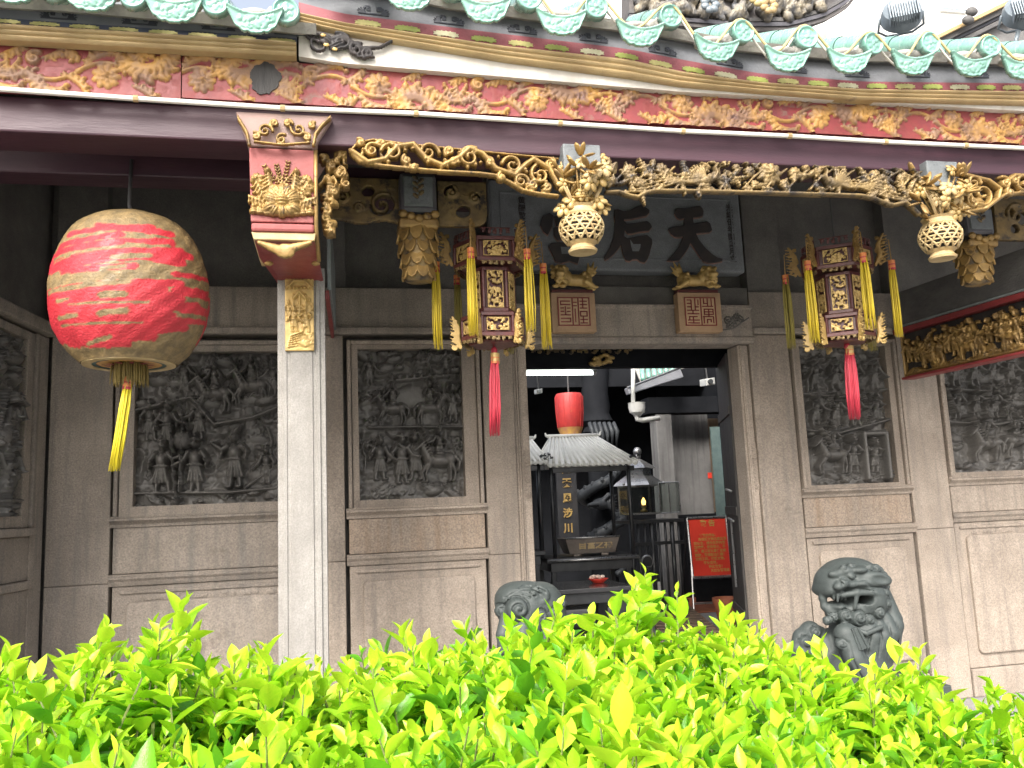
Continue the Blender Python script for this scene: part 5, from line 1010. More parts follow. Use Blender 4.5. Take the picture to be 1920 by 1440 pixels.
hou = z4([(190, 205), (240, 200), (340, 235), (430, 220), (520, 175), (620, 130), (690, 165), (760, 215), (755, 260), (710, 310), (560, 340), (450, 365), (340, 370), (345, 400), (390, 440), (550, 425), (720, 395), (770, 430), (800, 490), (750, 555), (590, 570), (470, 600), (410, 600), (360, 540), (345, 640), (400, 680), (430, 670), (560, 645), (720, 620), (800, 690), (805, 760), (780, 850), (760, 930), (720, 1030), (680, 1075), (610, 1055), (560, 1015), (480, 1020), (440, 1050), (380, 1040), (340, 970), (310, 860), (293, 780), (240, 860), (170, 940), (100, 1000), (40, 1030), (15, 990), (60, 920), (110, 830), (170, 670), (190, 550), (195, 400), (180, 300)])
houh = z4([(440, 700), (490, 775), (610, 775), (605, 830), (580, 890), (480, 890), (455, 800)])
tian = z4([(1200, 185), (1300, 188), (1400, 180), (1580, 145), (1620, 180), (1645, 240), (1630, 310), (1570, 330), (1470, 340), (1480, 430), (1600, 420), (1700, 400), (1750, 430), (1785, 540), (1740, 580), (1520, 600), (1560, 690), (1620, 770), (1690, 850), (1780, 930), (1870, 990), (1955, 1010), (1950, 1050), (1820, 1078), (1720, 1080), (1640, 1050), (1580, 970), (1500, 850), (1430, 750), (1395, 830), (1330, 930), (1240, 1040), (1140, 1048), (1040, 1040), (1150, 930), (1220, 840), (1280, 730), (1310, 650), (1230, 660), (1170, 650), (1110, 600), (1070, 520), (1200, 480), (1320, 465), (1330, 350), (1270, 365), (1210, 340), (1170, 270), (1180, 220)])
gl = z6([(280, 160), (310, 180), (300, 260), (268, 325), (235, 300), (210, 250), (225, 190)])
gm_ = z6([(310, 185), (420, 175), (560, 190), (640, 250), (610, 330), (560, 320), (540, 260), (420, 250), (330, 260)]); gu = z6([(310, 270), (480, 262), (520, 300), (500, 355), (420, 350), (340, 366), (312, 330)])
gd = z6([(290, 385), (400, 378), (510, 390), (522, 440), (490, 540), (430, 518), (370, 535), (320, 520), (300, 470), (272, 410)]); gdh = z6([(362, 415), (455, 420), (420, 468), (370, 468)])
def glyph(name, polys, holes):
    par = None
    for i, po in enumerate(polys):
        w = [P(x, y, 6.735) for x, y in po]; pts = [(p[0], p[2]) for p in w]
        o = MB().prism(pts, (0, 6.742, 0), Xx, Zz, Ny, 0, .022).build('character' if par is None else 'stroke', 'char_black', plq if par is None else par, bevel=.005); par = par or o
        MB().prism([(a, b-.009) for a, b in pts], (0, 6.742, 0), Xx, Zz, Ny, -.002, .012).build('stroke_highlight', 'char_highlight', par)  # lowered copy paints a highlight along the lower stroke edges
    for po in holes: MB().prism([(p[0], p[2]) for p in (P(x, y, 6.735) for x, y in po)], (0, 6.742, 0), Xx, Zz, Ny, 0, .0245).build('counter', 'plaque_stone', par)
glyph('tian', [tian], []); glyph('hou', [hou], [houh]); glyph('gong', [gl, gm_, gu, gd], [gdh])
text_mesh('光緒伍年閏叁月立', .066, 'inscription', 'char_black', plq, P(1371, 438, 6.737), Xx, Zz, Ny, .002, .001, vertical=True, space=1.02)
text_mesh('黄閤敬立', .066, 'inscription', 'char_black', plq, P(979, 398, 6.737), Xx, Zz, Ny, .002, .001, vertical=True, space=1.02)
# ------------------------------------------------------------ seal-faced door pegs with gilded lion dogs
seals = [[(0, 0, 24, 0), (24, 0, 24, 24), (24, 24, 0, 24), (0, 24, 0, 0), (11, 0, 11, 24), (2, 21, 9, 21), (2, 18, 9, 18), (2, 21, 2, 18), (2, 15, 4, 15), (7, 15, 9, 15), (5.5, 16, 5.5, 9), (2, 12, 4, 12), (7, 12, 9, 12), (2, 9, 9, 9), (2, 6, 9, 6), (9, 6, 9, 4), (2, 3, 9, 3), (15.5, 0, 15.5, 24), (12, 20, 14, 20), (12, 17, 14, 17), (13, 14, 13, 3), (17, 21, 22, 21), (19, 23, 19, 15), (17, 18, 22, 18), (17, 15, 22, 15), (17, 12, 22, 12), (17, 12, 17, 8), (22, 12, 22, 8), (17, 8, 22, 8), (19, 8, 19, 2), (17, 5, 22, 5), (17, 2, 22, 2)],
         [(0, 0, 24, 0), (24, 0, 24, 24), (24, 24, 0, 24), (0, 24, 0, 0), (12.5, 0, 12.5, 24), (2, 22, 5, 22), (2, 19, 5, 19), (2, 16, 5, 16), (5, 22, 5, 13), (8, 23, 8, 13), (10.5, 22, 10.5, 18), (8, 16, 10.5, 16), (2, 13, 10.5, 13), (2, 10, 10.5, 10), (6, 10, 6, 13), (3, 7.5, 9, 7.5), (3, 7.5, 3, 5), (2, 4.5, 10.5, 4.5), (6, 7.5, 6, 2), (2, 2, 10.5, 2), (15, 23, 15, 19), (15, 19, 18, 19), (18, 23, 18, 17), (21, 23, 21, 17), (14, 16.5, 22, 16.5), (15, 14, 22, 14), (15, 14, 15, 9.5), (22, 14, 22, 9.5), (18.5, 14, 18.5, 7.5), (15, 11.7, 22, 11.7), (15, 9.5, 22, 9.5), (14, 7.5, 22, 7.5), (14.5, 7.5, 14.5, 2), (22, 7.5, 22, 2), (17, 5, 20, 5), (17, 5, 17, 2), (20, 5, 20, 3)]]
def dog(t, d, O):
    s = SDF((-.24, -.12, -.01), (.24, .1, .25), .0056); m = lambda x: x*d
    E = lambda x, y, z, r, k=.012, **kw: s.ell((m(x), y, z), r, k, **kw)
    E(.02, 0, .08, (.13, .055, .05)); E(.1, 0, .085, (.065, .06, .065)); E(-.08, -.01, .1, (.07, .06, .07)); E(-.12, -.03, .145, (.062, .058, .058)); E(-.135, -.085, .118, (.042, .032, .026)); E(-.13, -.075, .152, (.026, .026, .02)); E(-.135, -.07, .082, (.04, .03, .018))
    for q in (-1, 1): E(-.128+q*.03, -.075, .172, .016, .004); E(-.128+q*.052, -.02, .185, (.02, .012, .024), .006)
    s.sub(s._cap((m(-.165), -.115, .099), (m(-.1), -.11, .099), .0085, .0085), .004)
    for i in range(11):
        a = R_(-60+i*33); s.curl((m(-.115+.07*math.cos(a)), -.02-.012*(i % 2), .13+.062*math.sin(a)), .019)
    for i in range(4): s.curl((m(-.16+.028*i), -.072, .06-.006*(i % 2)), .016)
    for x in (-.16, -.1): s.cap((m(x+.04), -.03, .07), (m(x), -.06, .02), .026, .02, .01); E(x-.012, -.065, .014, (.028, .024, .016), .006)
    for y in (-.045, .03): s.cap((m(.1), y, .06), (m(.16), y, .018), .03, .02, .01); E(.175, y, .013, (.03, .02, .014), .006)
    for i, (a, L) in enumerate(((70, .1), (48, .13), (25, .12), (0, .09))):
        p0 = np.array([.12, 0, .12]); p1 = p0+np.array([math.cos(R_(a))*L*.55, -.01, math.sin(R_(a))*L*.55+.01]); p2 = p0+np.array([math.cos(R_(a+10))*L, 0, math.sin(R_(a+10))*L+.015]); s.chain([(m(p[0]), p[1], p[2]) for p in (p0, p1, p2)], [.02, .016, .004], .006)
    for i in range(3): s.curl((m(.085+.02*i), -.05, .13-.03*i), .018)
    return s.mesh('lion_dog', 'gold_bright', t, xf=lambda V: V+np.array(O))
for (x0, x1, d, sl, lab) in ((1036, 1115, 1, 0, 'gilded seal block with a lion dog facing out, behind the flower basket'), (1275, 1350, -1, 1, 'gilded seal block with an open-mouthed lion dog, beside the right lantern')):
    Yp = 6.655; a, b = P(x0, 622, Yp), P(x1, 549, Yp); a[2] = P((x0+x1)/2, 622, Yp)[2]; wd = b[0]-a[0]; ht = b[2]-a[2]; t = thing('door_peg', lab, 'door ornament', ((a[0]+b[0])/2, Yp, a[2]), group='seal-faced door pegs')
    box('seal_block', (a[0], Yp, a[2]), (b[0], 6.752, b[2]), 'seal_tan', t, bevel=.006)
    g = wd*.70/24; ox, oz = a[0]+wd*.15, a[2]+ht*.16; gz = ht*.70/24
    box('seal_field', (ox-.004, Yp-.004, oz-.004), (ox+24*g+.004, Yp+.01, oz+24*gz+.004), 'seal_field', t, bevel=0)
    mb = MB()
    for (u0, v0, u1, v1) in seals[sl]: th_ = .0042; mb.box((ox+min(u0, u1)*g-th_, Yp-.011, oz+min(v0, v1)*gz-th_), (ox+max(u0, u1)*g+th_, Yp-.0035-.0001*(u0+v0), oz+max(v0, v1)*gz+th_))
    mb.build('seal_script', 'lacquer_red', t)
    box('peg_top', (a[0]+.01, Yp+.01, b[2]+.001), (b[0]-.01, 6.752, b[2]+.03), 'lacquer_maroon', t, bevel=.006)
    dog(t, d, ((a[0]+b[0])/2+.015*d, Yp+.02, b[2]+.03))
# ------------------------------------------------------------ stone guardian lions
def lion(Y0, pts_fn, lo, hi, name, label, base_px, h=.0065):
    bx = P(*base_px, Y0); bx[2] = PF; t = thing(name, label, 'statue', tuple(bx), group='stone guardian lions')
    kk = (P(base_px[0]+50, 1150, Y0)[0]-P(base_px[0]-50, 1150, Y0)[0])/100; Lw = lambda x, y, dy=0: np.array([P(x, y, Y0)[0], Y0+dy*kk, P(x, y, Y0)[2]])
    a, b = Lw(*lo), Lw(*hi); s = SDF((a[0], Y0-85*kk, FZ-.02), (b[0], Y0+85*kk, b[2]), h); pts_fn(s, Lw, kk); 
    s.d = np.maximum(s.d, (FZ+.015)-s.z)
    cxx = (a[0]+b[0])/2; wx = (b[0]-a[0])/2-.02
    MB().box((cxx-wx, Y0-.32, PF), (cxx+wx, Y0+.32, FZ+.01)).build('pedestal', 'lion_stone', t, bevel=.012); MB().box((cxx-wx-.03, Y0-.35, PF+.001), (cxx+wx+.03, Y0+.35, PF+.1)).build('pedestal_foot', 'lion_stone', t, bevel=.012)
    return t, s.mesh('body', 'lion_stone', t), Lw, kk
def right_lion(s, L, k):
    E = lambda x, y, r, dy=0, b=5, rot=None: s.ell(L(x, y, dy), [q*k for q in (r if hasattr(r, '__len__') else (r, r, r))], b*k, rot)
    def FE(x, y, r, b=2, rot=None): s.ell(s.front(L(x, y, 0)), [q*k for q in (r if hasattr(r, '__len__') else (r, r, r))], b*k, rot)
    def groove(pts, r, dep=.5): 
        for a, b in zip(pts[:-1], pts[1:]): s.sub(s._cap(s.front(L(*a))+np.array([0, -r*k*dep, 0]), s.front(L(*b))+np.array([0, -r*k*dep, 0]), r*k, r*k), 2*k)
    E(1604, 1262, (58, 60, 62)); E(1614, 1205, (54, 54, 62)); E(1626, 1290, (60, 66, 40))
    E(1602, 1094, (50, 50, 40)); E(1590, 1074, (44, 42, 20), 0, 8); E(1588, 1064, (32, 32, 15), 0, 10); E(1565, 1084, (34, 40, 22), -6); E(1548, 1096, (20, 34, 16), -10, 6); E(1538, 1106, (11, 30, 11), -8)
    E(1614, 1122, (38, 52, 40), -2, 8); s.chain([L(1614, 1142, -16), L(1584, 1147, -16), L(1558, 1145, -12)], [28*k, 25*k, 17*k], 6*k)
    s.sub(s._ell(L(1558, 1123, -34), (20*k, 26*k, 10.5*k)), 4*k); s.chain([L(1537, 1104, -14), L(1535, 1120, -12), L(1539, 1136, -12), L(1550, 1146, -16)], [7*k, 6*k, 6*k, 9*k], 4*k); s.chain([L(1546, 1112, -40), L(1545, 1124, -40)], [3.4*k, 1.6*k], 1*k); s.sub(s._cap(L(1588, 1118, -80), L(1588, 1118, 80), 8.5*k, 8.5*k), 2*k); s.sub(s._cap(L(1596, 1119, -80), L(1596, 1119, 80), 8.5*k, 8.5*k), 2*k)
    E(1558, 1135, (15, 24, 8), -12, 3); s.chain([L(1540, 1113, -20), L(1556, 1112, -38), L(1576, 1107, -47), L(1600, 1106, -50), L(1622, 1110, -48)], [4*k, 4.5*k, 5*k, 5*k, 4*k], 3*k); s.cap(L(1576, 1106, -48), L(1574, 1135, -44), 4.2*k, 3*k, 2*k)
    for x in (1543, 1550, 1557, 1564): s.cap(L(x, 1112, -33), L(x, 1120, -33), 3.6*k, 2*k, 1.5*k)
    # brow, eye, nostrils, wrinkled snout
    for x, y, r in ((1546, 1074, (13, 9, 7)), (1563, 1068, (15, 10, 8)), (1584, 1066, (14, 10, 6)), (1552, 1090, (11, 9, 8)), (1570, 1092, (11, 8, 6)), (1543, 1096, (8, 7, 6)), (1590, 1090, (14, 7, 5))): FE(x, y, r, 3)
    FE(1567, 1078, (7.5, 6, 6.5), 1); groove([(1558, 1079), (1566, 1085), (1576, 1080)], 2); groove([(1552, 1082), (1562, 1099), (1584, 1101), (1606, 1104)], 1.8); groove([(1545, 1083), (1548, 1092)], 1.8)
    FE(1616, 1082, (25, 9, 12), 2, ('Y', .2)); p = s.front(L(1616, 1082)); s.sub(s._ell(p+np.array([0, -3*k, 0]), (18*k, 6*k, 7*k), ('Y', .2)), 2*k); groove([(1590, 1088), (1600, 1097), (1630, 1096), (1643, 1088)], 1.8)
    for x, y, r in ((1649, 1098, 11), (1631, 1107, 7.5), (1634, 1127, 8.5), (1617, 1143, 10), (1644, 1078, 10), (1652, 1122, 9), (1604, 1062, 8), (1622, 1064, 9), (1638, 1068, 8), (1563, 1150, 12), (1583, 1153, 14), (1549, 1155, 9), (1540, 1161, 8), (1602, 1157, 11), (1640, 1145, 9), (1574, 1060, 7), (1556, 1062, 6)): s.curl(s.front(L(x, y, -20))+np.array([0, r*k*.25, 0]), r*k, k=2.5*k)
    for x0, y0, x1, dy in ((1606, 1170, 1600, -34), (1622, 1166, 1618, -36), (1636, 1156, 1636, -34), (1648, 1130, 1653, -24), (1654, 1112, 1668, -6), (1652, 1112, 1666, 18)): s.chain([L(x0, y0, dy), L((x0+x1)/2+5, (y0+1206)/2, dy-8), L(x1, 1206, dy-10)], [11*k, 14*k, 9*k], 2*k)
    for x0, x1 in ((1600, 1592), (1616, 1612), (1632, 1632), (1650, 1656)): groove([(x0, 1162), ((x0+x1)/2+1, 1190), (x1, 1222)], 1.7)
    s.chain([L(1562, 1185, -36), L(1572, 1225, -46), L(1594, 1262, -56)], [19*k, 17*k, 15*k], 4*k); E(1604, 1288, (22, 26, 13), -60, 4)
    groove([(1572, 1190), (1582, 1222), (1606, 1252)], 2); groove([(1556, 1196), (1560, 1226), (1580, 1268)], 2)
    for q in range(4): E(1588+q*10, 1293, (6, 10, 9), -78, 2)
    E(1560, 1235, (26, 34, 48), 24); s.chain([L(1546, 1192, 24), L(1530, 1187, 18), L(1512, 1198, 14), L(1503, 1218, 10)], [15*k, 17*k, 15*k, 13*k], 3*k); E(1514, 1245, (22, 26, 42), 16)
    for x, y, r in ((1510, 1204, 12), (1530, 1186, 11), (1548, 1200, 9), (1524, 1222, 10)): s.curl(s.front(L(x, y, 10))+np.array([0, r*k*.3, 0]), r*k, k=2.5*k)
    s.chain([L(1566, 1168, -40), L(1588, 1180, -54), L(1614, 1168, -56)], [4*k]*3, 2*k)
t, o, L, kk = lion(5.75, right_lion, (1470, 1310), (1705, 1018), 'guardian_lion', 'grey stone guardian lion with open mouth and curled mane, right of the doorway', (1600, 1290))
pv = [L(1561, 1172, -56), L(1573, 1168, -58), L(1592, 1204, -60), L(1571, 1210, -62)]
MB().hexa([p+np.array([0, .03, 0]) for p in pv], pv).build('tablet', 'lion_stone', t, bevel=.004)
for f_ in (.25, .75): MB().tube([pv[0]*(1-f_)+pv[1]*f_+np.array([0, -.002, 0]), pv[3]*(1-f_)+pv[2]*f_+np.array([0, -.002, 0])], .006, 6).build('tablet_rib', 'lion_stone', t)
def left_lion(s, L, k):
    E = lambda x, y, r, dy=0, b=5, rot=None: s.ell(L(x, y, dy), [q*k for q in (r if hasattr(r, '__len__') else (r, r, r))], b*k, rot)
    E(985, 1138, (55, 52, 47)); E(1014, 1134, (42, 46, 42)); E(966, 1124, (38, 44, 32)); E(985, 1215, (52, 50, 60)); E(990, 1285, (62, 60, 50)); E(1042, 1150, (20, 34, 26), 6)
    for x, y, r in ((962, 1137, 23), (936, 1142, 13), (1003, 1151, 15), (1028, 1146, 12), (1030, 1170, 13), (1004, 1180, 12), (1046, 1128, 10)): s.curl(s.front(L(x, y, -20))+np.array([0, r*k*.3, 0]), r*k, k=2.5*k)
    p = s.front(L(1001, 1113)); s.ell(p, (20*k, 9*k, 19*k), 2*k); s.sub(s._ell(s.front(L(1003, 1115))+np.array([0, -3*k, 0]), (13*k, 6*k, 12*k)), 2*k)
    for q in range(5):
        pts = [s.front(L(940+q*9+i*11, 1118-q*6-7*math.sin(i*.75)+q*i*.6)) for i in range(5)]
        for a, b in zip(pts[:-1], pts[1:]): s.sub(s._cap(a, b, 1.8*k, 1.8*k), 1.5*k)
    for i, x in enumerate((938, 954, 972, 990)): s.chain([L(x+6, 1152, -30+i*-4), L(x-2, 1185, -38+i*-3), L(x-4, 1215, -42)], [12*k, 13*k, 7*k], 2*k)
    s.chain([L(1020, 1185, -34), L(1024, 1240, -50), L(1020, 1285, -60)], [18*k, 16*k, 18*k], 4*k)
lion(5.75, left_lion, (905, 1310), (1085, 1055), 'guardian_lion', 'grey stone guardian lion with swept-back mane, beside the left door jamb', (985, 1290))
# ------------------------------------------------------------ inside the doorway: hall, courtyard and back hall
def PZ(x, y, z):
    v = _d+_Rt*(x-CX)/F-_U*(y-CY)/F; return CAM+v*((z-CAM[2])/v[2])
struct('hall_floor', MB().box((-.5, 7.205, SZ), (6.5, 14.5, FZ-.004)), 'floor_stone')
def wall_thing(name, label, boxes, m, cat='wall'):
    mb = MB()
    for a, b in boxes: mb.box(a, b)
    return tagp(mb.build(name, m), label, cat, None, 'thing')
wall_thing('hall_wall', 'black side wall inside the doorway on the couplet side', [((.9, 7.3, FZ), (1.1, 8.6, 3.4)), ((.7, 8.6, FZ), (.9, 14.4, 2.6))], 'near_black')
wall_thing('hall_wall', 'dark side wall inside the doorway behind the open door leaf', [((4.6, 7.3, FZ), (4.8, 8.7, 3.4)), ((5.6, 8.7, FZ), (5.8, 14.4, 4.4))], 'near_black')
wall_thing('back_wall', 'black back wall of the far hall behind the dragon column', [((1.1, 14.2, FZ), (5.6, 14.4, 4.4))], 'near_black')
wall_thing('hall_ceiling', 'dark ceiling just inside the doorway', [((.9, 7.26, 3.42), (5.6, 8.2, 3.5))], 'near_black', 'ceiling')
wall_thing('hall_ceiling', 'dark ceiling of the far hall beyond the courtyard', [((.9, 12.2, 3.75), (5.8, 14.4, 3.85)), ((.9, 12.15, 3.3), (5.8, 12.25, 3.74))], 'near_black', 'ceiling')
trn = thing('transom_beam', 'black beam with gilded openwork inside the top of the doorway', 'beam', tuple(P(1170, 690, 7.7)))
a, b = P(985, 690, 7.7), P(1400, 640, 7.7); box('board', (a[0]-.3, 7.7, a[2]), (b[0]+.3, 7.8, 3.42), 'near_black', trn)
f = PX(996, 647, 1185, 664, 7.69, .006)
for i in range(26): f.spiral(998+i*7.3, 656+3*(-1)**i, 5, i, turns=1, dr=(-1)**i, w0=.008, w1=.006, amp=.012)
f.mesh('openwork', 'gold_shade', trn, openwork=True, back=.004)
f = PX(1104, 662, 1153, 687, 7.66, .005)
for i in range(12): f.hf.bump(*f.uv(1108+random.random()*40, 666+random.random()*17), .04, .02, random.uniform(.02, .05), rot=random.uniform(-.5, .5), groove=.4, gn=4)
f.mesh('gilded_boss', 'gold_bright', trn, openwork=True, back=.03)
# open door leaf
dl = thing('door_leaf', 'dark timber door leaf folded open behind the right jamb', 'door', (3.49, 7.06, FZ))
h0, h1 = np.array([3.50, 7.05, 0]), np.array([3.80, 7.9, 0]); hd = (h1-h0)/np.linalg.norm(h1-h0); hn = np.array([-hd[1], hd[0], 0]); hl = np.linalg.norm(h1-h0)
MB().prism([(0, FZ+.02), (hl, FZ+.02), (hl, 2.86), (0, 2.86)], h0, hd, Zz, hn, -.03, .03).build('panel', 'wood_dark', dl, bevel=.006)
for z in (.5, 1.4, 2.3): MB().prism([(0, z), (hl, z), (hl, z+.08), (0, z+.08)], h0, hd, Zz, hn, .03, .045).build('batten', 'wood_dark', dl, bevel=.004)
for z in (1.35, 1.62): MB().tube([h0+hd*.2+hn*.05+np.array([0, 0, z]), h0+hd*.5+hn*.06+np.array([0, 0, z+.02])], .012, 8).build('bolt', 'steel', dl, smooth=True)
MB().tube([h0+hd*.3+hn*.06+np.array([0, 0, 1.35-.02*i+.015*math.sin(i)]) for i in range(30)], .01, 6).build('chain', 'steel', dl)
# stone table by the door
def table(name, label, x0, x1, y0, y1, Y0, Y1, t, m, legm, legw=.06, cat='table'):
    a, b = P(x0, y0, Y0), P(x1, y0, Y0); z = (a[2]+b[2])/2; tb = thing(name, label, cat, ((a[0]+b[0])/2, (Y0+Y1)/2, FZ))
    box('table_top', (a[0], Y0, z-t), (b[0], Y1, z), m, tb, bevel=.008); box('apron', (a[0]+.05, Y0+.05, z-t-.1), (b[0]-.05, Y1-.05, z-t-.002), legm, tb, bevel=.004)
    for lx in (a[0]+.06, b[0]-.06-legw):
        for ly in (Y0+.06, Y1-.06-legw): box('leg', (lx, ly, FZ), (lx+legw, ly+legw, z-t-.101), legm, tb, bevel=.004)
    return tb, z, a, b
tb1, z1, a1, b1 = table('stone_table', 'low polished black stone table just inside the door', 1000, 1192, 1104, 1080, 7.65, 8.5, .04, 'marble_black', 'metal_dark', .1)
pl = thing('offering_plate', 'small red plate of white flowers on the black stone table', 'plate', (*P(1122, 1088, 8.15)[:2], z1+.001))
MB().lathe([(.05, 0), (.06, .008), (.095, .035), (.1, .04), (.088, .034), (.05, .012)], (0, 0, 0), 24).build('plate', 'notice_red', pl, local=True, smooth=True)
random.seed(3)
for i in range(9): MB().ball((random.uniform(-.06, .06), random.uniform(-.04, .04), .045+random.random()*.02), (.028, .02, .016), 8).build('flower', 'flower_white', pl, local=True, smooth=True)
# incense table with a bronze burner under a small tiled canopy
tb2, z2, a2, b2 = table('incense_table', 'dark incense table with a bright moulded edge', 1026, 1196, 1043, 1035, 9.0, 9.75, .05, 'metal_dark', 'metal_dark', .05)
MB().tube([(a2[0]-.005, 8.99, z2-.03), (b2[0]+.005, 8.99, z2-.03)], .018, 8).build('edge_moulding', 'steel', tb2, smooth=True); box('shelf', (a2[0]+.05, 9.05, FZ+.25), (b2[0]-.05, 9.7, FZ+.28), 'metal_dark', tb2)
bb = [P(1069, 1043, 9.12), P(1154, 1040, 9.12)]; bt_ = [P(1057, 1010, 9.12), P(1159, 1006, 9.12)]
bn_ = thing('incense_burner', 'brown bronze trough burner with four raised characters', 'incense burner', (*((bb[0]+bb[1])/2)[:2], z2)); zt = (bt_[0][2]+bt_[1][2])/2
yv = lambda p, y, z: np.array([p[0], y, z])
MB().hexa([yv(bb[0], 9.12, z2+.025), yv(bb[1], 9.12, z2+.025), yv(bb[1], 9.4, z2+.025), yv(bb[0], 9.4, z2+.025)], [yv(bt_[0], 9.07, zt), yv(bt_[1], 9.07, zt), yv(bt_[1], 9.45, zt), yv(bt_[0], 9.45, zt)]).build('trough', 'bronze', bn_, bevel=.006)
MB().tube([yv(bt_[0], 9.065, zt+.004), yv(bt_[1], 9.065, zt+.004)], .01, 8).build('rim', 'steel', bn_, smooth=True)
for q in (.16, .78): x = bb[0][0]*(1-q)+bb[1][0]*q; box('foot', (x-.04, 9.13, z2+.001), (x+.04, 9.2, z2+.024), 'bronze', bn_)
text_mesh('目富之神', .085, 'lettering', 'gold_pale', bn_, (np.array(bb[0])+bb[1]+bt_[0]+bt_[1])/4+np.array([.03, -.03, .012]), (1.15, 0, 0), Zz, Ny, .004, .003)
def canopy(x0, x1, r0, r1, ye, yr, Y, label, post_bot):
    a, b = P(x0, ye, Y), P(x1, ye, Y); ze = (a[2]+b[2])/2; c, d = P(r0, yr, Y), P(r1, yr, Y); zr = (c[2]+d[2])/2; D = .75; t = thing('canopy', label, 'canopy', ((a[0]+b[0])/2, Y+D/2, ze), group='tiled incense canopies')
    ym = Y+D/2; n = 15; xc0, xc1 = c[0]+.0, d[0]+.0; sh = ym/Y; mid = (a[0]+b[0])/2; xc0, xc1 = mid+(xc0-mid), mid+(xc1-mid)
    zr2 = CAM[2]+(zr-CAM[2])*sh
    e = [np.array([a[0], Y, ze]), np.array([b[0], Y, ze]), np.array([b[0], Y+D, ze]), np.array([a[0], Y+D, ze])]; rg = [np.array([xc0, ym, zr2]), np.array([xc1, ym, zr2])]
    for nm, q in (('roof_front', (e[0], e[1], rg[1], rg[0])), ('roof_back', (e[2], e[3], rg[0], rg[1]))):
        o = MB().add([p for p in q]+[p-np.array([0, 0, .03]) for p in q], [(0, 1, 2, 3), (7, 6, 5, 4), (0, 4, 5, 1), (1, 5, 6, 2), (2, 6, 7, 3), (3, 7, 4, 0)]).build('roof_slope', 'tin_roof', t)
        for i in range(n+1):
            u = i/n; p0 = q[0]*(1-u)+q[1]*u; p1 = q[3]*(1-u)+q[2]*u; m_ = (p0*.5+p1*.5)-np.array([0, 0, .02])
            MB().tube([p0+np.array([0, 0, .008]), m_+np.array([0, 0, .022]), p1+np.array([0, 0, .01])], .014, 6).build('rib', 'tin_roof', o, smooth=True)
            if nm == 'roof_front' and i < n: pm_ = q[0]*(1-u-.5/n)+q[1]*(u+.5/n); MB().ball(pm_-np.array([0, .004, .022]), (.024, .008, .024), 8).build('eave_tile', 'tin_roof', o)
    for s_ in ((e[1], e[2], rg[1]), (e[3], e[0], rg[0])): MB().add(list(s_), [(0, 1, 2)]).build('gable', 'tin_roof', t)
    MB().tube([rg[0]-np.array([.03, 0, -.02]), rg[1]+np.array([.03, 0, .02])], .022, 8).build('ridge', 'tin_roof', t, smooth=True)
    for p, s_ in ((rg[0], -1), (rg[1], 1)): MB().tube([p, p+np.array([s_*.05, 0, .03]), p+np.array([s_*.06, 0, .06])], [.02, .016, .008], 6).build('ridge_horn', 'tin_roof', t)
    for p, s_ in ((e[0], -1), (e[1], 1)):
        hf = HF(.16, .12, .006); [spiral(hf, .03+.045*i, .05+.01*i, .022, i, 1.2, 1, .006, .005, .008) for i in range(3)]; hf.mesh('corner_curl', 'metal_dark', t, p+np.array([-.1 if s_ > 0 else -.06, .02, .0]), Xx, Zz, Ny, openwork=True, back=.006)
    for px_ in (a[0]+.05, b[0]-.1):
        for py_ in (Y+.05, Y+D-.08): MB().tube([(px_, py_, post_bot), (px_, py_, ze)], .022, 10).build('post', 'metal_dark', t, smooth=True)
    box('fascia_bar', (a[0]+.03, Y+.04, ze-.1), (b[0]-.03, Y+.06, ze-.045), 'metal_dark', t)
    return t
canopy(1026, 1196, 1048, 1136, 867, 820, 9.0, 'grey ribbed tin canopy over the bronze burner', z2)
canopy(880, 1028, 900, 1010, 866, 826, 9.0, 'grey ribbed tin canopy beside the couplet board, mostly behind the left jamb', z2)
tb3, z3, a3, b3 = table('incense_table', 'dark incense table mostly hidden behind the left door jamb', 880, 1024, 1036, 1030, 9.0, 9.75, .05, 'metal_dark', 'metal_dark', .05)
# couplet board, dragon column, red lantern
cb_ = thing('couplet_board', 'black vertical board with gilded characters behind the burner', 'sign', tuple(P(1064, 1015, 11.3))); a, b = P(1049, 1014, 11.3), P(1079, 862, 11.3); box('board', (a[0], 11.3, a[2]-.3), (b[0], 11.34, b[2]+.25), 'marble_black', cb_)
for ch, y in zip('風天恩涉川', (880, 906, 935, 963, 991)): text_mesh(ch, .135, 'character', 'gold_bright', cb_, P(1062+(y-880)*.035, y, 11.29), Xx, Zz, Ny, .003, .004)
dc = thing('dragon_column', 'dark stone column with a carved dragon coiling round it', 'column', (*P(1130, 1000, 12.2)[:2], FZ)); b0 = np.array(LOC[dc.name])
MB().lathe([(.3, 0), (.3, .12), (.2, .2), (.165, 1.0), (.16, 2.35), (.22, 2.42), (.18, 2.5), (.25, 2.58), (.2, 2.7), (.22, 2.8), (.2, 3.0), (.24, 3.5)], (0, 0, 0), 24).build('shaft', 'near_black', dc, local=True, auto=.6)
pts = [((.25+.03*math.sin(i*.9))*math.cos(i*.24-1.2), (.25+.03*math.sin(i*.9))*math.sin(i*.24-1.2), .35+i*.026) for i in range(78)]
MB().tube(pts, [.04+.05*math.sin(math.pi*min(1, i/70)) for i in range(78)], 8).build('dragon_body', 'dragon_dark', dc, local=True, smooth=True)
for i in range(4, 76, 2): p = np.array(pts[i]); MB().ball(p+np.array([p[0]*.22, p[1]*.22, .05]), (.035, .035, .045), 6).build('back_spine', 'dragon_dark', dc, local=True)
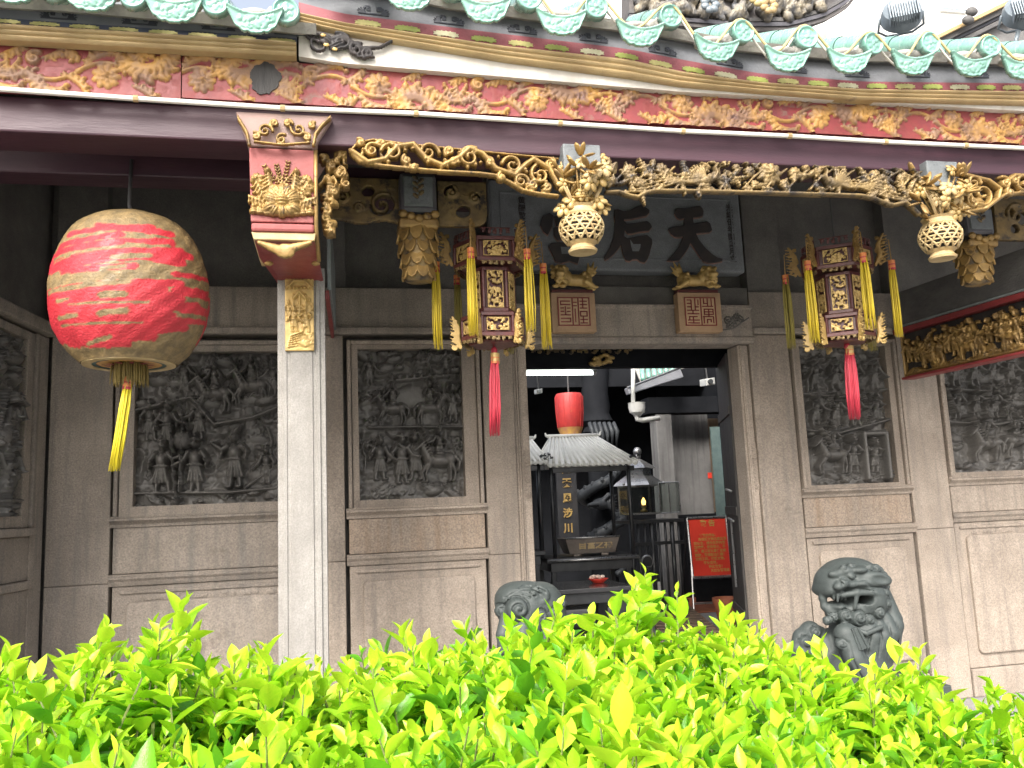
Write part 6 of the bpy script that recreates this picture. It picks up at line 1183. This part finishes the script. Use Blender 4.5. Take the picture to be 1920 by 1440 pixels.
s = SDF((-.3, -.25, -.2), (.3, .2, .25), .016); s.ell((0, 0, 0), (.13, .1, .085)); s.cap((-.05, -.05, 0), (-.2, -.1, -.02), .065, .04); s.sub(s._cap((-.24, -.12, -.035), (-.08, -.1, -.03), .016, .016)); s.chain([(.03, 0, .06), (.12, 0, .14), (.2, .02, .15)], [.03, .02, .008]); s.chain([(.02, -.06, .05), (.1, -.1, .12), (.2, -.08, .1)], [.03, .02, .008])
for q in range(6): s.chain([(.06, -.04, -.02), (.16, -.08, -.1+.04*q), (.26, -.02, -.12+.05*q)], [.03, .018, .006])
s.mesh('dragon_head', 'dragon_dark', dc, xf=lambda V: V+P(1127, 945, 11.9))
for i in range(6): MB().tube([P(1105+i*9, 792, 11.85), P(1112+i*9, 812+4*math.sin(i), 11.8), P(1116+i*8, 838, 11.85)], [.03, .035, .012], 6).build('claw', 'dragon_dark', dc, smooth=True)
rl = thing('hall_lantern', 'small red tapered lantern hanging above the tin canopy', 'lantern', tuple(P(1070, 815, 10.6))); kk = .0068
MB().lathe([(19*kk, 0), (20*kk, 6*kk), (24*kk, 14*kk), (26*kk, 40*kk), (27*kk, 72*kk), (24*kk, 78*kk)], (0, 0, 0), 28).build('shade', 'red_lantern', rl, local=True, auto=.7)
MB().lathe([(19.6*kk, -.005), (21*kk, 5*kk), (24.6*kk, 13*kk)], (0, 0, 0), 28, cap=False).build('bottom_band', 'lantern_ochre', rl, local=True, smooth=True)
for i in range(14): a = i*math.pi/7; MB().tube([(24.2*kk*math.cos(a), 24.2*kk*math.sin(a), 14*kk), (26.4*kk*math.cos(a), 26.4*kk*math.sin(a), 40*kk), (27.2*kk*math.cos(a), 27.2*kk*math.sin(a), 72*kk)], .003, 4).build('rib', 'red_lantern', rl, local=True)
MB().tube([(0, 0, .5), (0, 0, 1.6)], .01, 6).build('hanging_cord', 'cable', rl, local=True)
# lamp tube, pipe, gutter, small fittings
tl_ = thing('tube_lamp', 'lit white fluorescent tube under the inner ceiling', 'lamp', tuple(P(1050, 700, 8.2))); MB().tube([P(985, 700, 8.2), P(1111, 699, 8.2)], .022, 12).build('tube', 'tube_light', tl_, smooth=True)
MB().box(P(985, 690, 8.19), P(1116, 694, 8.26)+np.array([0, 0, -.002])).build('housing', 'pvc', tl_); MB().tube([P(1111, 699, 8.2), P(1117, 698, 8.2)], .026, 10).build('end_cap', 'gutter_grey', tl_)
tagp(MB().tube([P(1040, 690, 8.6), P(1199, 687, 8.6)], .018, 8).build('conduit', 'pvc', None, smooth=True), 'thin white conduit running beside the fluorescent tube', 'pipe')
pp = thing('drain_pipe', 'white drain pipe with a funnel and elbow in the courtyard', 'pipe', tuple(P(1194, 790, 9.9)))
MB().tube([P(1187, 688, 9.9), P(1187, 757, 9.9)], .026, 10).build('pipe', 'pvc', pp, smooth=True); c = P(1195, 778, 9.9); MB().lathe([(.04, -.02), (.05, 0), (.09, .03), (.105, .09), (.105, .14), (.11, .15)], c, 20).build('funnel', 'pvc', pp, auto=.6)
MB().tube([P(1194, 779, 9.9), P(1195, 786, 9.9), P(1204, 788, 9.9), P(1236, 784, 9.95)], .032, 10).build('elbow', 'pvc', pp, smooth=True)
gt_ = thing('gutter', 'grey metal roof gutter sloping over the courtyard corner', 'gutter', tuple(P(1230, 720, 10.0)))
g = [P(1176, 727, 10.0), P(1180, 739, 10.0), P(1282, 707, 10.6), P(1275, 689, 10.6)]; MB().hexa([p+np.array([0, .12, 0]) for p in g], g).build('trough', 'gutter_grey', gt_, bevel=.01); MB().tube([g[0], g[3]], .012, 6).build('lip', 'steel', gt_)
gr = thing('tiled_eave', 'small green tiled roof edge behind the grey gutter', 'roof', tuple(P(1235, 700, 10.7)))
for i in range(7):
    x = 1206+i*11; p = P(x, 712-i*3.4, 10.7); MB().tube([p, p+np.array([.12, .35, .26])], .035, 8).build('roof_tile', 'glaze', gr, smooth=True)
q = [P(1200, 716, 10.76), P(1285, 690, 10.76)]; MB().hexa([q[0], q[1], q[1]+np.array([.1, .45, .25]), q[0]+np.array([.1, .45, .25])], [p+np.array([0, 0, .03]) for p in (q[0], q[1], q[1]+np.array([.1, .45, .25]), q[0]+np.array([.1, .45, .25]))]).build('roof_bed', 'tile_cement', gr)
tagp(MB().box(P(1377, 1120, 9.5), P(1405, 700, 9.54)).build('dark_filler', 'near_black'), 'added black panel filling the dark gap behind the open door leaf', 'filler', None, 'thing')  # added black filler for the dark gap beside the door leaf
for (x, y, Y, lab) in ((1010, 735, 8.9, 'tiny white security camera hanging near the left jamb'), (1327, 718, 9.6, 'small white boxed floodlight under the hall eave')):
    c = P(x, y, Y); t = thing('security_camera' if x < 1100 else 'box_floodlight', lab, 'camera' if x < 1100 else 'light', tuple(c)); k_ = 1 if x < 1100 else 1.7
    MB().hexa([c+np.array(v)*k_ for v in ((-.04, -.06, -.03), (.03, -.06, -.02), (.03, .05, -.01), (-.04, .05, -.02))], [c+np.array(v)*k_ for v in ((-.04, -.06, .02), (.03, -.06, .03), (.03, .05, .04), (-.04, .05, .03))]).build('housing', 'pvc', t, bevel=.008); MB().tube([c+np.array([0, 0, .03]), c+np.array([-.02, 0, .3])], .01, 6).build('arm', 'cable', t); MB().tube([c+np.array([-.01, -.06, 0])*k_, c+np.array([-.01, -.075, 0])*k_], .018*k_, 10).build('lens', 'glass_dark', t)
# glass lamp cabinet
Yg = 9.9; gc = thing('lamp_cabinet', 'small glass cabinet with a tiered roof and an oil lamp inside', 'cabinet', tuple(P(1225, 965, Yg)))
a, b = P(1182, 966, Yg), P(1240, 908, Yg); D = .4
for x in (a[0], b[0]-.02):
    for y in (Yg, Yg+D): box('frame_post', (x, y, a[2]), (x+.02, y+.02, b[2]), 'steel', gc, bevel=0)
for z in (a[2], b[2]-.02): MB().box((a[0], Yg-.003, z), (b[0], Yg+.017, z+.02)).box((a[0], Yg+D+.003, z), (b[0], Yg+D+.023, z+.02)).build('frame_rail', 'steel', gc)
MB().box((a[0]+.02, Yg+.008, a[2]+.02), (b[0]-.02, Yg+.011, b[2]-.02)).build('glass_pane', 'clear_glass', gc); MB().box((a[0]+.002, Yg+.02, a[2]), (a[0]+.005, Yg+D, b[2])).build('glass_pane', 'clear_glass', gc)
d0, d1 = P(1236, 962, Yg-.05), P(1278, 903, Yg-.2); mb = MB()
for p, q in (((d0[0], d0[2]), (d1[0], d0[2])), ((d0[0], d1[2]), (d1[0], d1[2])), ((d0[0], d0[2]), (d0[0], d1[2])), ((d1[0], d0[2]), (d1[0], d1[2])), (((d0[0]+d1[0])/2, d0[2]), ((d0[0]+d1[0])/2, d1[2]))): mb.tube([(p[0], Yg-.1, p[1]), (q[0], Yg-.1, q[1])], .009, 6)
dr = mb.build('glass_door', 'steel', gc); MB().box((d0[0], Yg-.102, d0[2]), (d1[0], Yg-.098, d1[2])).build('glass_pane', 'clear_glass', dr)
mc = (a[0]+b[0])/2; MB().lathe([(.34, 0), (.3, .04), (.16, .13), (.16, .2), (.24, .21), (.14, .27), (.03, .33)], (mc, Yg+D/2, b[2]), 4).build('tiered_roof', 'steel', gc); c = P(1203, 868, Yg+D/2); MB().ball((mc, Yg+D/2, b[2]+.36), .04, 12).ball((mc, Yg+D/2, b[2]+.42), .055, 12).build('finial', 'steel', gc, smooth=True)
for x in (a[0]-.06, b[0]+.03): MB().ball((x, Yg, b[2]+.02), .02, 8).build('corner_bead', 'steel', gc, smooth=True)
lp = thing('oil_lamp', 'tiny amber oil lamp glowing inside the glass cabinet', 'lamp', (*P(1208, 962, Yg+.15)[:2], a[2]+.03)); MB().lathe([(.04, 0), (.045, .02), (.02, .04), (.035, .06), (.035, .085)], (0, 0, 0), 14).build('lamp_base', 'gold_bright', lp, local=True, smooth=True); MB().lathe([(.02, .085), (.028, .12), (.02, .15), (.004, .175)], (0, 0, 0), 12).build('flame', 'bulb', lp, local=True, smooth=True)
st = thing('cabinet_stand', 'dark metal stand with upright bars under the glass cabinet', 'stand', (mc, Yg+.2, FZ)); c0_, c1_ = P(1175, 969, Yg), P(1292, 969, Yg); zt = min(c0_[2], c1_[2], a[2])-.012
box('stand_top', (c0_[0], Yg-.12, zt-.04), (c1_[0]-.12, Yg+.5, zt), 'metal_dark', st)
for i in range(8): x = c0_[0]+.02+i*(c1_[0]-c0_[0]-.2)/7; MB().tube([(x, Yg-.08, FZ), (x, Yg-.08, zt-.04)], .016 if i % 3 else .028, 8).build('bar', 'metal_dark', st, smooth=True)
for z in (FZ+.15, zt-.3): box('rail', (c0_[0], Yg-.1, z), (c1_[0]-.12, Yg-.06, z+.04), 'metal_dark', st)
c = P(1213, 1053, Yg-.11); o = MB().lathe([(.075, 0), (.08, .01), (.07, .02)], (0, 0, 0), 20).build('dial', 'steel', st, local=True); o.data.transform(Matrix.Rotation(R_(90), 4, 'X')); o.location = Vector(c-np.array(LOC[st.name])); q = MB().lathe([(.001, 0), (.06, 0)], (0, 0, 0), 20, cap=False).build('dial_face', 'metal_dark', o, local=True); q.data.transform(Matrix.Rotation(R_(90), 4, 'X')); q.location = (0, -.022, 0)
for (x0, x1, y0, y1, Y, m) in ((1243, 1270, 780, 1085, 11.0, 'granite_soot_shade'),): pass
cw = thing('courtyard_column', 'square grey stone column between drain pipe and plaster wall', 'column', (*P(1258, 1000, 11.0)[:2], FZ)); a, b = P(1241, 960, 11.0), P(1272, 960, 11.0); box('shaft', (a[0], 11.0, FZ), (b[0], 11.25, P(1250, 775, 11)[2]), 'plaster_grey', cw, bevel=.02); box('lintel', (a[0]-.1, 10.98, P(1250, 775, 11)[2]+.002), (5.6, 11.28, P(1250, 745, 11)[2]), 'near_black', cw)
pw = thing('plaster_wall', 'grey smoke-stained plaster wall beyond the notice board', 'wall', (*P(1310, 960, 11.5)[:2], FZ)); a, b = P(1272, 960, 11.5), P(1340, 960, 11.5); box('plaster', (a[0]-.1, 11.5, FZ), (b[0], 11.6, P(1300, 775, 11.5)[2]), 'plaster_grey', pw); box('skirting', (a[0]-.1, 11.47, FZ), (b[0], 11.498, P(1300, 964, 11.5)[2]), 'near_black', pw); MB().box(P(1341, 960, 11.47), P(1344, 785, 11.5)).build('timber_edge', 'wood_slat', pw); MB().box(P(1328, 897, 11.49), P(1337, 886, 11.499)).build('red_sticker', 'notice_red', pw)
pv_ = thing('poster_panel', 'pale panel with a blue strip half hidden behind the door leaf', 'panel', (*P(1355, 960, 11.0)[:2], FZ)); MB().box(P(1347, 1000, 11.0), P(1362, 800, 11.03)).build('panel', 'pale_green', pv_); MB().box(P(1358, 890, 10.98), P(1362, 840, 10.995)).build('blue_strip', 'blue_paint', pv_)
# notice board
Yn = 10.2; nb = thing('notice_board', 'silver framed red notice board on a folding stand', 'sign', (*P(1335, 1140, Yn)[:2], FZ))
fa = [P(1288, 972, Yn), P(1361, 969, Yn), P(1374, 1080, Yn-.12), P(1299, 1083, Yn-.12)]
def quad_slab(name, q, m, par, t): return MB().hexa([p+np.array([0, t, 0]) for p in q], q).build(name, m, par)
cn = sum(fa)/4; sc = lambda q, s_: [cn+(p-cn)*s_ for p in q]
uu = (fa[1]-fa[0])/np.linalg.norm(fa[1]-fa[0]); vv = (fa[0]-fa[3])/np.linalg.norm(fa[0]-fa[3]); nn = np.cross(uu, vv); nn = nn if nn[1] < 0 else -nn
quad_slab('sheet', sc(fa, .95), 'notice_red', nb, .01)
for i in range(4): MB().tube([fa[i], fa[(i+1) % 4]], .017, 8).build('frame_bar', 'steel', nb)
for p, e in ((fa[3], P(1301, 1146, Yn-.2)), (fa[2], P(1384, 1140, Yn-.2))): e[2] = FZ; MB().tube([p+(fa[0]-fa[3])*.35*(1), e], .012, 8).build('leg', 'steel', nb)
for p, x in ((fa[0], 1292), (fa[1], 1375)): MB().tube([p, np.array([p[0]+.03, Yn+.45, FZ])], .012, 8).build('back_leg', 'metal_dark', nb)
MB().tube([P(1303, 1132, Yn-.18), P(1376, 1128, Yn-.18)], .012, 8).build('cross_bar', 'steel', nb); quad_slab('lower_cloth', [P(1303, 1088, Yn+.02), P(1374, 1085, Yn+.02), P(1380, 1126, Yn+.02), P(1306, 1129, Yn+.02)], 'near_black', nb, .01)
text_mesh('敬 告', .088, 'lettering', 'notice_gold', nb, cn+vv*.29+nn*.006, uu, vv, nn, .001, .002)
text_mesh('尊敬的香客：\n　　為保護文物古建及消\n防安全，請勿在殿內燃\n點香燭，使用明火、手\n燭，違者追究責任並處\n罰款，敬請配合遵照！\n文明參拜，愛護文物，\n平安吉祥。\n　　　特此敬告！\n　　　　　天后宮管理處', .042, 'lettering', 'notice_gold', nb, cn-uu*.0-vv*.075+nn*.006, uu, vv, nn, .001, .0006, align='CENTER', space=1.15)
# floor boards and pot
sl_ = thing('slat_walkway', 'brown wooden slat walkway on the courtyard floor', 'walkway', tuple(PZ(1290, 1165, FZ)))
p0, p1, p2, p3 = PZ(1215, 1133, FZ), PZ(1282, 1133, FZ), PZ(1380, 1215, FZ), PZ(1240, 1215, FZ)
for i in range(16):
    u = i/16; A, B = p0*(1-u)+p3*u, p1*(1-u)+p2*u; A2, B2 = p0*(1-u-.042)+p3*(u+.042), p1*(1-u-.042)+p2*(u+.042); MB().hexa([A, B, B2, A2], [p+np.array([0, 0, .05]) for p in (A, B, B2, A2)]).build('slat', 'wood_slat', sl_, bevel=.004)
tagp(MB().box(PZ(1305, 1150, FZ), PZ(1420, 1122, FZ)+np.array([.6, .6, .012])).build('tile_floor', 'terracotta'), 'red tile strip of floor under the notice board', 'floor', None, 'structure')
pt = thing('flower_pot', 'terracotta pot beside the open door leaf', 'pot', (*PZ(1368, 1182, FZ)[:2], FZ+.013)); MB().lathe([(.09, 0), (.13, .2), (.15, .26), (.155, .27), (.155, .32), (.14, .32), (.13, .25)], (0, 0, 0), 24).build('pot', 'terracotta', pt, local=True, auto=.6); MB().lathe([(.13, .25), (.001, .27)], (0, 0, 0), 20, cap=False).build('soil', 'soil', pt, local=True)
# ------------------------------------------------------------ roofs and fittings above the eave
Yr = 7.6; rd = thing('ornate_ridge', 'dark roof ridge crowded with porcelain figures, its end sweeping upward', 'roof ridge', tuple(P(1450, 60, Yr)))
def pstrip(name, top, bot, Y, t, m, x0, x1, n=30): return strip(name, top, bot, Y, t, m, rd, x0, x1, n)
rtop = [(1200, -30), (1400, 4), (1480, 2), (1545, -12), (1600, -30)]; rbot = [(1200, 30), (1400, 46), (1480, 45), (1545, 28), (1590, 2), (1612, -26)]
pstrip('ridge_body', [(1180, -60), (1400, -60), (1600, -60)], rbot, Yr, .25, 'roof_dark', 1180, 1608)
for dy, m in ((0, 'post_dark'), (-9, 'wood_grey'), (9, 'roof_dark')): pstrip('ridge_moulding', [(x, y+dy-4) for x, y in rbot], [(x, y+dy+3) for x, y in rbot], Yr-.04+abs(dy)*.002, .05, m, 1180, 1606)
random.seed(13); f = PX(1190, -30, 1560, 38, Yr-.045, .012)
for i in range(130):
    x = random.uniform(1195, 1555); y = random.uniform(-25, curve(rbot, x)-12); f.hf.bump(*f.uv(x, y), random.uniform(.04, .11), random.uniform(.03, .07), random.uniform(.03, .1), rot=random.uniform(0, 3), groove=.4, gn=4)
for i in range(6): person(f.hf, *f.uv(1225+i*55, 28), .32, 1, .08)
f.mesh('porcelain_figures', 'porcelain_mix', rd, openwork=True, back=.04)
for x, y, m in ((1440, 12, 'gold_mould'), (1420, -2, 'rope_yellow'), (1330, 10, 'flood_grey')):
    mb = MB()
    for i in range(7): a = i*.9; p = P(x, y, Yr-.2); mb.ball(p+np.array([math.cos(a)*.06, -.02, math.sin(a)*.06]), (.05, .03, .04), 8)
    mb.build('flower_boss', m, rd, smooth=True)
pstrip('end_block', [(1500, 54), (1550, 58)], [(1500, 84), (1550, 100)], 7.0, .2, 'tile_cement', 1500, 1550, 4)
gb_ = thing('gable_ridge', 'grey stepped gable ridge slanting up beyond the floodlights', 'roof ridge', tuple(P(1800, 90, 7.4)))
for i, (o0, o1, dy, m) in enumerate(((-4, 4, 0, 'gold_mould'), (5, 16, .05, 'wood_grey'), (17, 24, .1, 'post_dark'), (25, 34, .06, 'wood_grey'), (35, 120, .16, 'plaster_grey'))):
    q = [P(1700, 97+o0, 7.4+dy), P(1985, -42+o0, 7.4+dy), P(1985, -42+o1, 7.4+dy), P(1700, 97+o1, 7.4+dy)]; MB().hexa([p+np.array([0, .2, 0]) for p in q], q).build('gable_moulding' if i < 4 else 'gable_wall', m, gb_, bevel=.006)
for x, y in ((1815, 38), (1822, 22)): MB().ball(P(x, y, 7.32), (.07, .05, .05), 10).build('grotesque_mask', 'wood_grey', gb_, smooth=True)
def flood(cx, cy, Y, s, label):
    c = P(cx, cy, Y); t = thing('floodlight', label, 'floodlight', tuple(c), group='roof floodlights'); rot = Matrix.Rotation(R_(-30), 3, 'Z') @ Matrix.Rotation(R_(68), 3, 'X')
    def R3(mb): mb.v = [tuple(np.array(rot @ Vector(v))*s) for v in mb.v]; return mb
    R3(MB().lathe([(.02, .10), (.1, .1), (.15, .06), (.165, 0), (.165, -.05), (.15, -.06)], (0, 0, 0), 28)).build('lamp_head', 'flood_grey', t, local=True, auto=.6)
    for i in range(12): x = -.11+.02*i; R3(MB().box((x, -.16, .03), (x+.007, .02, .125))).build('cooling_fin', 'flood_grey', t, local=True)
    R3(MB().tube([(-.17, 0, 0), (-.18, -.02, -.12), (-.1, 0, -.2), (.1, 0, -.2), (.18, -.02, -.12), (.17, 0, 0)], .011, 8)).build('yoke', 'flood_grey', t, local=True, smooth=True)
    MB().tube([(-.05*s, .02, -.17*s), (-.09*s, .06, -.34*s)], .016, 8).build('stem', 'flood_grey', t, local=True, smooth=True)
flood(1690, 28, 5.2, .88, 'round grey finned floodlight on the roof in front of the white building'); flood(1918, 22, 5.2, .88, 'round grey finned floodlight on the roof before the gable ridge')
hb = thing('far_building', 'bright white plastered building rising behind the temple roofs', 'building', (*P(1640, 60, 26)[:2], 0)); a, b = P(1540, 60, 26), P(2000, 60, 26); box('wall', (a[0]-12, 26, 0), (b[0]+4, 36, 24), 'far_white', hb, bevel=.05)
for x0, x1, y0, y1 in ((1762, 1802, -40, 22), (1830, 1870, -80, -20)):
    p, q = P(x0, y1, 25.98), P(x1, y0, 25.98); w_ = box('window', (p[0], 25.9, p[2]), (q[0], 26.01, q[2]), 'pvc', hb, bevel=.02)
    for i in range(2): ww = (q[0]-p[0]); MB().box((p[0]+.06+i*ww/2, 25.88, p[2]+.08), (p[0]+ww/2-.03+i*ww/2, 25.899, q[2]-.06)).build('pane', 'far_glass', w_)
# ------------------------------------------------------------ hedge in front
struct('planting_bed', MB().box((-3.5, .75, SZ+.004), (5.2, 3.1, SZ+.12)), 'soil', bevel=.01)
hed = thing('hedge', 'bright yellow-green leafy hedge growing in front of the temple porch', 'hedge', (.6, 2.0, SZ+.12))
rg = np.random.default_rng(5)
def leaf_template(fold, droop, tipw=1.0):
    ts = np.linspace(0, 1, 6); w_ = np.array([.06, .32, .47, .43, .26, .0])*tipw; V = []
    for t, q in zip(ts, w_): V += [(-q*.5, t, q*fold-droop*t*t), (0, t, -droop*t*t), (q*.5, t, q*fold-droop*t*t)]
    Fq = [(i*3+j, i*3+j+1, i*3+j+4, i*3+j+3) for i in range(5) for j in range(2)]
    return np.array(V), np.array(Fq)
TPL = [leaf_template(.28, .16), leaf_template(.4, .3), leaf_template(.18, .08, 1.15), leaf_template(.34, -.1, .9)]
def shoot(base, tip, n, size, young, fresh=True):
    "leaves along a stem: list of (position, direction, normal, length, tone)"
    ax = tip-base; L = np.linalg.norm(ax); ax = ax/L; s_ = np.cross(ax, [rg.normal(), rg.normal(), .01]); s_ /= np.linalg.norm(s_); out = []
    for i in range(n):
        t = 1-(i/n)**1.05*.96; ph = (i//2)*1.57+(i % 2)*math.pi+rg.normal()*.25; q = s_*math.cos(ph)+np.cross(ax, s_)*math.sin(ph)
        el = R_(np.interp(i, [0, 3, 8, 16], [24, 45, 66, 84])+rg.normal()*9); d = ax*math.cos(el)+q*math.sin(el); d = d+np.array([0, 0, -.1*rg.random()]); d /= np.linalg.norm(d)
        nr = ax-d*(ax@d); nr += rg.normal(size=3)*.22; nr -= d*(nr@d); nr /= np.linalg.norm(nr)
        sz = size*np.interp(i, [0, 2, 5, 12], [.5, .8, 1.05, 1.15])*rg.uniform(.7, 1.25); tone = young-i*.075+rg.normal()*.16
        out.append((base+ax*L*t, d, nr, sz, tone))
    return out
single, mass, stems = [], [], MB()
tips = [(345, 1128), (300, 1170), (200, 1168), (170, 1205), (20, 1213), (60, 1255), (120, 1230), (500, 1212), (440, 1235), (555, 1245), (595, 1262), (700, 1245), (755, 1182), (800, 1205), (850, 1235), (905, 1215), (960, 1190), (1000, 1165), (1045, 1135), (1110, 1150), (1150, 1130), (1210, 1066), (1260, 1165), (1350, 1138), (1385, 1165), (1440, 1200), (1500, 1240), (1540, 1212), (1580, 1235), (1640, 1255), (1690, 1212), (1725, 1215), (1765, 1290), (1800, 1335), (1880, 1315), (1915, 1320), (650, 1275), (395, 1250), (250, 1240), (1300, 1180)]
for x, y in tips:
    Y = rg.uniform(2.05, 2.4); tp = P(x, y+8, Y); b = tp+np.array([rg.normal()*.05-.02*(x-960)/960, rg.normal()*.04, -rg.uniform(.24, .32)]); lv = shoot(b, tp, 14, .09, .95); single += lv[:8]; mass += lv[8:]
    for q in range(5):
        t2 = P(x+rg.normal()*24, y+rg.uniform(28, 75), Y+rg.normal()*.06); b2 = t2+np.array([rg.normal()*.05, rg.normal()*.04, -.24]); mass += shoot(b2, t2, 13, .078, .82); stems.tube([b2, t2], [.0035, .0018], 5)
    stems.tube([b, (b+tp)/2, tp], [.0045, .004, .0022], 5)
xs = np.arange(-2.2, 3.6, .047); n_sh = 0
_pz = [(0, 1.11), (250, 1.12), (450, 1.12), (640, 1.08), (760, 1.13), (900, 1.14), (1080, 1.16), (1200, 1.155), (1330, 1.12), (1480, 1.06), (1540, 1.02), (1590, .89), (1650, .89), (1700, .97), (1740, .93), (1780, .83), (1850, .81), (1920, .82), (2100, .82)]
_rx = [P(q[0], 1250, 1)[0] for q in _pz]; _rz = [q[1]-.02 for q in _pz]
top = lambda X, Y: float(np.interp(X/Y, _rx, _rz))+.02*math.sin(X*5.3+Y*3)-.02*(Y-2)
for X in xs:
    for Y in np.arange(1.2, 2.68, .05):
        x, yy = X+rg.normal()*.02, Y+rg.normal()*.02
        if x/yy < -.60 or x/yy > 1.0 or rg.random() < .12: continue
        z = top(x, yy)+rg.normal()*.042+.03*math.sin(x*9.0+1)*math.sin(yy*5+x*3); ln = rg.uniform(.15, .24); tp = np.array([x, yy, z]); b = tp-np.array([rg.normal()*.05, rg.normal()*.05, ln])
        near = rg.random() < .35; lv = shoot(b, tp, 10, .070*rg.uniform(.8, 1.25), rg.normal()*.2+.60+.22*math.sin(x*7.3+yy*3.1)*math.sin(yy*6.1-x*2.2)); mass += lv; n_sh += 1
        if rg.random() < .6: stems.tube([b, tp], [.003, .0015], 4)
# dark interior leaves
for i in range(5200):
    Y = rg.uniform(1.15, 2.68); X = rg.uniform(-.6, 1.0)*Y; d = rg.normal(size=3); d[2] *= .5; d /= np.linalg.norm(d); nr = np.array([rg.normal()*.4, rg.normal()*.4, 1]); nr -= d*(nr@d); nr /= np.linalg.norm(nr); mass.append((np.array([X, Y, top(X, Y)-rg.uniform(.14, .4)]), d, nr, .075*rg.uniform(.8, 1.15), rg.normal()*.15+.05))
need = 300-len(single)
if need < 0: mass += single[300:]; single = single[:300]
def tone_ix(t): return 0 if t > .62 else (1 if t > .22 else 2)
LM = ('leaf_yellow', 'leaf_lime', 'leaf_green'); base_me = {}
for a in range(3):
    for k in range(4): o = mesh_np('leaf', *TPL[k], LM[a], None, True, True); base_me[a, k] = o.data; bpy.data.objects.remove(o)
for i, (p, d, nr, sz, tn) in enumerate(single):
    o = bpy.data.objects.new('leaf', base_me[tone_ix(tn), i % 4]); COL.objects.link(o); o.parent = hed; LOC[o.name] = LOC[hed.name]; sx = np.cross(d, nr); p = p-LOC[hed.name]
    o.matrix_local = Matrix(((sx[0]*sz, d[0]*sz, nr[0]*sz, p[0]), (sx[1]*sz, d[1]*sz, nr[1]*sz, p[1]), (sx[2]*sz, d[2]*sz, nr[2]*sz, p[2]), (0, 0, 0, 1)))
pp_ = np.array([m_[0] for m_ in mass]); dd = np.array([m_[1] for m_ in mass]); nn_ = np.array([m_[2] for m_ in mass]); sz = np.array([m_[3] for m_ in mass]); tn = np.array([m_[4] for m_ in mass]); sx = np.cross(dd, nn_)
Vs, Fs, Ms = [], [], []; off = 0
for k in range(4):
    ix = np.arange(len(mass))[np.arange(len(mass)) % 4 == k]; T, Fq = TPL[k]
    V = pp_[ix][:, None]+sz[ix][:, None, None]*(T[None, :, 0:1]*sx[ix][:, None]+T[None, :, 1:2]*dd[ix][:, None]+T[None, :, 2:3]*nn_[ix][:, None]); Vs.append(V.reshape(-1, 3))
    Fs.append((Fq[None]+off+len(T)*np.arange(len(ix))[:, None, None]).reshape(-1, 4)); off += len(ix)*len(T); Ms.append(np.repeat([tone_ix(t) for t in tn[ix]], len(Fq)))
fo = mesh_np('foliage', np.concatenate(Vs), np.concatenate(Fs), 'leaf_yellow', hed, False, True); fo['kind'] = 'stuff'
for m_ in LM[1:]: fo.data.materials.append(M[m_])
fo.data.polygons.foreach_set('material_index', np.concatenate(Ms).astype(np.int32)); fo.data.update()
stems.build('stems', 'stem', hed)['kind'] = 'stuff'
trunk = MB()
for i in range(70): Y = rg.uniform(1.3, 2.6); X = rg.uniform(-.6, 1.0)*Y; trunk.tube([(X, Y, SZ+.1), (X+rg.normal()*.05, Y+rg.normal()*.05, .5), (X+rg.normal()*.03, Y+rg.normal()*.03, top(X, Y)-.2)], [.012, .009, .004], 6)
trunk.build('woody_stems', 'wood_slat', hed)['kind'] = 'stuff'
